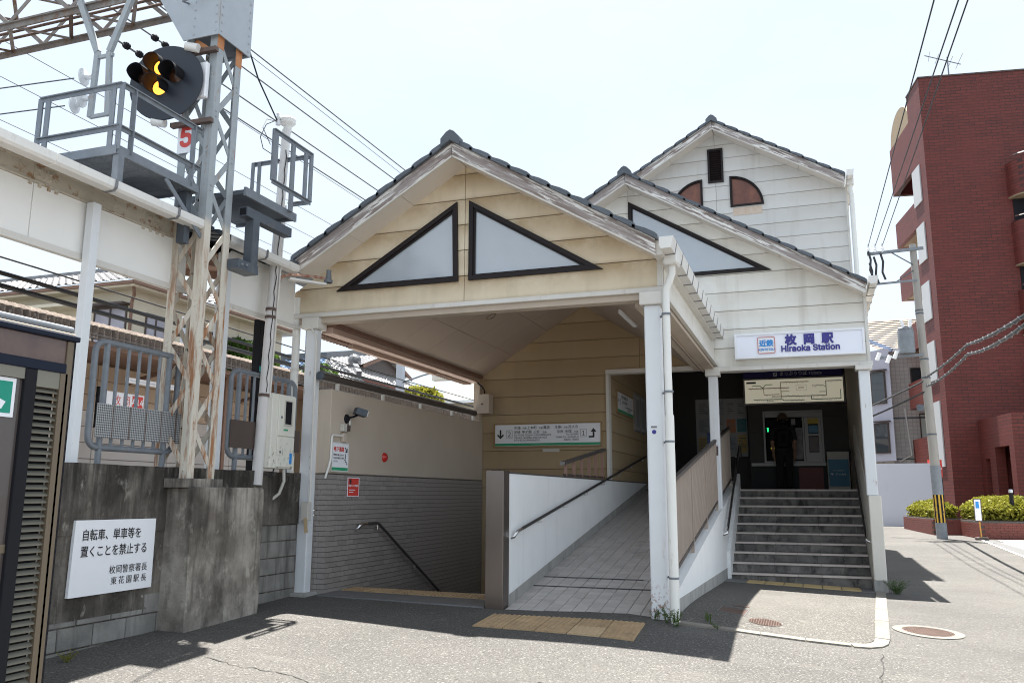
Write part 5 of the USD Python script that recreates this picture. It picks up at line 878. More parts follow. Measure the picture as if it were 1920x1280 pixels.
for z in (2.45, 3.42, 3.52): part(CP, 'band', Mb().cyl((-6.2, 8.53 + .0462 * (z - 1.4), z), (-6.2, 8.53 + .0462 * (z - 1.35), z + .035), .071, 18), m_iron, smooth=30)
part(CP, 'cap', Mb().lathe([(.05, 0), (.055, .08), (.10, .12), (.105, .17), (.09, .19), (0, .20)], (-6.2, 8.76, 5.93)), m_gut, smooth=30); part(CP, 'insulator', Mb().lathe([(.0, 0), (.03, 0), (.035, .05), (.02, .07), (.035, .1), (.02, .12), (.03, .15), (0, .17)], (-6.28, 8.66, 6.0)), m_porc, smooth=30)
part(CP, 'loop_wire', Mb().tube([(-6.27, 8.62, 6.05), (-6.34, 8.5, 5.95), (-6.36, 8.42, 5.75), (-6.33, 8.45, 5.6), (-6.26, 8.55, 5.55), (-6.22, 8.66, 5.5)], .006, 5), m_wire); part(CP, 'loop_wire', Mb().tube([(-6.27, 8.62, 6.03), (-6.31, 8.46, 6.0), (-6.30, 8.38, 5.85), (-6.26, 8.5, 5.66)], .005, 5), m_wire)
part(CP, 'service_cable', Mb().tube([(-6.28, 8.64, 6.05), (-6.2, 8.1, 6.35), (-6.05, 7.4, 6.9), (-5.8, 6.4, 7.9)], .011, 6), m_wire); part(CP, 'conduit', Mb().tube([(-6.13, 8.60, 2.45), (-6.12, 8.7, 4.9)], .012, 6), m_trim)
MB_ = thing('meter_box', 'cream electricity meter box with two doors and mossy side on the service pole', 'meter box', (-6.1, 8.85, 1.6))
part(MB_, 'cabinet', Mb().box(-6.25, -6.085, 8.60, 9.08, 1.60, 2.50, .008), m_box); 
for (a, b) in ((1.62, 1.985), (1.995, 2.485)): part(MB_, 'door', Mb().box(-6.084, -6.070, 8.72, 9.07, a, b, .004), m_box)
part(MB_, 'meter_window', Mb().box(-6.069, -6.064, 8.84, 8.98, 2.14, 2.42), m_black); part(MB_, 'window_frame', Mb().poly(sbox(8.825, 2.125, 8.995, 2.435).difference(sbox(8.84, 2.14, 8.98, 2.42)), 'x', -6.069, -6.058), m_gbox)
for z in (1.80, 2.22): part(MB_, 'lock', Mb().lathe([(0, .008), (.016, .006), (.017, 0)], (-6.07, 8.78, z), (1, 0, 0)), m_galv)
part(MB_, 'plate', Mb().box(-6.07, -6.067, 8.83, 8.92, 2.06, 2.08), m_green); part(MB_, 'label', Mb().box(-6.07, -6.067, 8.98, 9.03, 1.66, 1.79), m_lblue); part(MB_, 'conduit', Mb().tube([(-6.12, 8.95, 1.6), (-6.11, 8.95, 1.45), (-6.15, 8.92, 1.3), (-6.22, 8.85, 1.22)], .02), m_gbox, smooth=30); part(MB_, 'cable', Mb().tube([(-6.12, 8.75, 1.6), (-6.12, 8.70, 1.5), (-6.14, 8.6, 1.53), (-6.2, 8.5, 1.6)], .008), m_wire)
lp = thing('wall_lamp', 'rusty tubular arm with a grey lamp socket below the porch roof corner', 'lamp', (-6.1, 8.9, 4.0))
part(lp, 'arm', Mb().tube([(-6.15, 8.66, 3.85), (-6.14, 8.72, 3.98), (-6.1, 8.85, 4.04), (-5.9, 9.15, 4.06), (-5.82, 9.25, 4.05)], .018, 8), mat('rusted_red', (.28, .08, .035), .7, mott=(20, .8, (.5, .42, .36))), smooth=40); part(lp, 'reflector', Mb().bar((-6.1, 8.82, 3.97), (-5.82, 9.22, 3.97), .09, .025), m_gut); part(lp, 'socket', Mb().lathe([(.05, 0), (.06, .03), (.04, .05), (.03, .14), (.035, .17)], (-5.80, 9.26, 4.0)), m_galv, smooth=40)
# ------------------------------------------------------------------ the platform canopy on the left
PC = thing('platform_canopy', 'cream panelled platform canopy with white gutter and rusty beam left of the mast', 'canopy', (-6.4, 6, 1.57))
fy = [(2.6, 5.315), (5.325, 7.31), (8.08, 9.41)]
for (a, b) in fy:
    part(PC, 'fascia_panel', Mb().box(-6.43, -6.40, a, b, 3.52, 4.02 if b < 8 else 4.16), m_fasc); part(PC, 'bottom_trim', Mb().box(-6.45, -6.385, a - .005 if a > 3 else a, b + .005, 3.455, 3.515), m_trim)
part(PC, 'bottom_trim', Mb().box(-6.44, -6.39, 9.416, 9.46, 3.46, 3.51).box(-6.43, -6.25, 9.46, 9.5, 3.47, 3.50), m_trim)
bm = part(PC, 'edge_beam', Mb().box(-6.46, -6.385, 2.6, 7.33, 4.025, 4.04).box(-6.43, -6.405, 2.6, 7.33, 4.04, 4.20).box(-6.46, -6.385, 2.6, 7.33, 4.20, 4.215), m_rbeam)
for y in (5.42, 6.78): part(bm, 'splice_plate', Mb().box(-6.404, -6.396, y - .11, y + .11, 4.06, 4.18), m_rbeam); part(bm, 'bolts', Mb().sph((-6.392, y - .06, 4.09), .014, 1).sph((-6.392, y + .06, 4.09), .014, 1).sph((-6.392, y - .06, 4.15), .014, 1).sph((-6.392, y + .06, 4.15), .014, 1), m_rbeam); part(bm, 'bolt_tails', Mb().box(-6.41, -6.385, y - .16, y - .13, 3.99, 4.024).box(-6.41, -6.385, y - .06, y - .03, 3.99, 4.024).box(-6.41, -6.385, y + .04, y + .07, 3.99, 4.024).box(-6.41, -6.385, y + .12, y + .15, 3.99, 4.024), m_rbeam, kind='stuff')
gp = [(-6.15, 4.185), (-6.15, 4.11), (-6.12, 4.085), (-6.02, 4.09), (-6.0, 4.115), (-5.995, 4.185), (-6.01, 4.19), (-6.015, 4.12), (-6.03, 4.105), (-6.12, 4.10), (-6.135, 4.12), (-6.135, 4.185)]
for (a, b, dx) in ((2.2, 5.18, 0), (5.185, 7.13, 0), (7.62, 8.98, -.06)):
    g = part(PC, 'gutter', Mb().poly([(x + dx, z) for x, z in gp], 'y', a, b), m_gut)
    for y in np.arange(a + .65, b, .84): part(g, 'bracket', Mb().poly([(-6.16 + dx, 4.19), (-6.16 + dx, 4.105), (-6.125 + dx, 4.075), (-6.015 + dx, 4.08), (-5.985 + dx, 4.11), (-5.98 + dx, 4.195), (-5.99 + dx, 4.195), (-5.995 + dx, 4.115), (-6.02 + dx, 4.088), (-6.12 + dx, 4.084), (-6.15 + dx, 4.11), (-6.15 + dx, 4.19)], 'y', y, y + .025), m_grey)
rp = Mb()
for k in range(38): y = 2.2 + k * .19; rp.poly([(-6.15, 4.19), (-9.2, 4.72), (-9.2, 4.76), (-6.15, 4.23)], 'y', y, y + .1); rp.poly([(-6.15, 4.175), (-9.2, 4.705), (-9.2, 4.72), (-6.15, 4.19)], 'y', y + .1, y + .19)
part(PC, 'roof_sheet', rp, m_galvd, kind='stuff')
for k in range(8): y = 2.6 + k * .95; part(PC, 'rafter', Mb().bar((-6.45, y, 4.05), (-9.2, y, 4.55), .07, .12), m_brownw)
for x in (-7.3, -8.3, -9.1): part(PC, 'purlin', Mb().bar((x, 2.3, 4.2 + (-6.4 - x) * .18), (x, 9.3, 4.2 + (-6.4 - x) * .18), .05, .08), m_brownw)
part(PC, 'lining_board', Mb().poly([(-6.6, 4.12), (-9.2, 4.58), (-9.2, 4.60), (-6.6, 4.14)], 'y', 2.3, 9.4), m_brownw)
for (x, y, zt, w) in ((-6.325, 5.93, 4.02, .047), (-6.40, 7.96, 4.1, .06)): part(PC, 'post', Mb().box(x - w, x + w, y - w, y + w, 1.5 if x > -8 else .6, zt, .006), m_col)
part(PC, 'downpipe', Mb().tube([(-6.42, 9.52, 3.9), (-6.42, 9.52, 1.57)], .052, 14), m_pipe, smooth=30); part(PC, 'pipe_clip', Mb().cyl((-6.42, 9.52, 2.9), (-6.42, 9.52, 2.94), .058, 14), m_trim, smooth=30); part(PC, 'hanger', Mb().tube([(-6.4, 7.33, 3.5), (-6.4, 7.42, 3.42), (-6.4, 7.95, 3.42)], .014), m_trim)
bp_ = thing('black_post', 'tall narrow black post with a small teal sticker behind the service pole', 'post', (-6.75, 9.2, 1.5)); part(bp_, 'post', Mb().box(-6.80, -6.69, 9.1, 9.2, 1.5, 3.55, .01), m_black); part(bp_, 'sticker', Mb().box(-6.70, -6.686, 9.12, 9.16, 2.86, 2.93), mat('teal', (.02, .30, .30), .4))
setting('platform', Mb().box(-9.6, -6.46, -2, 40, -.4, 1.0).box(-16, -12.6, -5, 45, -.4, 1.0), m_cl); setting('track_bed', Mb().box(-12.5, -9.7, -5, 60, -.4, .05), mat('ballast', (.13, .11, .095), .95, mott=(30, .9, (.07, .06, .05)), bump=(40, .8, .03)))
for x in (-12.0, -10.9, -10.95): pass
# ------------------------------------------------------------------ the booth at the left edge
TB = thing('telephone_booth', 'bronze framed telephone booth with tinted panes and louvred side at the left edge', 'booth', (-4.9, 3.7, -.2))
bx, b0, b1, bz = -4.5, 3.05, 4.17, -.25
m_brz = mat('booth_bronze', (.15, .115, .078), .45, metal=.3); m_navb = mat('booth_navy', (.010, .014, .028), .6, spec=.2); m_lou = mat('booth_louvre', (.20, .19, .155), .5, metal=.2)
for (x, y) in ((bx - .045, b0), (bx - .045, b1 - .05), (bx - .95, b0), (bx - .95, b1 - .05)): part(TB, 'corner_post', Mb().box(x, x + .045, y, y + .05, bz, 2.268, .004), m_brz)
part(TB, 'edge_strip', Mb().box(bx - .05, bx - .02, b1 + .002, b1 + .03, bz, 2.3), m_black)
part(TB, 'roof', Mb().box(bx - 1.0, bx + .02, b0 - .02, b1 + .03, 2.27, 2.305, .006), m_navb); part(TB, 'roof_cap', Mb().box(bx - .98, bx - .005, b0, b1 + .01, 2.306, 2.322, .004), m_plast); part(TB, 'roof_tube', Mb().cyl((bx - .04, b0, 2.346), (bx - .04, b1, 2.346), .026, 12), m_galv, smooth=30)
part(TB, 'header_panel', Mb().box(bx - .04, bx - .012, b0 + .05, b1 - .052, 2.118, 2.268), mat('booth_smoked', (.10, .06, .055), .12, mott=(9, .5, (.16, .11, .08)))); part(TB, 'header_band', Mb().box(bx - .045, bx + .004, b0 - .01, b1 - .046, 2.055, 2.115, .004), m_navb)
part(TB, 'mullion', Mb().box(bx - .045, bx + .002, 3.83, 3.915, bz, 2.053, .004), m_black); part(TB, 'top_rail', Mb().box(bx - .035, bx - .005, b0 + .05, 3.829, 1.985, 2.053), m_lou); part(TB, 'top_rail', Mb().box(bx - .035, bx - .005, 3.917, 4.10, 1.95, 2.053), m_lou); part(TB, 'stile', Mb().box(bx - .04, bx, 4.085, 4.139, bz, 2.053), m_brz)
for k in range(50): z = 1.93 - k * .0425; part(TB, 'louvre', Mb().bar((bx - .022, 3.92, z), (bx - .022, 4.083, z), .034, .008, (.6, 0, .8)), m_lou)
part(TB, 'louvre_back', Mb().box(bx - .06, bx - .05, 3.92, 4.083, bz, 1.95), m_black); part(TB, 'pane', Mb().box(bx - .03, bx - .022, b0 + .05, 3.829, bz + .2, 1.984), m_dglass); part(TB, 'rear_pane', Mb().box(bx - .95, bx - .945, b0 + .05, b1 - .05, bz + .2, 2.0), m_dglass); part(TB, 'kick_plate', Mb().box(bx - .04, bx - .01, b0 + .05, 3.829, bz, bz + .2), m_brz)
part(TB, 'lower_sill', Mb().box(bx - .04, bx - .015, b0 + .05, 3.829, .95, 1.0), m_brz); part(TB, 'floor', Mb().box(bx - .95, bx, b0, b1, bz - .05, bz + .03), m_black)
sg = part(TB, 'notice', Mb().box(bx - .021, bx - .016, 3.44, 3.785, 1.745, 1.98), m_wh); part(sg, 'green_panel', Mb().box(bx - .016, bx - .0145, 3.465, 3.762, 1.768, 1.958), mat('sign_emerald', (.0, .25, .17), .45)); 
part(sg, 'receiver_mark', Mb().poly([(3.66, 1.80), (3.70, 1.79), (3.725, 1.835), (3.685, 1.85)], 'x', bx - .0145, bx - .0135), m_wh); part(sg, 'receiver_mark', Mb().box(bx - .0145, bx - .0135, 3.56, 3.655, 1.785, 1.95), m_wh)
# ------------------------------------------------------------------ across the tracks
OS = thing('platform_shelter', 'opposite platform shelter with weathered corrugated roof and pale boarded wall', 'shelter', (-14.5, 14, 1))
nn = 190; yy = np.linspace(5, 34, nn * 6); V = []; zc_ = .045 * np.abs(np.sin(yy * np.pi / .17)) ** .8
for (x, z) in ((-13.0, 4.22), (-13.02, 4.50), (-13.12, 4.56), (-17.5, 5.3)): V.append(np.stack([x + (zc_ * 1.2 if z < 4.52 else zc_ * 0), yy, z + (zc_ if z > 4.52 else zc_ * 0)], 1))
m_ = len(yy); f = []
for q in range(3):
    i = np.arange(m_ - 1); f += [np.stack([q * m_ + i, q * m_ + i + 1, (q + 1) * m_ + i + 1], 1), np.stack([q * m_ + i, (q + 1) * m_ + i + 1, (q + 1) * m_ + i], 1)]
part(OS, 'corrugated_roof', (np.vstack(V), np.vstack(f)), m_corr, smooth=30); part(OS, 'underside', Mb().box(-17.4, -13.05, 5, 34, 4.1, 4.2), m_brownw)
ow = part(OS, 'wall', Mb().box(-14.7, -14.6, 5, 34, 1.0, 4.1), m_joint); m_bp = mat('pale_board', (.60, .56, .53), .65, mott=(1, .3, (.52, .48, .45))); m_bp2 = mat('tan_board', (.50, .38, .28), .65, rnd=.03)
for r in range(9):
    for c in range(7): part(ow, 'wall_board', Mb().box(-14.6, -14.575, 5 + 2.3 * c + .01, 5 + 2.3 * (c + 1) - .01, 1.0 + .34 * r + .008, 1.0 + .34 * (r + 1) - .008), m_bp if r < 6 else m_bp2)
for y in (8, 12.5, 17, 21.5): part(OS, 'post', Mb().box(-13.5, -13.4, y, y + .1, 1.0, 4.1), m_brownw)
for y in (9.2, 13.9, 18.4): part(OS, 'tube_lamp', Mb().cyl((-13.5, y, 3.62), (-13.5, y + 1.6, 3.62), .035, 8).box(-13.53, -13.47, y, y + 1.6, 3.65, 3.70), m_wh)
for k in range(5): part(OS, 'beam', Mb().bar((-13.1, 7 + 4 * k, 4.05), (-14.5, 7 + 4 * k, 3.75), .08, .08), m_brownw)
nb_ = thing('station_name_board', 'white station name board with red lettering and number on the opposite platform', 'sign', (-13.5, 13.9, 2.6)); part(nb_, 'board', Mb().box(-13.55, -13.5, 13.42, 14.45, 2.75, 3.36), m_wh); part(nb_, 'dark_end', Mb().box(-13.56, -13.49, 13.2, 13.40, 2.6, 3.42), m_black); part(nb_, 'number_field', Mb().box(-13.5, -13.495, 14.12, 14.42, 3.07, 3.33), m_red)
text(nb_, 'A14', (-13.495, 14.27, 3.14), YR, ZU, .17, m_wh, 'lat', 2, 'c'); text(nb_, '枚', (-13.5, 13.70, 3.12), YR, ZU, .22, m_red, align='c'); text(nb_, '岡', (-13.5, 13.96, 3.12), YR, ZU, .22, m_red, align='c'); text(nb_, 'ひらおか', (-13.5, 13.83, 2.98), YR, ZU, .08, m_red, align='c')
pn_ = thing('platform_notice', 'narrow white notice with a red ring on the far platform wall seen through the mast', 'notice', (-14.5, 17, 2)); part(pn_, 'board', Mb().box(-14.57, -14.54, 16.8, 17.3, 2.1, 3.35), m_wh); part(pn_, 'red_ring', Mb().poly(Polygon([(17.05 + .17 * math.cos(t), 3.08 + .17 * math.sin(t)) for t in np.linspace(0, 6.2, 24)]).difference(Polygon([(17.05 + .12 * math.cos(t), 3.08 + .12 * math.sin(t)) for t in np.linspace(0, 6.2, 24)])), 'x', -14.54, -14.535), m_red)
def house_window(par, ax, at, a, b, z0, z1, frame, pn, mull=1, proud=.04):
    """a framed window on a wall facing +x (ax x) or -y (ax y)"""
    s = 1 if ax == 'x' else -1; A = (lambda mb, u0, u1, w0, w1, d0, d1: mb.box(min(at + s * d0, at + s * d1), max(at + s * d0, at + s * d1), u0, u1, w0, w1)) if ax == 'x' else (lambda mb, u0, u1, w0, w1, d0, d1: mb.box(u0, u1, min(at + s * d0, at + s * d1), max(at + s * d0, at + s * d1), w0, w1))
    t = .05; m = Mb(); A(m, a, b, z0 - t, z0, -.02, proud + .02); A(m, a, b, z1, z1 + t, -.02, proud); A(m, a - t, a, z0 - t, z1 + t, -.02, proud); A(m, b, b + t, z0 - t, z1 + t, -.02, proud)
    for k in range(mull): c = a + (b - a) * (k + 1) / (mull + 1); A(m, c - .025, c + .025, z0, z1, -.02, proud)
    w = part(par, 'window', m, frame); q = Mb(); A(q, a, b, z0, z1, .004, .012); part(w, 'pane', q, pn); return w
def tiled_slope(par, name, p00, p10, p11, p01, m, pitch=.3, amp=.05):
    """a roof plane of rolled tile columns running from the eave p00-p10 to the ridge p01-p11"""
    p00, p10, p11, p01 = map(lambda q: np.asarray(q, float), (p00, p10, p11, p01)); n = nz(np.cross(p10 - p00, p01 - p00)); n = n if n[2] > 0 else -n
    L_ = np.linalg.norm(p10 - p00); nu = int(L_ / pitch * 6); S = np.linalg.norm(p01 - p00); nv = max(3, int(S / .28)); V = []; u = np.linspace(0, 1, nu)
    for k in range(nv):
        for e, o in ((0, .04), (1, 0)):
            t = (k + e) / nv; a = p00 + (p01 - p00) * t; b = p10 + (p11 - p10) * t; pts = a + (b - a) * u[:, None]; along = np.linalg.norm(pts - (p00 + (p01 - p00) * 0), axis=1) if 0 else (pts - p00) @ nz(p10 - p00)
            V.append(pts + n * (o + amp * np.maximum(0, np.sin(along * 2 * np.pi / pitch)) ** .7)[:, None])
    f = []; i = np.arange(nu - 1)
    for q in range(len(V) - 1): f += [np.stack([q * nu + i, q * nu + i + 1, (q + 1) * nu + i + 1], 1), np.stack([q * nu + i, (q + 1) * nu + i + 1, (q + 1) * nu + i], 1)]
    return part(par, name, (np.vstack(V), np.vstack(f)), m)
m_h1 = mat('house_cream', (.60, .545, .43), .8, mott=(.8, .5, (.50, .455, .36)), dirt=[((2, 2, .4), .56, .74, (.36, .30, .21), .6)], bump=(30, .2, .01)); m_rtl = mat('glazed_roof_tile', (.42, .41, .41), .3, mott=(3, .4, (.2, .2, .2))); m_rtd = mat('dark_roof_tile', (.12, .125, .135), .35, mott=(3, .5, (.07, .075, .08))); m_rtb = mat('blue_roof_tile', (.10, .15, .24), .3)
H1 = thing('cream_house', 'two storey cream rendered house with grey tiled roof across the tracks', 'house', (-23, 24, 0))
part(H1, 'wall', Mb().box(-31, -19.55, 20.1, 28, 0, 7.5), m_h1); part(H1, 'eave', Mb().box(-31.4, -19.1, 19.65, 28.4, 7.5, 7.62), m_h1); part(H1, 'eave_gutter', Mb().box(-31.45, -19.08, 19.58, 19.66, 7.57, 7.67).box(-19.1, -19.02, 19.6, 28.4, 7.57, 7.67), m_brownw)
tiled_slope(H1, 'roof_tiles', (-31.4, 19.6, 7.68), (-19.05, 19.6, 7.68), (-22.6, 23.9, 9.42), (-31.4, 23.9, 9.42), m_rtl); tiled_slope(H1, 'roof_tiles', (-19.05, 19.6, 7.68), (-19.05, 28.4, 7.68), (-22.6, 24.2, 9.42), (-22.6, 23.9, 9.42), m_rtl)
part(H1, 'ridge', Mb().box(-31.4, -22.5, 23.75, 24.05, 9.40, 9.56), m_rtd); part(H1, 'hip_ridge', Mb().bar((-22.6, 23.9, 9.5), (-19.1, 19.7, 7.8), .2, .14), m_rtd); part(H1, 'aerial', Mb().cyl((-24.6, 23.9, 9.3), (-24.6, 23.9, 10.9), .03, 6).bar((-24.6, 23.9, 10.4), (-24.1, 23.9, 9.4), .02, .02).bar((-24.6, 23.9, 10.4), (-25.1, 23.9, 9.4), .02, .02), m_galvd)
m_cur = mat('curtain', (.42, .41, .46), .8, mott=(3, .6, (.3, .29, .34)))
house_window(H1, 'y', 20.1, -20.95, -19.75, 5.6, 6.95, m_brd, m_cur, 1); house_window(H1, 'x', -19.55, 20.75, 21.55, 5.7, 6.85, m_brd, m_cur, 1); house_window(H1, 'y', 20.1, -24.8, -22.9, 5.6, 6.7, m_brd, m_dkglass, 1)
part(H1, 'awning', Mb().box(-24.9, -21.6, 19.5, 20.1, 7.02, 7.12), m_h1); part(H1, 'awning', Mb().box(-21.1, -19.6, 19.75, 20.1, 7.02, 7.08), m_brd); part(H1, 'downpipe', Mb().tube([(-19.2, 19.75, 7.55), (-19.35, 19.95, 7.3), (-19.5, 20.04, 7.1), (-19.5, 20.04, 4.5)], .05, 8), m_brownw); part(H1, 'air_conditioner', Mb().box(-19.55, -19.2, 20.7, 21.5, 5.25, 5.6, .02), m_wh)
H2 = thing('traditional_house', 'traditional house with sunlit grey tiled hip and gable roof and red eave gutters', 'house', (-24, 39, 0))
part(H2, 'wall', Mb().box(-28.5, -21.0, 36, 42, 0, 6.7), m_brd); part(H2, 'plaster_band', Mb().box(-20.99, -20.95, 36.1, 41.9, 5.4, 6.1), m_h1)
for a in (((-29, 35, 6.78), (-20, 35, 6.78), (-21.2, 36.5, 7.6), (-29, 36.5, 7.6)), ((-20, 35, 6.78), (-20, 43, 6.78), (-21.2, 41.5, 7.6), (-21.2, 36.5, 7.6))): tiled_slope(H2, 'roof_tiles', *a, m_rtl)
tiled_slope(H2, 'roof_tiles', (-29, 36.3, 7.55), (-20.5, 36.3, 7.55), (-20.5, 39, 8.5), (-29, 39, 8.5), m_rtl); tiled_slope(H2, 'roof_tiles', (-20.5, 41.7, 7.55), (-29, 41.7, 7.55), (-29, 39, 8.5), (-20.5, 39, 8.5), m_rtl)
part(H2, 'gable', Mb().poly([(36.7, 7.5), (41.3, 7.5), (39, 8.38)], 'x', -20.9, -20.8), m_brd); part(H2, 'barge', Mb().bar((-20.53, 36.3, 7.5), (-20.53, 39, 8.45), .06, .16), m_brownw); part(H2, 'barge', Mb().bar((-20.53, 41.7, 7.5), (-20.53, 39, 8.45), .06, .16), m_brownw)
part(H2, 'ridge', Mb().box(-29, -20.4, 38.8, 39.2, 8.45, 8.8), m_rtd); part(H2, 'ridge_ornament', Mb().sph((-20.4, 39, 8.75), .3, 1, (.4, 1, 1)), m_rtd); part(H2, 'hip_ridge', Mb().bar((-21.2, 36.5, 7.7), (-20.05, 35.05, 6.92), .25, .25), m_rtd); part(H2, 'ridge_ornament', Mb().sph((-21.1, 36.4, 7.8), .35, 1), m_rtd)
part(H2, 'eave_gutter', Mb().box(-29, -19.95, 34.9, 35, 6.62, 6.76), mat('gutter_red', (.20, .06, .04), .6)); part(H2, 'eave_gutter', Mb().box(-20, -19.9, 35.01, 43, 6.62, 6.76), '/World/Looks/gutter_red'); part(H2, 'eave_underside', Mb().box(-21, -20.01, 35.1, 43, 6.60, 6.66), m_brownw)
H4 = thing('blue_tiled_house', 'low house with dark blue tiled roof behind the fence with brown boards', 'house', (-21, 28, 0))
part(H4, 'wall', Mb().box(-24, -18.6, 29, 34, 0, 5.6), m_brd); tiled_slope(H4, 'roof_tiles', (-24.5, 28.3, 5.5), (-18.0, 28.3, 5.5), (-19.5, 31.3, 7.1), (-24.5, 31.3, 7.1), m_rtb); tiled_slope(H4, 'roof_tiles', (-18.0, 28.3, 5.5), (-18.0, 34.5, 5.5), (-19.5, 31.5, 7.1), (-19.5, 31.3, 7.1), m_rtd); part(H4, 'ridge', Mb().box(-24.5, -19.4, 31.1, 31.5, 7.05, 7.3), m_rtd); part(H4, 'aerial', Mb().cyl((-20.6, 31.3, 7.2), (-20.6, 31.3, 8.9), .03, 6).bar((-20.6, 31.3, 8), (-20.2, 31.3, 7.2), .02, .02), m_galvd)
H3 = thing('grey_hip_roof_house', 'pale house with plain grey hipped roof at the far end of the side opening', 'house', (-15.5, 40, 0))
part(H3, 'wall', Mb().box(-17.0, -12, 38.2, 43.5, 0, 5.75), m_h1); m_slate = mat('slate_roof', (.24, .25, .235), .8, mott=(2, .5, (.17, .18, .16)))
for a, b, c, d in (((-17.4, 37.8, 5.8), (-11.6, 37.8, 5.8), (-13.2, 39.6, 7.1), (-17.0, 39.6, 7.1)), ((-17.4, 43.8, 5.8), (-17.4, 37.8, 5.8), (-17.0, 39.6, 7.1), (-17.0, 41.5, 7.1)), ((-11.6, 37.8, 5.8), (-11.6, 43.8, 5.8), (-13.2, 41.5, 7.1), (-13.2, 39.6, 7.1))): part(H3, 'roof_slope', Mb().quad(a, b, c, d), m_slate)
part(H3, 'fascia', Mb().box(-17.45, -11.55, 37.7, 37.8, 5.68, 5.82), m_wh); part(H3, 'aerial_stay', Mb().cyl((-15, 40.8, 7.3), (-17.3, 38, 5.6), .03, 5), m_galvd); house_window(H3, 'y', 38.2, -16.2, -14.9, 3.4, 4.6, m_alu, m_dkglass, 1)
def tree(label, c, rad, n, size, m, seed, zb=0):
    t = thing('tree', label, 'tree', (c[0], c[1], zb)); tr = Mb(); tr.tube([(c[0], c[1], zb), (c[0] + .1, c[1], c[2] - rad[2] * .4), (c[0] + .2, c[1] + .1, c[2] + rad[2] * .3)], [.22, .15, .05], 8)
    for k in range(6): a = k * 1.05; tr.tube([(c[0] + .1, c[1], c[2] - rad[2] * .35), (c[0] + rad[0] * .6 * math.cos(a), c[1] + rad[1] * .6 * math.sin(a), c[2] + rad[2] * (.1 + .08 * k))], [.08, .02], 6)
    part(t, 'trunk', tr, m_brd, smooth=40); v, f, k0 = [], [], 0
    g = np.random.default_rng(seed)
    for k in range(7):
        d = g.normal(size=3); d /= np.linalg.norm(d); cc_ = np.array(c) + d * np.array(rad) * .5; a, b = leaves(cc_, np.array(rad) * (.45 + .25 * g.random()), n // 7, size, seed + k); v.append(a); f.append(b + k0); k0 += len(a)
    part(t, 'crown', (np.vstack(v), np.vstack(f)), m)
tree('green leafy tree behind the service pole and its fence', (-19.2, 25.5, 6.2), (1.2, 1.2, .8), 5200, .12, m_leaf, 21); tree('green leafy tree just right of the porch left column', (-19.3, 30, 5.75), (1.2, 1.1, .85), 5200, .12, m_leaf, 31); tree('yellow green tree between the traditional house and the grey hip roof', (-17.1, 36, 5.75), (1.0, 1.0, 1.0), 5200, .14, m_leafy, 41); tree('low yellow green tree under the grey hip roof', (-13.2, 33, 3.6), (1.6, 1.4, .9), 3000, .12, m_leafy, 51)
ct = thing('catenary_pole', 'pale blue steel catenary pole with a bracket arm seen through the side opening', 'pole', (-14.7, 28.8, 0)); part(ct, 'pole', Mb().box(-14.82, -14.56, 28.7, 28.96, 0, 8.5, .01), mat('pole_blue_grey', (.42, .47, .53), .5)); part(ct, 'arm', Mb().tube([(-14.6, 28.8, 5.5), (-13.7, 28.8, 5.75), (-12.9, 28.8, 5.9), (-12.2, 28.8, 5.85)], .03, 6), m_galvd); part(ct, 'insulator', Mb().cyl((-12.2, 28.8, 5.8), (-11.9, 28.8, 6.0), .07, 8), m_porc)
ct2 = thing('catenary_pole', 'light grey steel pole with cross arms left of the lattice mast beside the cream house', 'pole', (-17.5, 20.3, 0)); part(ct2, 'pole', Mb().box(-17.7, -17.42, 20.2, 20.45, 0, 6.55, .01), '/World/Looks/pole_blue_grey'); part(ct2, 'arm', Mb().bar((-18.2, 20.3, 6.0), (-16.3, 20.3, 6.0), .06, .06).bar((-17.5, 20.3, 5.4), (-16.4, 20.3, 5.9), .05, .05), m_galvd)
# the overhead wires
def wire(label, pts, r, m, group=None, name='overhead_wire', sag=0.0):
    P_ = np.asarray(pts, float); out = []
    for a, b in zip(P_, P_[1:]):
        for t in np.linspace(0, 1, 15): out.append(a + (b - a) * t + np.array([0, 0, -sag * 4 * t * (1 - t)]))
    return solo(name, label, 'wire', Mb().tube(out, r, 6), m, smooth=True, group=group)
for i, (z, lab) in enumerate(((9.13, 'uppermost thick overhead wire beside the porch roof'), (8.70, 'second thick overhead wire from the top beside the porch roof'), (8.15, 'third thick overhead wire from the top beside the porch roof'), (7.74, 'lowest thick overhead wire beside the porch roof'))): wire(lab, [(-9, 7.3 if i > 1 else 6.2, z - .1), (-9, 24, z + .03), (-9, 60, z)], .013, m_wireg)
for i, (x, z) in enumerate(((-9.8, 8.2), (-10.3, 7.5), (-10.9, 7.3), (-11.6, 7.0), (-12.2, 6.6), (-9.0, 8.95))): wire('thin bare overhead wire running along the tracks', [(x, -6, z), (x, 60, z)], .006, m_wireg, 'thin bare wires over the tracks')
for (y, z) in ((8.73, 7.655), (8.98, 7.655), (9.25, 8.065), (9.47, 8.065)): part(GA, 'insulator', Mb().lathe([(0, -.05), (.035, -.05), (.05, -.03), (.03, -.015), (.055, 0), (.03, .02), (.05, .035), (.035, .05), (0, .05)], (-9.0, y, z), (0, 1, 0), 12), m_black, smooth=40)
part(GA, 'jumper_wire', Mb().tube([(-9, 9.05, 7.64), (-8.98, 9.2, 7.62), (-9, 9.4, 7.8), (-9, 9.5, 8.0)], .008, 5), m_wire)
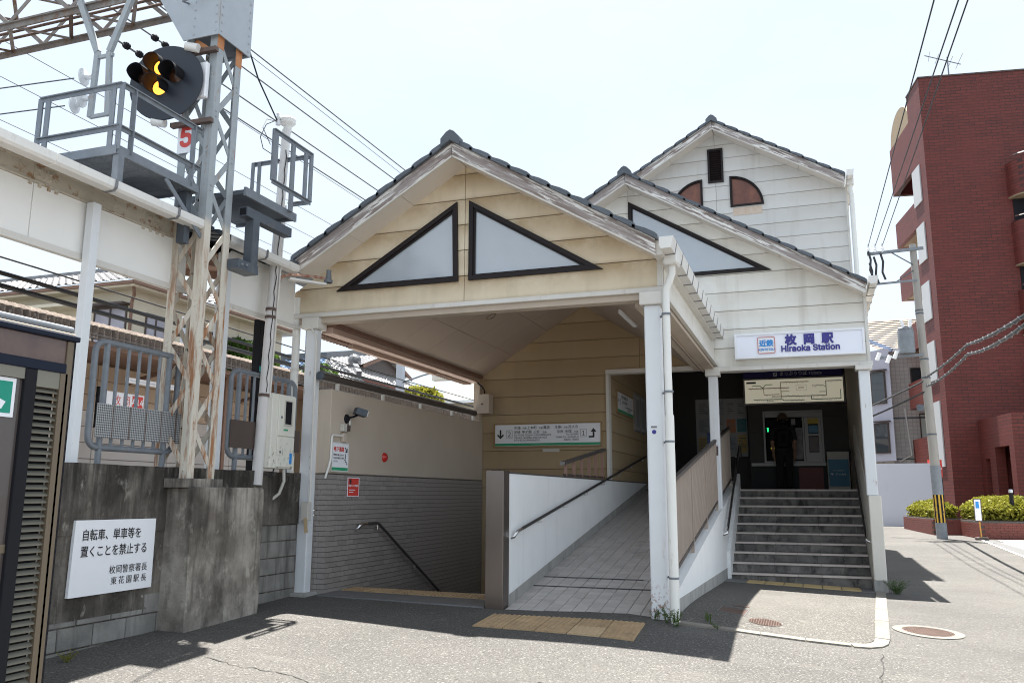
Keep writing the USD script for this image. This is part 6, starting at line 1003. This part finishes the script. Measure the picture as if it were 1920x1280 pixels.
for i, (x, z, r, lab) in enumerate(((-9.5, 4.02, .03, 'upper thick black cable crossing in front of the cream house'), (-9.5, 3.86, .034, 'lower thick black cable crossing in front of the cream house'), (-9.5, 4.22, .012, 'thin black cable above the two thick ones'))): wire(lab, [(-9.5, -3, z + .1), (-9.5, 8, z), (-9.5, 16, z - .12), (-9.5, 24, z - .12), (-9.5, 45, z - .1)], r, m_wire, name='trackside_cable')
for k, (x, z) in enumerate(((-10.6, 4.25), (-11.2, 4.4), (-10.9, 3.95), (-11.8, 4.1))): wire('thin trackside wire below the thick black cables', [(x, -3, z), (x, 45, z - .1)], .008, m_wire, 'thin trackside wires', 'trackside_wire', .1)

# ------------------------------------------------------------------ sign over the entrance
SS = thing('station_sign', 'white station name light box with navy lettering over the entrance stairs', 'sign', (-.1, 15.0, 3.6))
part(SS, 'light_box', Mb().box(-1.11, .925, 14.95, 15.095, 3.665, 4.035, .004), mat('light_box_white', (.70, .72, .79), .3, emis=((.8, .85, 1.0), .03)))
part(SS, 'frame', Mb().poly(sbox(-1.145, 3.63, .96, 4.07).difference(sbox(-1.108, 3.667, .923, 4.033)), 'y', 14.935, 15.095), m_wh)
q = lambda x, z: (x, 14.95, z)
text(SS, '枚', q(-.315, 3.855), XR, ZU, .185, m_nblue, bold=5, align='l', thick=.012); text(SS, '岡', q(-.02, 3.855), XR, ZU, .185, m_nblue, bold=5, thick=.012); text(SS, '駅', q(.275, 3.855), XR, ZU, .185, m_nblue, bold=5, thick=.012); text(SS, 'Hiraoka Station', q(-.385, 3.725), XR, ZU, .132, m_nblue, 'lat', 4, thick=.012)
lg = sbox(-.76, 3.705, -.47, 3.995).buffer(-.03).buffer(.03); part(SS, 'logo_border', Mb().poly(lg.difference(lg.buffer(-.01)), 'y', 14.932, 14.949), m_bord); part(SS, 'logo_field', Mb().poly(lg.buffer(-.0105), 'y', 14.938, 14.949), m_wh)
text(SS, '近鉄', (-.615, 14.938, 3.84), XR, ZU, .118, m_lblue, bold=4, align='c', thick=.003); text(SS, 'KINTETSU', (-.615, 14.938, 3.755), XR, ZU, .052, m_lblue, 'lat', 3, 'c', thick=.003)

# ------------------------------------------------------------------ covers and weeds on the forecourt
def disc(par, name, c, r, m, dz, n=40, r0=0):
    a = np.linspace(0, 2 * math.pi, n, endpoint=False); o = Polygon([(c[0] + r * math.cos(t), c[1] + r * math.sin(t)) for t in a])
    if r0: o = o.difference(Polygon([(c[0] + r0 * math.cos(t), c[1] + r0 * math.sin(t)) for t in a]))
    return part(par, name, drapebox(o, dz, -.03), m)
mh = thing('manhole_cover', 'large round iron manhole cover in a pale concrete ring on the road', 'manhole cover', (1.11, 10.64, -.17)); disc(mh, 'ring', (1.11, 10.64), .36, m_kerb, .010, r0=.262); disc(mh, 'lid', (1.11, 10.64), .26, m_iron, .006); st_ = Mb()
for k in range(-9, 10):
    for j in range(-9, 10):
        x, y = k * .026, j * .026
        if x * x + y * y < .24 ** 2 and (k + j) % 2 == 0: z = g1(1.11 + x, 10.64 + y); st_.box(1.11 + x - .009, 1.11 + x + .009, 10.64 + y - .009, 10.64 + y + .009, z + .004, z + .0095)
part(mh, 'studs', st_, m_iron, kind='stuff')
ih = thing('manhole_cover', 'round rusty iron lid on the forecourt at the shadow edge', 'manhole cover', (-.57, 9.98, -.07)); disc(ih, 'lid', (-.57, 9.98), .175, m_iron, .011); st_ = Mb()
for k in range(-6, 7):
    for j in range(-6, 7):
        x, y = k * .026, j * .026
        if x * x + y * y < .16 ** 2: z = g1(-.57 + x, 9.98 + y); st_.box(-.57 + x - .008, -.57 + x + .008, 9.98 + y - .008, 9.98 + y + .008, z + .008, z + .015)
part(ih, 'studs', st_, m_iron, kind='stuff')
sqc = thing('valve_cover', 'square dark iron cover in the shade of the forecourt', 'valve cover', (-.95, 10.45, -.03)); P4 = [(-1.12, 10.27), (-.80, 10.17), (-.78, 10.62), (-1.10, 10.70)]; part(sqc, 'lid', drapebox(Polygon(P4).buffer(-.012), .010, -.03), m_iron); part(sqc, 'frame', drapebox(Polygon(P4).difference(Polygon(P4).buffer(-.008)), .012, -.03), m_drain)
solo('valve_cover', 'small oblong iron cover behind the square one', 'valve cover', drapebox(sbox(-.98, 10.86, -.80, 10.98), .010, -.03), m_iron)
def weed(label, x, y, h, n, seed, spread=.5, m=None):
    g = np.random.default_rng(seed); z = g1(x, y); t = thing('weed', label, 'weed', (x, y, z)); V, F, S, k = [], [], Mb(), 0
    for i in range(n):
        a = g.random() * 6.28; l = h * (.5 + .6 * g.random()); out = spread * l * (.4 + .8 * g.random()); b = np.array([x + g.normal() * h * .12, y + g.normal() * h * .12, z]); tip = b + np.array([math.cos(a) * out, math.sin(a) * out, l])
        S.tube([b, (b + tip) / 2 + (0, 0, l * .1), tip], .002, 4)
        for s in np.linspace(.35, 1, 6):
            p = b + (tip - b) * s; d = g.normal(size=3); d[2] = abs(d[2]) * .4; d = nz(d); w = nz(np.cross(d, g.normal(size=3))); L_ = h * .16 * (.7 + .6 * g.random()); V += [p, p + d * L_ * .5 + w * L_ * .2, p + d * L_, p + d * L_ * .5 - w * L_ * .2]; F += [[k, k + 1, k + 2], [k, k + 2, k + 3]]; k += 4
    part(t, 'stems', S, m or m_leaf); part(t, 'leaves', (np.array(V), np.array(F)), m or m_leaf)
weed('green weed at the foot of the white downpipe', -1.42, 9.22, .16, 18, 1); weed('small upright weed on the forecourt beside the downpipe', -1.12, 9.55, .14, 9, 2, .3); weed('low weed at the rusty foot of the front column', -1.66, 9.36, .12, 12, 3); weed('bushy weed at the foot of the right end pillar', 1.14, 14.8, .2, 40, 4, .9); weed('small weed on the road edge behind the end pillar', 1.12, 17.5, .14, 8, 5, .8); weed('dry weed at the base of the concrete wall', -5.95, 5.75, .10, 14, 6, 1.2, m_leafy); weed('flat weed in the kerb joint before the shadow edge', -1.02, 9.36, .06, 10, 7, 1.4); weed('weed beside the column foot and the kerb start', -1.52, 9.30, .16, 12, 8, .8)

# ------------------------------------------------------------------ the right background
UP = thing('utility_pole', 'leaning concrete utility pole with transformer and yellow black band in front of the brick building', 'utility pole', (3.7, 29.6, 0))
pb0, pb1 = np.array([3.70, 29.6, -.05]), np.array([3.55, 29.6, 9.45]); on = lambda z: pb0 + (pb1 - pb0) * (z - pb0[2]) / (pb1[2] - pb0[2])
part(UP, 'pole', Mb().tube([pb0, pb1], [.155, .105], 18), mat('pole_concrete', (.27, .258, .238), .85, mott=(2, .5, (.26, .25, .23)), dirt=[((5, 5, .6), .6, .8, (.18, .17, .155), .5)]), smooth=30)
part(UP, 'grey_sleeve', Mb().tube([on(.0), on(.5)], .16, 18), m_galv, smooth=30); part(UP, 'grey_sleeve', Mb().tube([on(1.35), on(2.25)], .157, 18), m_galv, smooth=30); part(UP, 'yellow_band', Mb().tube([on(.5), on(1.35)], .1575, 18), mat('band_yellow', (.55, .34, .04), .6), smooth=30)
for k in range(9): a = k * 2 * math.pi / 9 + .2; part(UP, 'black_stripe', Mb().bar(on(.5) + (.157 * math.cos(a), .157 * math.sin(a), 0), on(1.35) + (.157 * math.cos(a), .157 * math.sin(a), 0), .055, .006, (math.cos(a), math.sin(a), 0)), m_black)
for z in (1.0, .8, 3.2, 5.0, 5.6, 7.1, 7.2): part(UP, 'band', Mb().tube([on(z), on(z + .05)], .162 - z * .005, 14), m_galvd)
part(UP, 'cross_arm', Mb().bar((2.15, 29.5, 9.22), (3.85, 29.5, 9.28), .09, .09), m_galv); part(UP, 'cross_arm', Mb().bar((2.35, 29.5, 8.18), (3.6, 29.5, 8.22), .06, .06), m_galv); part(UP, 'stay', Mb().bar((2.9, 29.5, 9.2), (3.5, 29.5, 8.75), .03, .03).bar((2.95, 29.5, 8.2), (3.5, 29.5, 8.55), .03, .03), m_galvd)
for (x, z) in ((2.2, 9.25), (2.4, 9.25), (2.62, 9.25)): part(UP, 'insulator', Mb().lathe([(0, 0), (.05, 0), (.07, .05), (.04, .08), (.06, .13), (.03, .17), (.03, .3), (0, .31)], (x, 29.5, z), n=10), m_porc)
for (x, z) in ((2.18, 9.1), (2.34, 8.9), (2.55, 9.0), (2.2, 8.7)): part(UP, 'dropper', Mb().tube([(x, 29.45, z + .2), (x + .06, 29.4, z - .1), (x + .02, 29.42, z - .45), (x + .1, 29.45, z - .7)], .035, 6), m_wire)
part(UP, 'transformer', Mb().lathe([(0, 0), (.24, 0), (.25, .05), (.25, .72), (.22, .78), (.24, .8), (.20, .86), (0, .88)], (3.12, 29.5, 5.82), n=20), m_galv, smooth=30); part(UP, 'transformer_arm', Mb().bar((2.3, 29.5, 5.72), (3.6, 29.5, 5.76), .1, .08), m_galv); part(UP, 'bushings', Mb().cyl((3.05, 29.4, 6.68), (3.0, 29.4, 6.9), .05, 8).cyl((3.25, 29.4, 6.68), (3.28, 29.4, 6.9), .05, 8), m_porc)
for (x, z) in ((2.2, 5.75), (2.5, 5.65), (2.72, 5.78)): part(UP, 'cut_out', Mb().cyl((x, 29.4, z - .12), (x + .1, 29.4, z + .12), .06, 8), m_porc)
part(UP, 'box', Mb().box(3.25, 3.45, 29.25, 29.4, 3.95, 4.15, .02), m_galvd)
for lab, a, b in (('leftmost of three overhead wires from the pole head to the top of the sky', (2.2, 29.5, 9.5), (1.97, 12, 8.08)), ('middle of three overhead wires from the pole head to the top of the sky', (2.42, 29.5, 9.5), (2.27, 12, 8.02)), ('rightmost of three overhead wires from the pole head to the top of the sky', (2.64, 29.5, 9.5), (2.38, 12, 7.99))): d = np.array(b) - np.array(a); wire(lab, [a, b, np.array(b) + d * 1.2], .012, m_wire)
def bundle(lab, pts, sag):
    P_ = []; 
    for a, b in zip(pts, pts[1:]):
        for t in np.linspace(0, 1, 40): P_.append(np.array(a) + (np.array(b) - np.array(a)) * t + np.array([0, 0, -sag * 4 * t * (1 - t)]))
    P_ = np.array(P_); w = P_.copy(); s = np.arange(len(P_)) * 1.9; w[:, 2] += .035 * np.sin(s); w[:, 0] += .035 * np.cos(s); t_ = thing('cable_bundle', lab, 'cable', P_[0]); part(t_, 'cable', Mb().tube(P_, .028, 6), m_wire); part(t_, 'spiral_hanger', Mb().tube(w, .01, 5), m_wireg)
bundle('upper spiral wrapped cable from the utility pole to the right edge', [(3.62, 29.5, 5.05), (3.3, 20, 4.5), (2.75, 12, 3.62), (2.6, 9, 3.3)], .05); bundle('lower spiral wrapped cable from the utility pole to the right edge', [(3.62, 29.5, 4.75), (3.3, 20, 4.3), (2.75, 12, 3.52), (2.6, 9, 3.2)], .09); bundle('spiral wrapped cable from the utility pole towards the station wall', [(3.6, 29.5, 4.95), (1.85, 30.5, 4.2)], .02); bundle('lower spiral wrapped cable from the utility pole towards the station wall', [(3.6, 29.5, 4.6), (1.85, 30.5, 3.85)], .02)

# the brick apartment building, built in its own turned frame
AP = thing('brick_apartment_building', 'tall red brick apartment building with rounded balconies at the right edge', 'apartment building', (5.32, 38, 0), rot=9)
m_bri = usdkit.material(stage, '/World/Looks/red_brick', {'tc': ('texture_coordinate', {}), 's': ('separate_xyz', {}), 'ad': ('math', {'math_type': 'add'}), 'cb': ('combine_xyz', {}), 'b': ('brick_texture', {'scale': 1.0, 'color1': (.135, .028, .021), 'color2': (.095, .02, .017), 'mortar': (.03, .016, .015), 'mortar_size': .012, 'brick_width': .42, 'row_height': .135, 'bias': -.1}), 'n': ('noise_texture', {'scale': .8, 'detail': 6.0, 'roughness': .7}), 'nr': ('map_range', {'from_min': .38, 'from_max': .66, 'to_max': .75, 'clamp': True}), 'mx': ('mix', {'color2': (.12, .025, .02)}), 'bp': ('bump', {'strength': .5, 'distance': .02, 'invert': True}), 'p': ('principled_bsdf', {'roughness': .6, 'specular_ior_level': .35})},
    [('tc.object', 's.vector'), ('s.x', 'ad.value1'), ('s.y', 'ad.value2'), ('ad.value', 'cb.x'), ('s.z', 'cb.y'), ('cb.vector', 'b.vector'), ('tc.object', 'n.vector'), ('n.fac', 'nr.value'), ('b.color', 'mx.color1'), ('nr.result', 'mx.fac'), ('mx.color', 'p.base_color'), ('b.fac', 'bp.height'), ('bp.normal', 'p.normal')], surface='p.BSDF')
part(AP, 'front_wall', Mb().box(0, 16, 0, 1.9, -.5, 19.2), m_bri); part(AP, 'body', Mb().box(4.4, 16, 1.9, 14, -.5, 19.2), m_bri)
m_tan = mat('soffit_tan', (.26, .20, .13), .8)
part(AP, 'parapet', Mb().box(0, .2, 1.9, 5.2, 15.65, 18.0).box(.2, 1.2, 5.0, 5.2, 15.65, 18.0), m_bri); part(AP, 'curved_roof', Mb().poly([(1.9 + 3.3 * t_, 18.0 + 1.35 * math.sin(math.acos(max(-1, min(1, 2 * t_ - 1))))) for t_ in np.linspace(0, 1, 16)], 'x', .05, 2.2), m_tan)
for k, zt in enumerate((14.22, 11.63, 9.04, 6.45, 3.86)):
    hh = 1.2; part(AP, 'parapet', Mb().box(0, .2, 1.9, 5.2, zt - hh, zt).box(.2, 1.2, 5.0, 5.2, zt - hh, zt), m_bri); part(AP, 'balcony_floor', Mb().box(.2, 1.2, 1.9, 5.0, zt - hh + .02, zt - hh + .17), m_tan)
for k, (za, zb_) in enumerate(((13.9, 15.55), (11.3, 12.95), (8.7, 10.35), (6.1, 7.75), (2.5, 5.2))): part(AP, 'white_screen', Mb().box(-.05, .0 - .002, .75, 1.85, za, zb_), mat('screen_grey', (.42, .43, .44), .5) if k == 0 else '/World/Looks/screen_grey')
for k, z in enumerate((15.0, 12.1, 9.2, 6.3)):
    cx, r = 5.05, 1.95; ar = [(cx + r * math.cos(t_), -.002 - 1.25 * math.sin(t_)) for t_ in np.linspace(math.pi, 0, 24)]; inn = [(cx + (r - .2) * math.cos(t_), -.002 - 1.05 * math.sin(t_)) for t_ in np.linspace(0, math.pi, 24)]
    part(AP, 'balcony_parapet', Mb().poly(ar + inn, 'z', z - 1.45, z + (.35 if k else .0)), m_bri, smooth=30); part(AP, 'balcony_soffit', Mb().poly(ar, 'z', z - 1.5, z - 1.452), m_tan)
    part(AP, 'balcony_rail', Mb().tube([(x, y, z + .55 - (0 if k else .3)) for x, y in ar[2:-2]], .03, 6), m_chrome); part(AP, 'dark_opening', Mb().box(3.25, 6.9, -.03, -.004, z - 2.5, z - 1.52), m_black); part(AP, 'balcony_light', Mb().sph((3.75, -.95, z - .6), .09, 1), m_porc)
part(AP, 'entrance_block', Mb().poly(Polygon([(0, -.5), (0, 0), (-3.3, 0)][:0] or [(-3.4, -.5), (0, -.5), (0, 4.1), (-3.4, 4.1)]).difference(unary_union([sbox(-2.95, -.5, -1.55, 3.15), sbox(-.95, -.5, -.45, 2.75)])), 'x', 1.1, 1.45), m_bri); part(AP, 'entrance_block', Mb().box(1.45, 12, -3.4, -3.05, -.5, 4.1), m_bri); part(AP, 'entrance_roof', Mb().box(1.1, 12, -3.4, 0, 4.1, 4.3), m_bri); part(AP, 'entrance_inner', Mb().box(1.9, 2.0, -3.05, 0, -.5, 4.1), m_bri)
part(AP, 'aerial', Mb().cyl((1.6, 1, 19.2), (1.6, 1, 20.6), .03, 6).bar((.6, .8, 20.65), (2.2, 1.2, 20.3), .03, .03).bar((.7, .4, 20.6), (.9, 1.3, 20.6), .015, .015).bar((1.1, .5, 20.52), (1.2, 1.4, 20.52), .015, .015).bar((1.7, .6, 20.42), (1.8, 1.5, 20.42), .015, .015).bar((2.0, .3, 20.35), (2.15, 1.7, 20.35), .015, .015), m_galv)
part(AP, 'coping', Mb().box(-.03, 16, -.03, 1.9, 19.2, 19.26), m_brd); part(AP, 'rail_spikes', Mb().bar((1.2, .1, 19.26), (12, .1, 19.3), .02, .05), m_brd)
rsg = thing('shop_sign', 'small red and white sign at the corner of the brick building behind the utility pole', 'sign', (4.65, 37.2, 2.2)); part(rsg, 'board', Mb().box(4.35, 4.85, 37.15, 37.25, 2.05, 2.72), m_red); part(rsg, 'white_mark', Mb().poly([(4.42, 2.2), (4.55, 2.2), (4.60, 2.5), (4.48, 2.62), (4.40, 2.45)], 'y', 37.145, 37.15), m_wh); part(rsg, 'print_line', Mb().box(4.66, 4.82, 37.145, 37.15, 2.34, 2.40), m_wh); part(rsg, 'shutter', Mb().box(4.45, 4.85, 37.3, 37.4, .1, 1.95), m_navb)
# planters with clipped hedges
def planter(nm, label, hl, loc, rot, L_, W_, h, hh, m, seed):
    t = thing('brick_planter', label, 'planter', loc, rot=rot); w = Mb()
    for r in range(int(h / .075)):
        z = r * .075; n = int(L_ / .22); 
        for c in range(n): a = c * L_ / n + (.5 * L_ / n if r % 2 else 0); w.box(a + .004, min(a + L_ / n - .004, L_), 0, .1, z, z + .066)
        n = int(W_ / .22)
        for c in range(n): a = c * W_ / n + (.5 * W_ / n if r % 2 else 0); w.box(0, .1, max(a, .101), min(a + W_ / n - .008, W_), z, z + .066)
    part(t, 'bricks', w, mat(f'planter_brick_{seed}', (.15, .036, .026), .7, mott=(4, .6, (.10, .024, .019))), kind='stuff'); part(t, 'core', Mb().box(.012, L_ - .01, .012, W_, -.4, h - .01), m_grout); part(t, 'soil', Mb().box(.1, L_ - .1, .1, W_ - .1, h - .009, h + .02), m_soil)
    hd = thing('hedge', hl, 'hedge', loc, rot=rot); g = np.random.default_rng(seed); n = int(15000 * L_ * W_ / 6); u, v_ = g.random((2, n)); x = .12 + u * (L_ - .24); y = .12 + v_ * (W_ - .24)
    ed = np.minimum(np.minimum(x, L_ - x), np.minimum(y, W_ - y)); top = h + (hh - h) * np.clip(ed / .55, .0, 1) ** .45 * (.86 + .28 * meshkit.fbm(np.stack([x * 1.6, y * 1.6, x * 0], 1), 3, seed)); z = np.where(g.random(n) < .6, top - .06 * g.random(n), h + (top - h) * g.random(n)); p = np.stack([x, y, z], 1) + g.normal(size=(n, 3)) * .02
    a = g.normal(size=(n, 3)); a[:, 2] = abs(a[:, 2]); a /= np.linalg.norm(a, axis=1, keepdims=True); b = np.cross(a, g.normal(size=(n, 3))); b /= np.linalg.norm(b, axis=1, keepdims=True); s_ = .055 * (.6 + .8 * g.random((n, 1))); V = np.stack([p - a * s_, p - b * s_ * .5, p + a * s_, p + b * s_ * .5], 1).reshape(-1, 3); i = np.arange(n)[:, None] * 4; part(hd, 'foliage', (V, np.vstack([i + [0, 1, 2], i + [0, 2, 3]])), m)
    xs, ys = np.meshgrid(np.linspace(.2, L_ - .2, 24), np.linspace(.2, W_ - .2, 12), indexing='ij'); ed = np.minimum(np.minimum(xs, L_ - xs), np.minimum(ys, W_ - ys)); zz = h + (hh - h) * .8 * np.clip(ed / .55, 0, 1) ** .45; id_ = np.arange(xs.size).reshape(xs.shape); f = np.vstack([np.stack([id_[:-1, :-1].ravel(), id_[1:, :-1].ravel(), id_[1:, 1:].ravel()], 1), np.stack([id_[:-1, :-1].ravel(), id_[1:, 1:].ravel(), id_[:-1, 1:].ravel()], 1)]); part(hd, 'inner_mass', (np.stack([xs.ravel(), ys.ravel(), zz.ravel()], 1), f), m_leafd)
planter('p', 'long low brick planter at the right edge of the road', 'broad clipped yellow green hedge in the long brick planter', (4.80, 29.75, -.02), 9, 7, 2.3, .58, 1.28, m_leafy, 5)
planter('p', 'short brick planter behind the utility pole', 'smaller yellow green bush in the short brick planter', (3.68, 31.4, .03), 9, .98, 3.6, .55, 1.15, m_leafy, 6)
bl = thing('bollard_light', 'short black bollard light with silver top among the hedge', 'light', (5.75, 30.3, 1.1)); part(bl, 'post', Mb().cyl((5.80, 30.2, 1.0), (5.80, 30.2, 1.42), .06, 12), m_black, smooth=30); part(bl, 'top', Mb().lathe([(.062, 0), (.064, .06), (.05, .10), (0, .12)], (5.80, 30.2, 1.42)), m_chrome, smooth=30)
mp = thing('marker_post', 'narrow white marker board on an orange post in front of the long planter', 'sign', (4.72, 29.45, 0)); part(mp, 'post', Mb().cyl((4.75, 29.4, 0), (4.72, 29.4, .7), .022, 8), mat('post_orange', (.5, .25, .05), .6)); part(mp, 'board', Mb().box(4.62, 4.80, 29.37, 29.39, .58, 1.22, .01), m_wh); part(mp, 'edge', Mb().poly(sbox(4.605, .565, 4.815, 1.235).difference(sbox(4.62, .58, 4.80, 1.22)), 'y', 29.365, 29.395), m_brd); part(mp, 'print', Mb().box(4.66, 4.75, 29.364, 29.369, .95, 1.15), m_lblue); part(mp, 'base', Mb().box(4.58, 4.92, 29.28, 29.54, -.05, .09, .015), m_brd)
solo('white_wall', 'plain pale lavender wall between the station and the brick building', 'wall', Mb().box(2.0, 4.6, 37.0, 37.2, -.3, 2.58), mat('lavender_wall', (.47, .475, .53), .7, mott=(1, .2, (.42, .425, .48)), dirt=[((3, 3, 1), .6, .8, (.33, .33, .36), .3)]))
# the grey house behind the white wall
GH = thing('grey_tiled_house', 'grey tile clad house with beige roof behind the pale lavender wall', 'house', (3.75, 44, 0))
m_gt = usdkit.material(stage, '/World/Looks/grid_tile', {'geo': ('geometry', {}), 's': ('separate_xyz', {}), 'ad': ('math', {'math_type': 'add'}), 'cb': ('combine_xyz', {}), 'b': ('brick_texture', {'scale': 1.0, 'offset': 0.0, 'color1': (.45, .425, .40), 'color2': (.40, .38, .36), 'mortar': (.27, .255, .245), 'mortar_size': .01, 'brick_width': .19, 'row_height': .19}), 'p': ('principled_bsdf', {'roughness': .5})}, [('geo.position', 's.vector'), ('s.x', 'ad.value1'), ('s.y', 'ad.value2'), ('ad.value', 'cb.x'), ('s.z', 'cb.y'), ('cb.vector', 'b.vector'), ('b.color', 'p.base_color')], surface='p.BSDF')
m_lav = mat('lavender_siding', (.36, .355, .41), .7, dirt=[((.5, .5, 60), .5, .55, (.36, .35, .42), .6)])
part(GH, 'wall', Mb().box(3.72, 9, 44, 52, 0, 8.2), m_gt); part(GH, 'side_bay', Mb().poly([(3.70, 42.6), (3.70, 50), (-1, 50), (-1, 46)], 'z', 2.9, 8.1), m_lav); part(GH, 'side_wall', Mb().poly([(3.70, 43.4), (3.70, 50), (-1, 50), (-1, 46.4)], 'z', 0, 2.9), m_gt)
part(GH, 'gable_end', Mb().poly([(-1, 8.1), (3.70, 8.1), (1.6, 9.6)], 'y', 46, 46.1), m_lav); part(GH, 'barge', Mb().bar((1.4, 44.6, 9.7), (3.95, 43.4, 8.15), .1, .16), mat('barge_blue_grey', (.25, .31, .42), .5))
rs_ = part(GH, 'roof', Mb().quad((3.3, 43.7, 8.25), (9.5, 43.7, 8.25), (9.5, 48, 10.5), (2.0, 48, 10.5)), mat('beige_roof', (.46, .41, .35), .6))
for k in range(16): t_ = k / 16; part(rs_, 'roof_course', Mb().bar((3.3 - 1.3 * t_, 43.68 + 4.3 * t_, 8.27 + 2.25 * t_), (9.5, 43.68 + 4.3 * t_, 8.27 + 2.25 * t_), .05, .05), mat('beige_roof_b', (.36, .32, .28), .6) if not stage.GetPrimAtPath('/World/Looks/beige_roof_b') else '/World/Looks/beige_roof_b')
part(GH, 'eave', Mb().box(3.5, 9.5, 43.65, 43.75, 8.12, 8.25), m_wh); part(GH, 'band', Mb().box(3.71, 9, 43.985, 43.998, 4.92, 5.0), m_galvd); part(GH, 'band', Mb().box(3.71, 9, 43.985, 43.998, 3.0, 3.06), m_galvd)
house_window(GH, 'y', 44, 4.75, 6.1, 5.9, 7.3, m_brd, m_dkglass, 0); house_window(GH, 'y', 44, 5.0, 6.5, 2.55 + 1.1, 4.75 + .35, m_brd, mat('frosted_pane', (.45, .50, .47), .3), 0)
part(GH, 'pipe', Mb().tube([(4.35, 43.95, 5.4), (4.5, 43.95, 3.2), (4.2, 43.95, 3.05), (3.95, 43.95, 2.9)], .035, 6), m_gut)
for (za, zb_) in ((5.6, 7.0), (3.3, 4.6)): w_ = part(GH, 'bay_window', Mb().bar((2.85, 43.1, (za + zb_) / 2), (3.5, 42.72, (za + zb_) / 2), .06, zb_ - za + .1), m_brd); part(w_, 'pane', Mb().bar((2.92, 43.02, (za + zb_) / 2), (3.43, 42.68, (za + zb_) / 2), .04, zb_ - za), m_dkglass); part(w_, 'hood', Mb().bar((2.8, 43.0, zb_ + .12), (3.55, 42.6, zb_ + .12), .3, .05), m_brd)
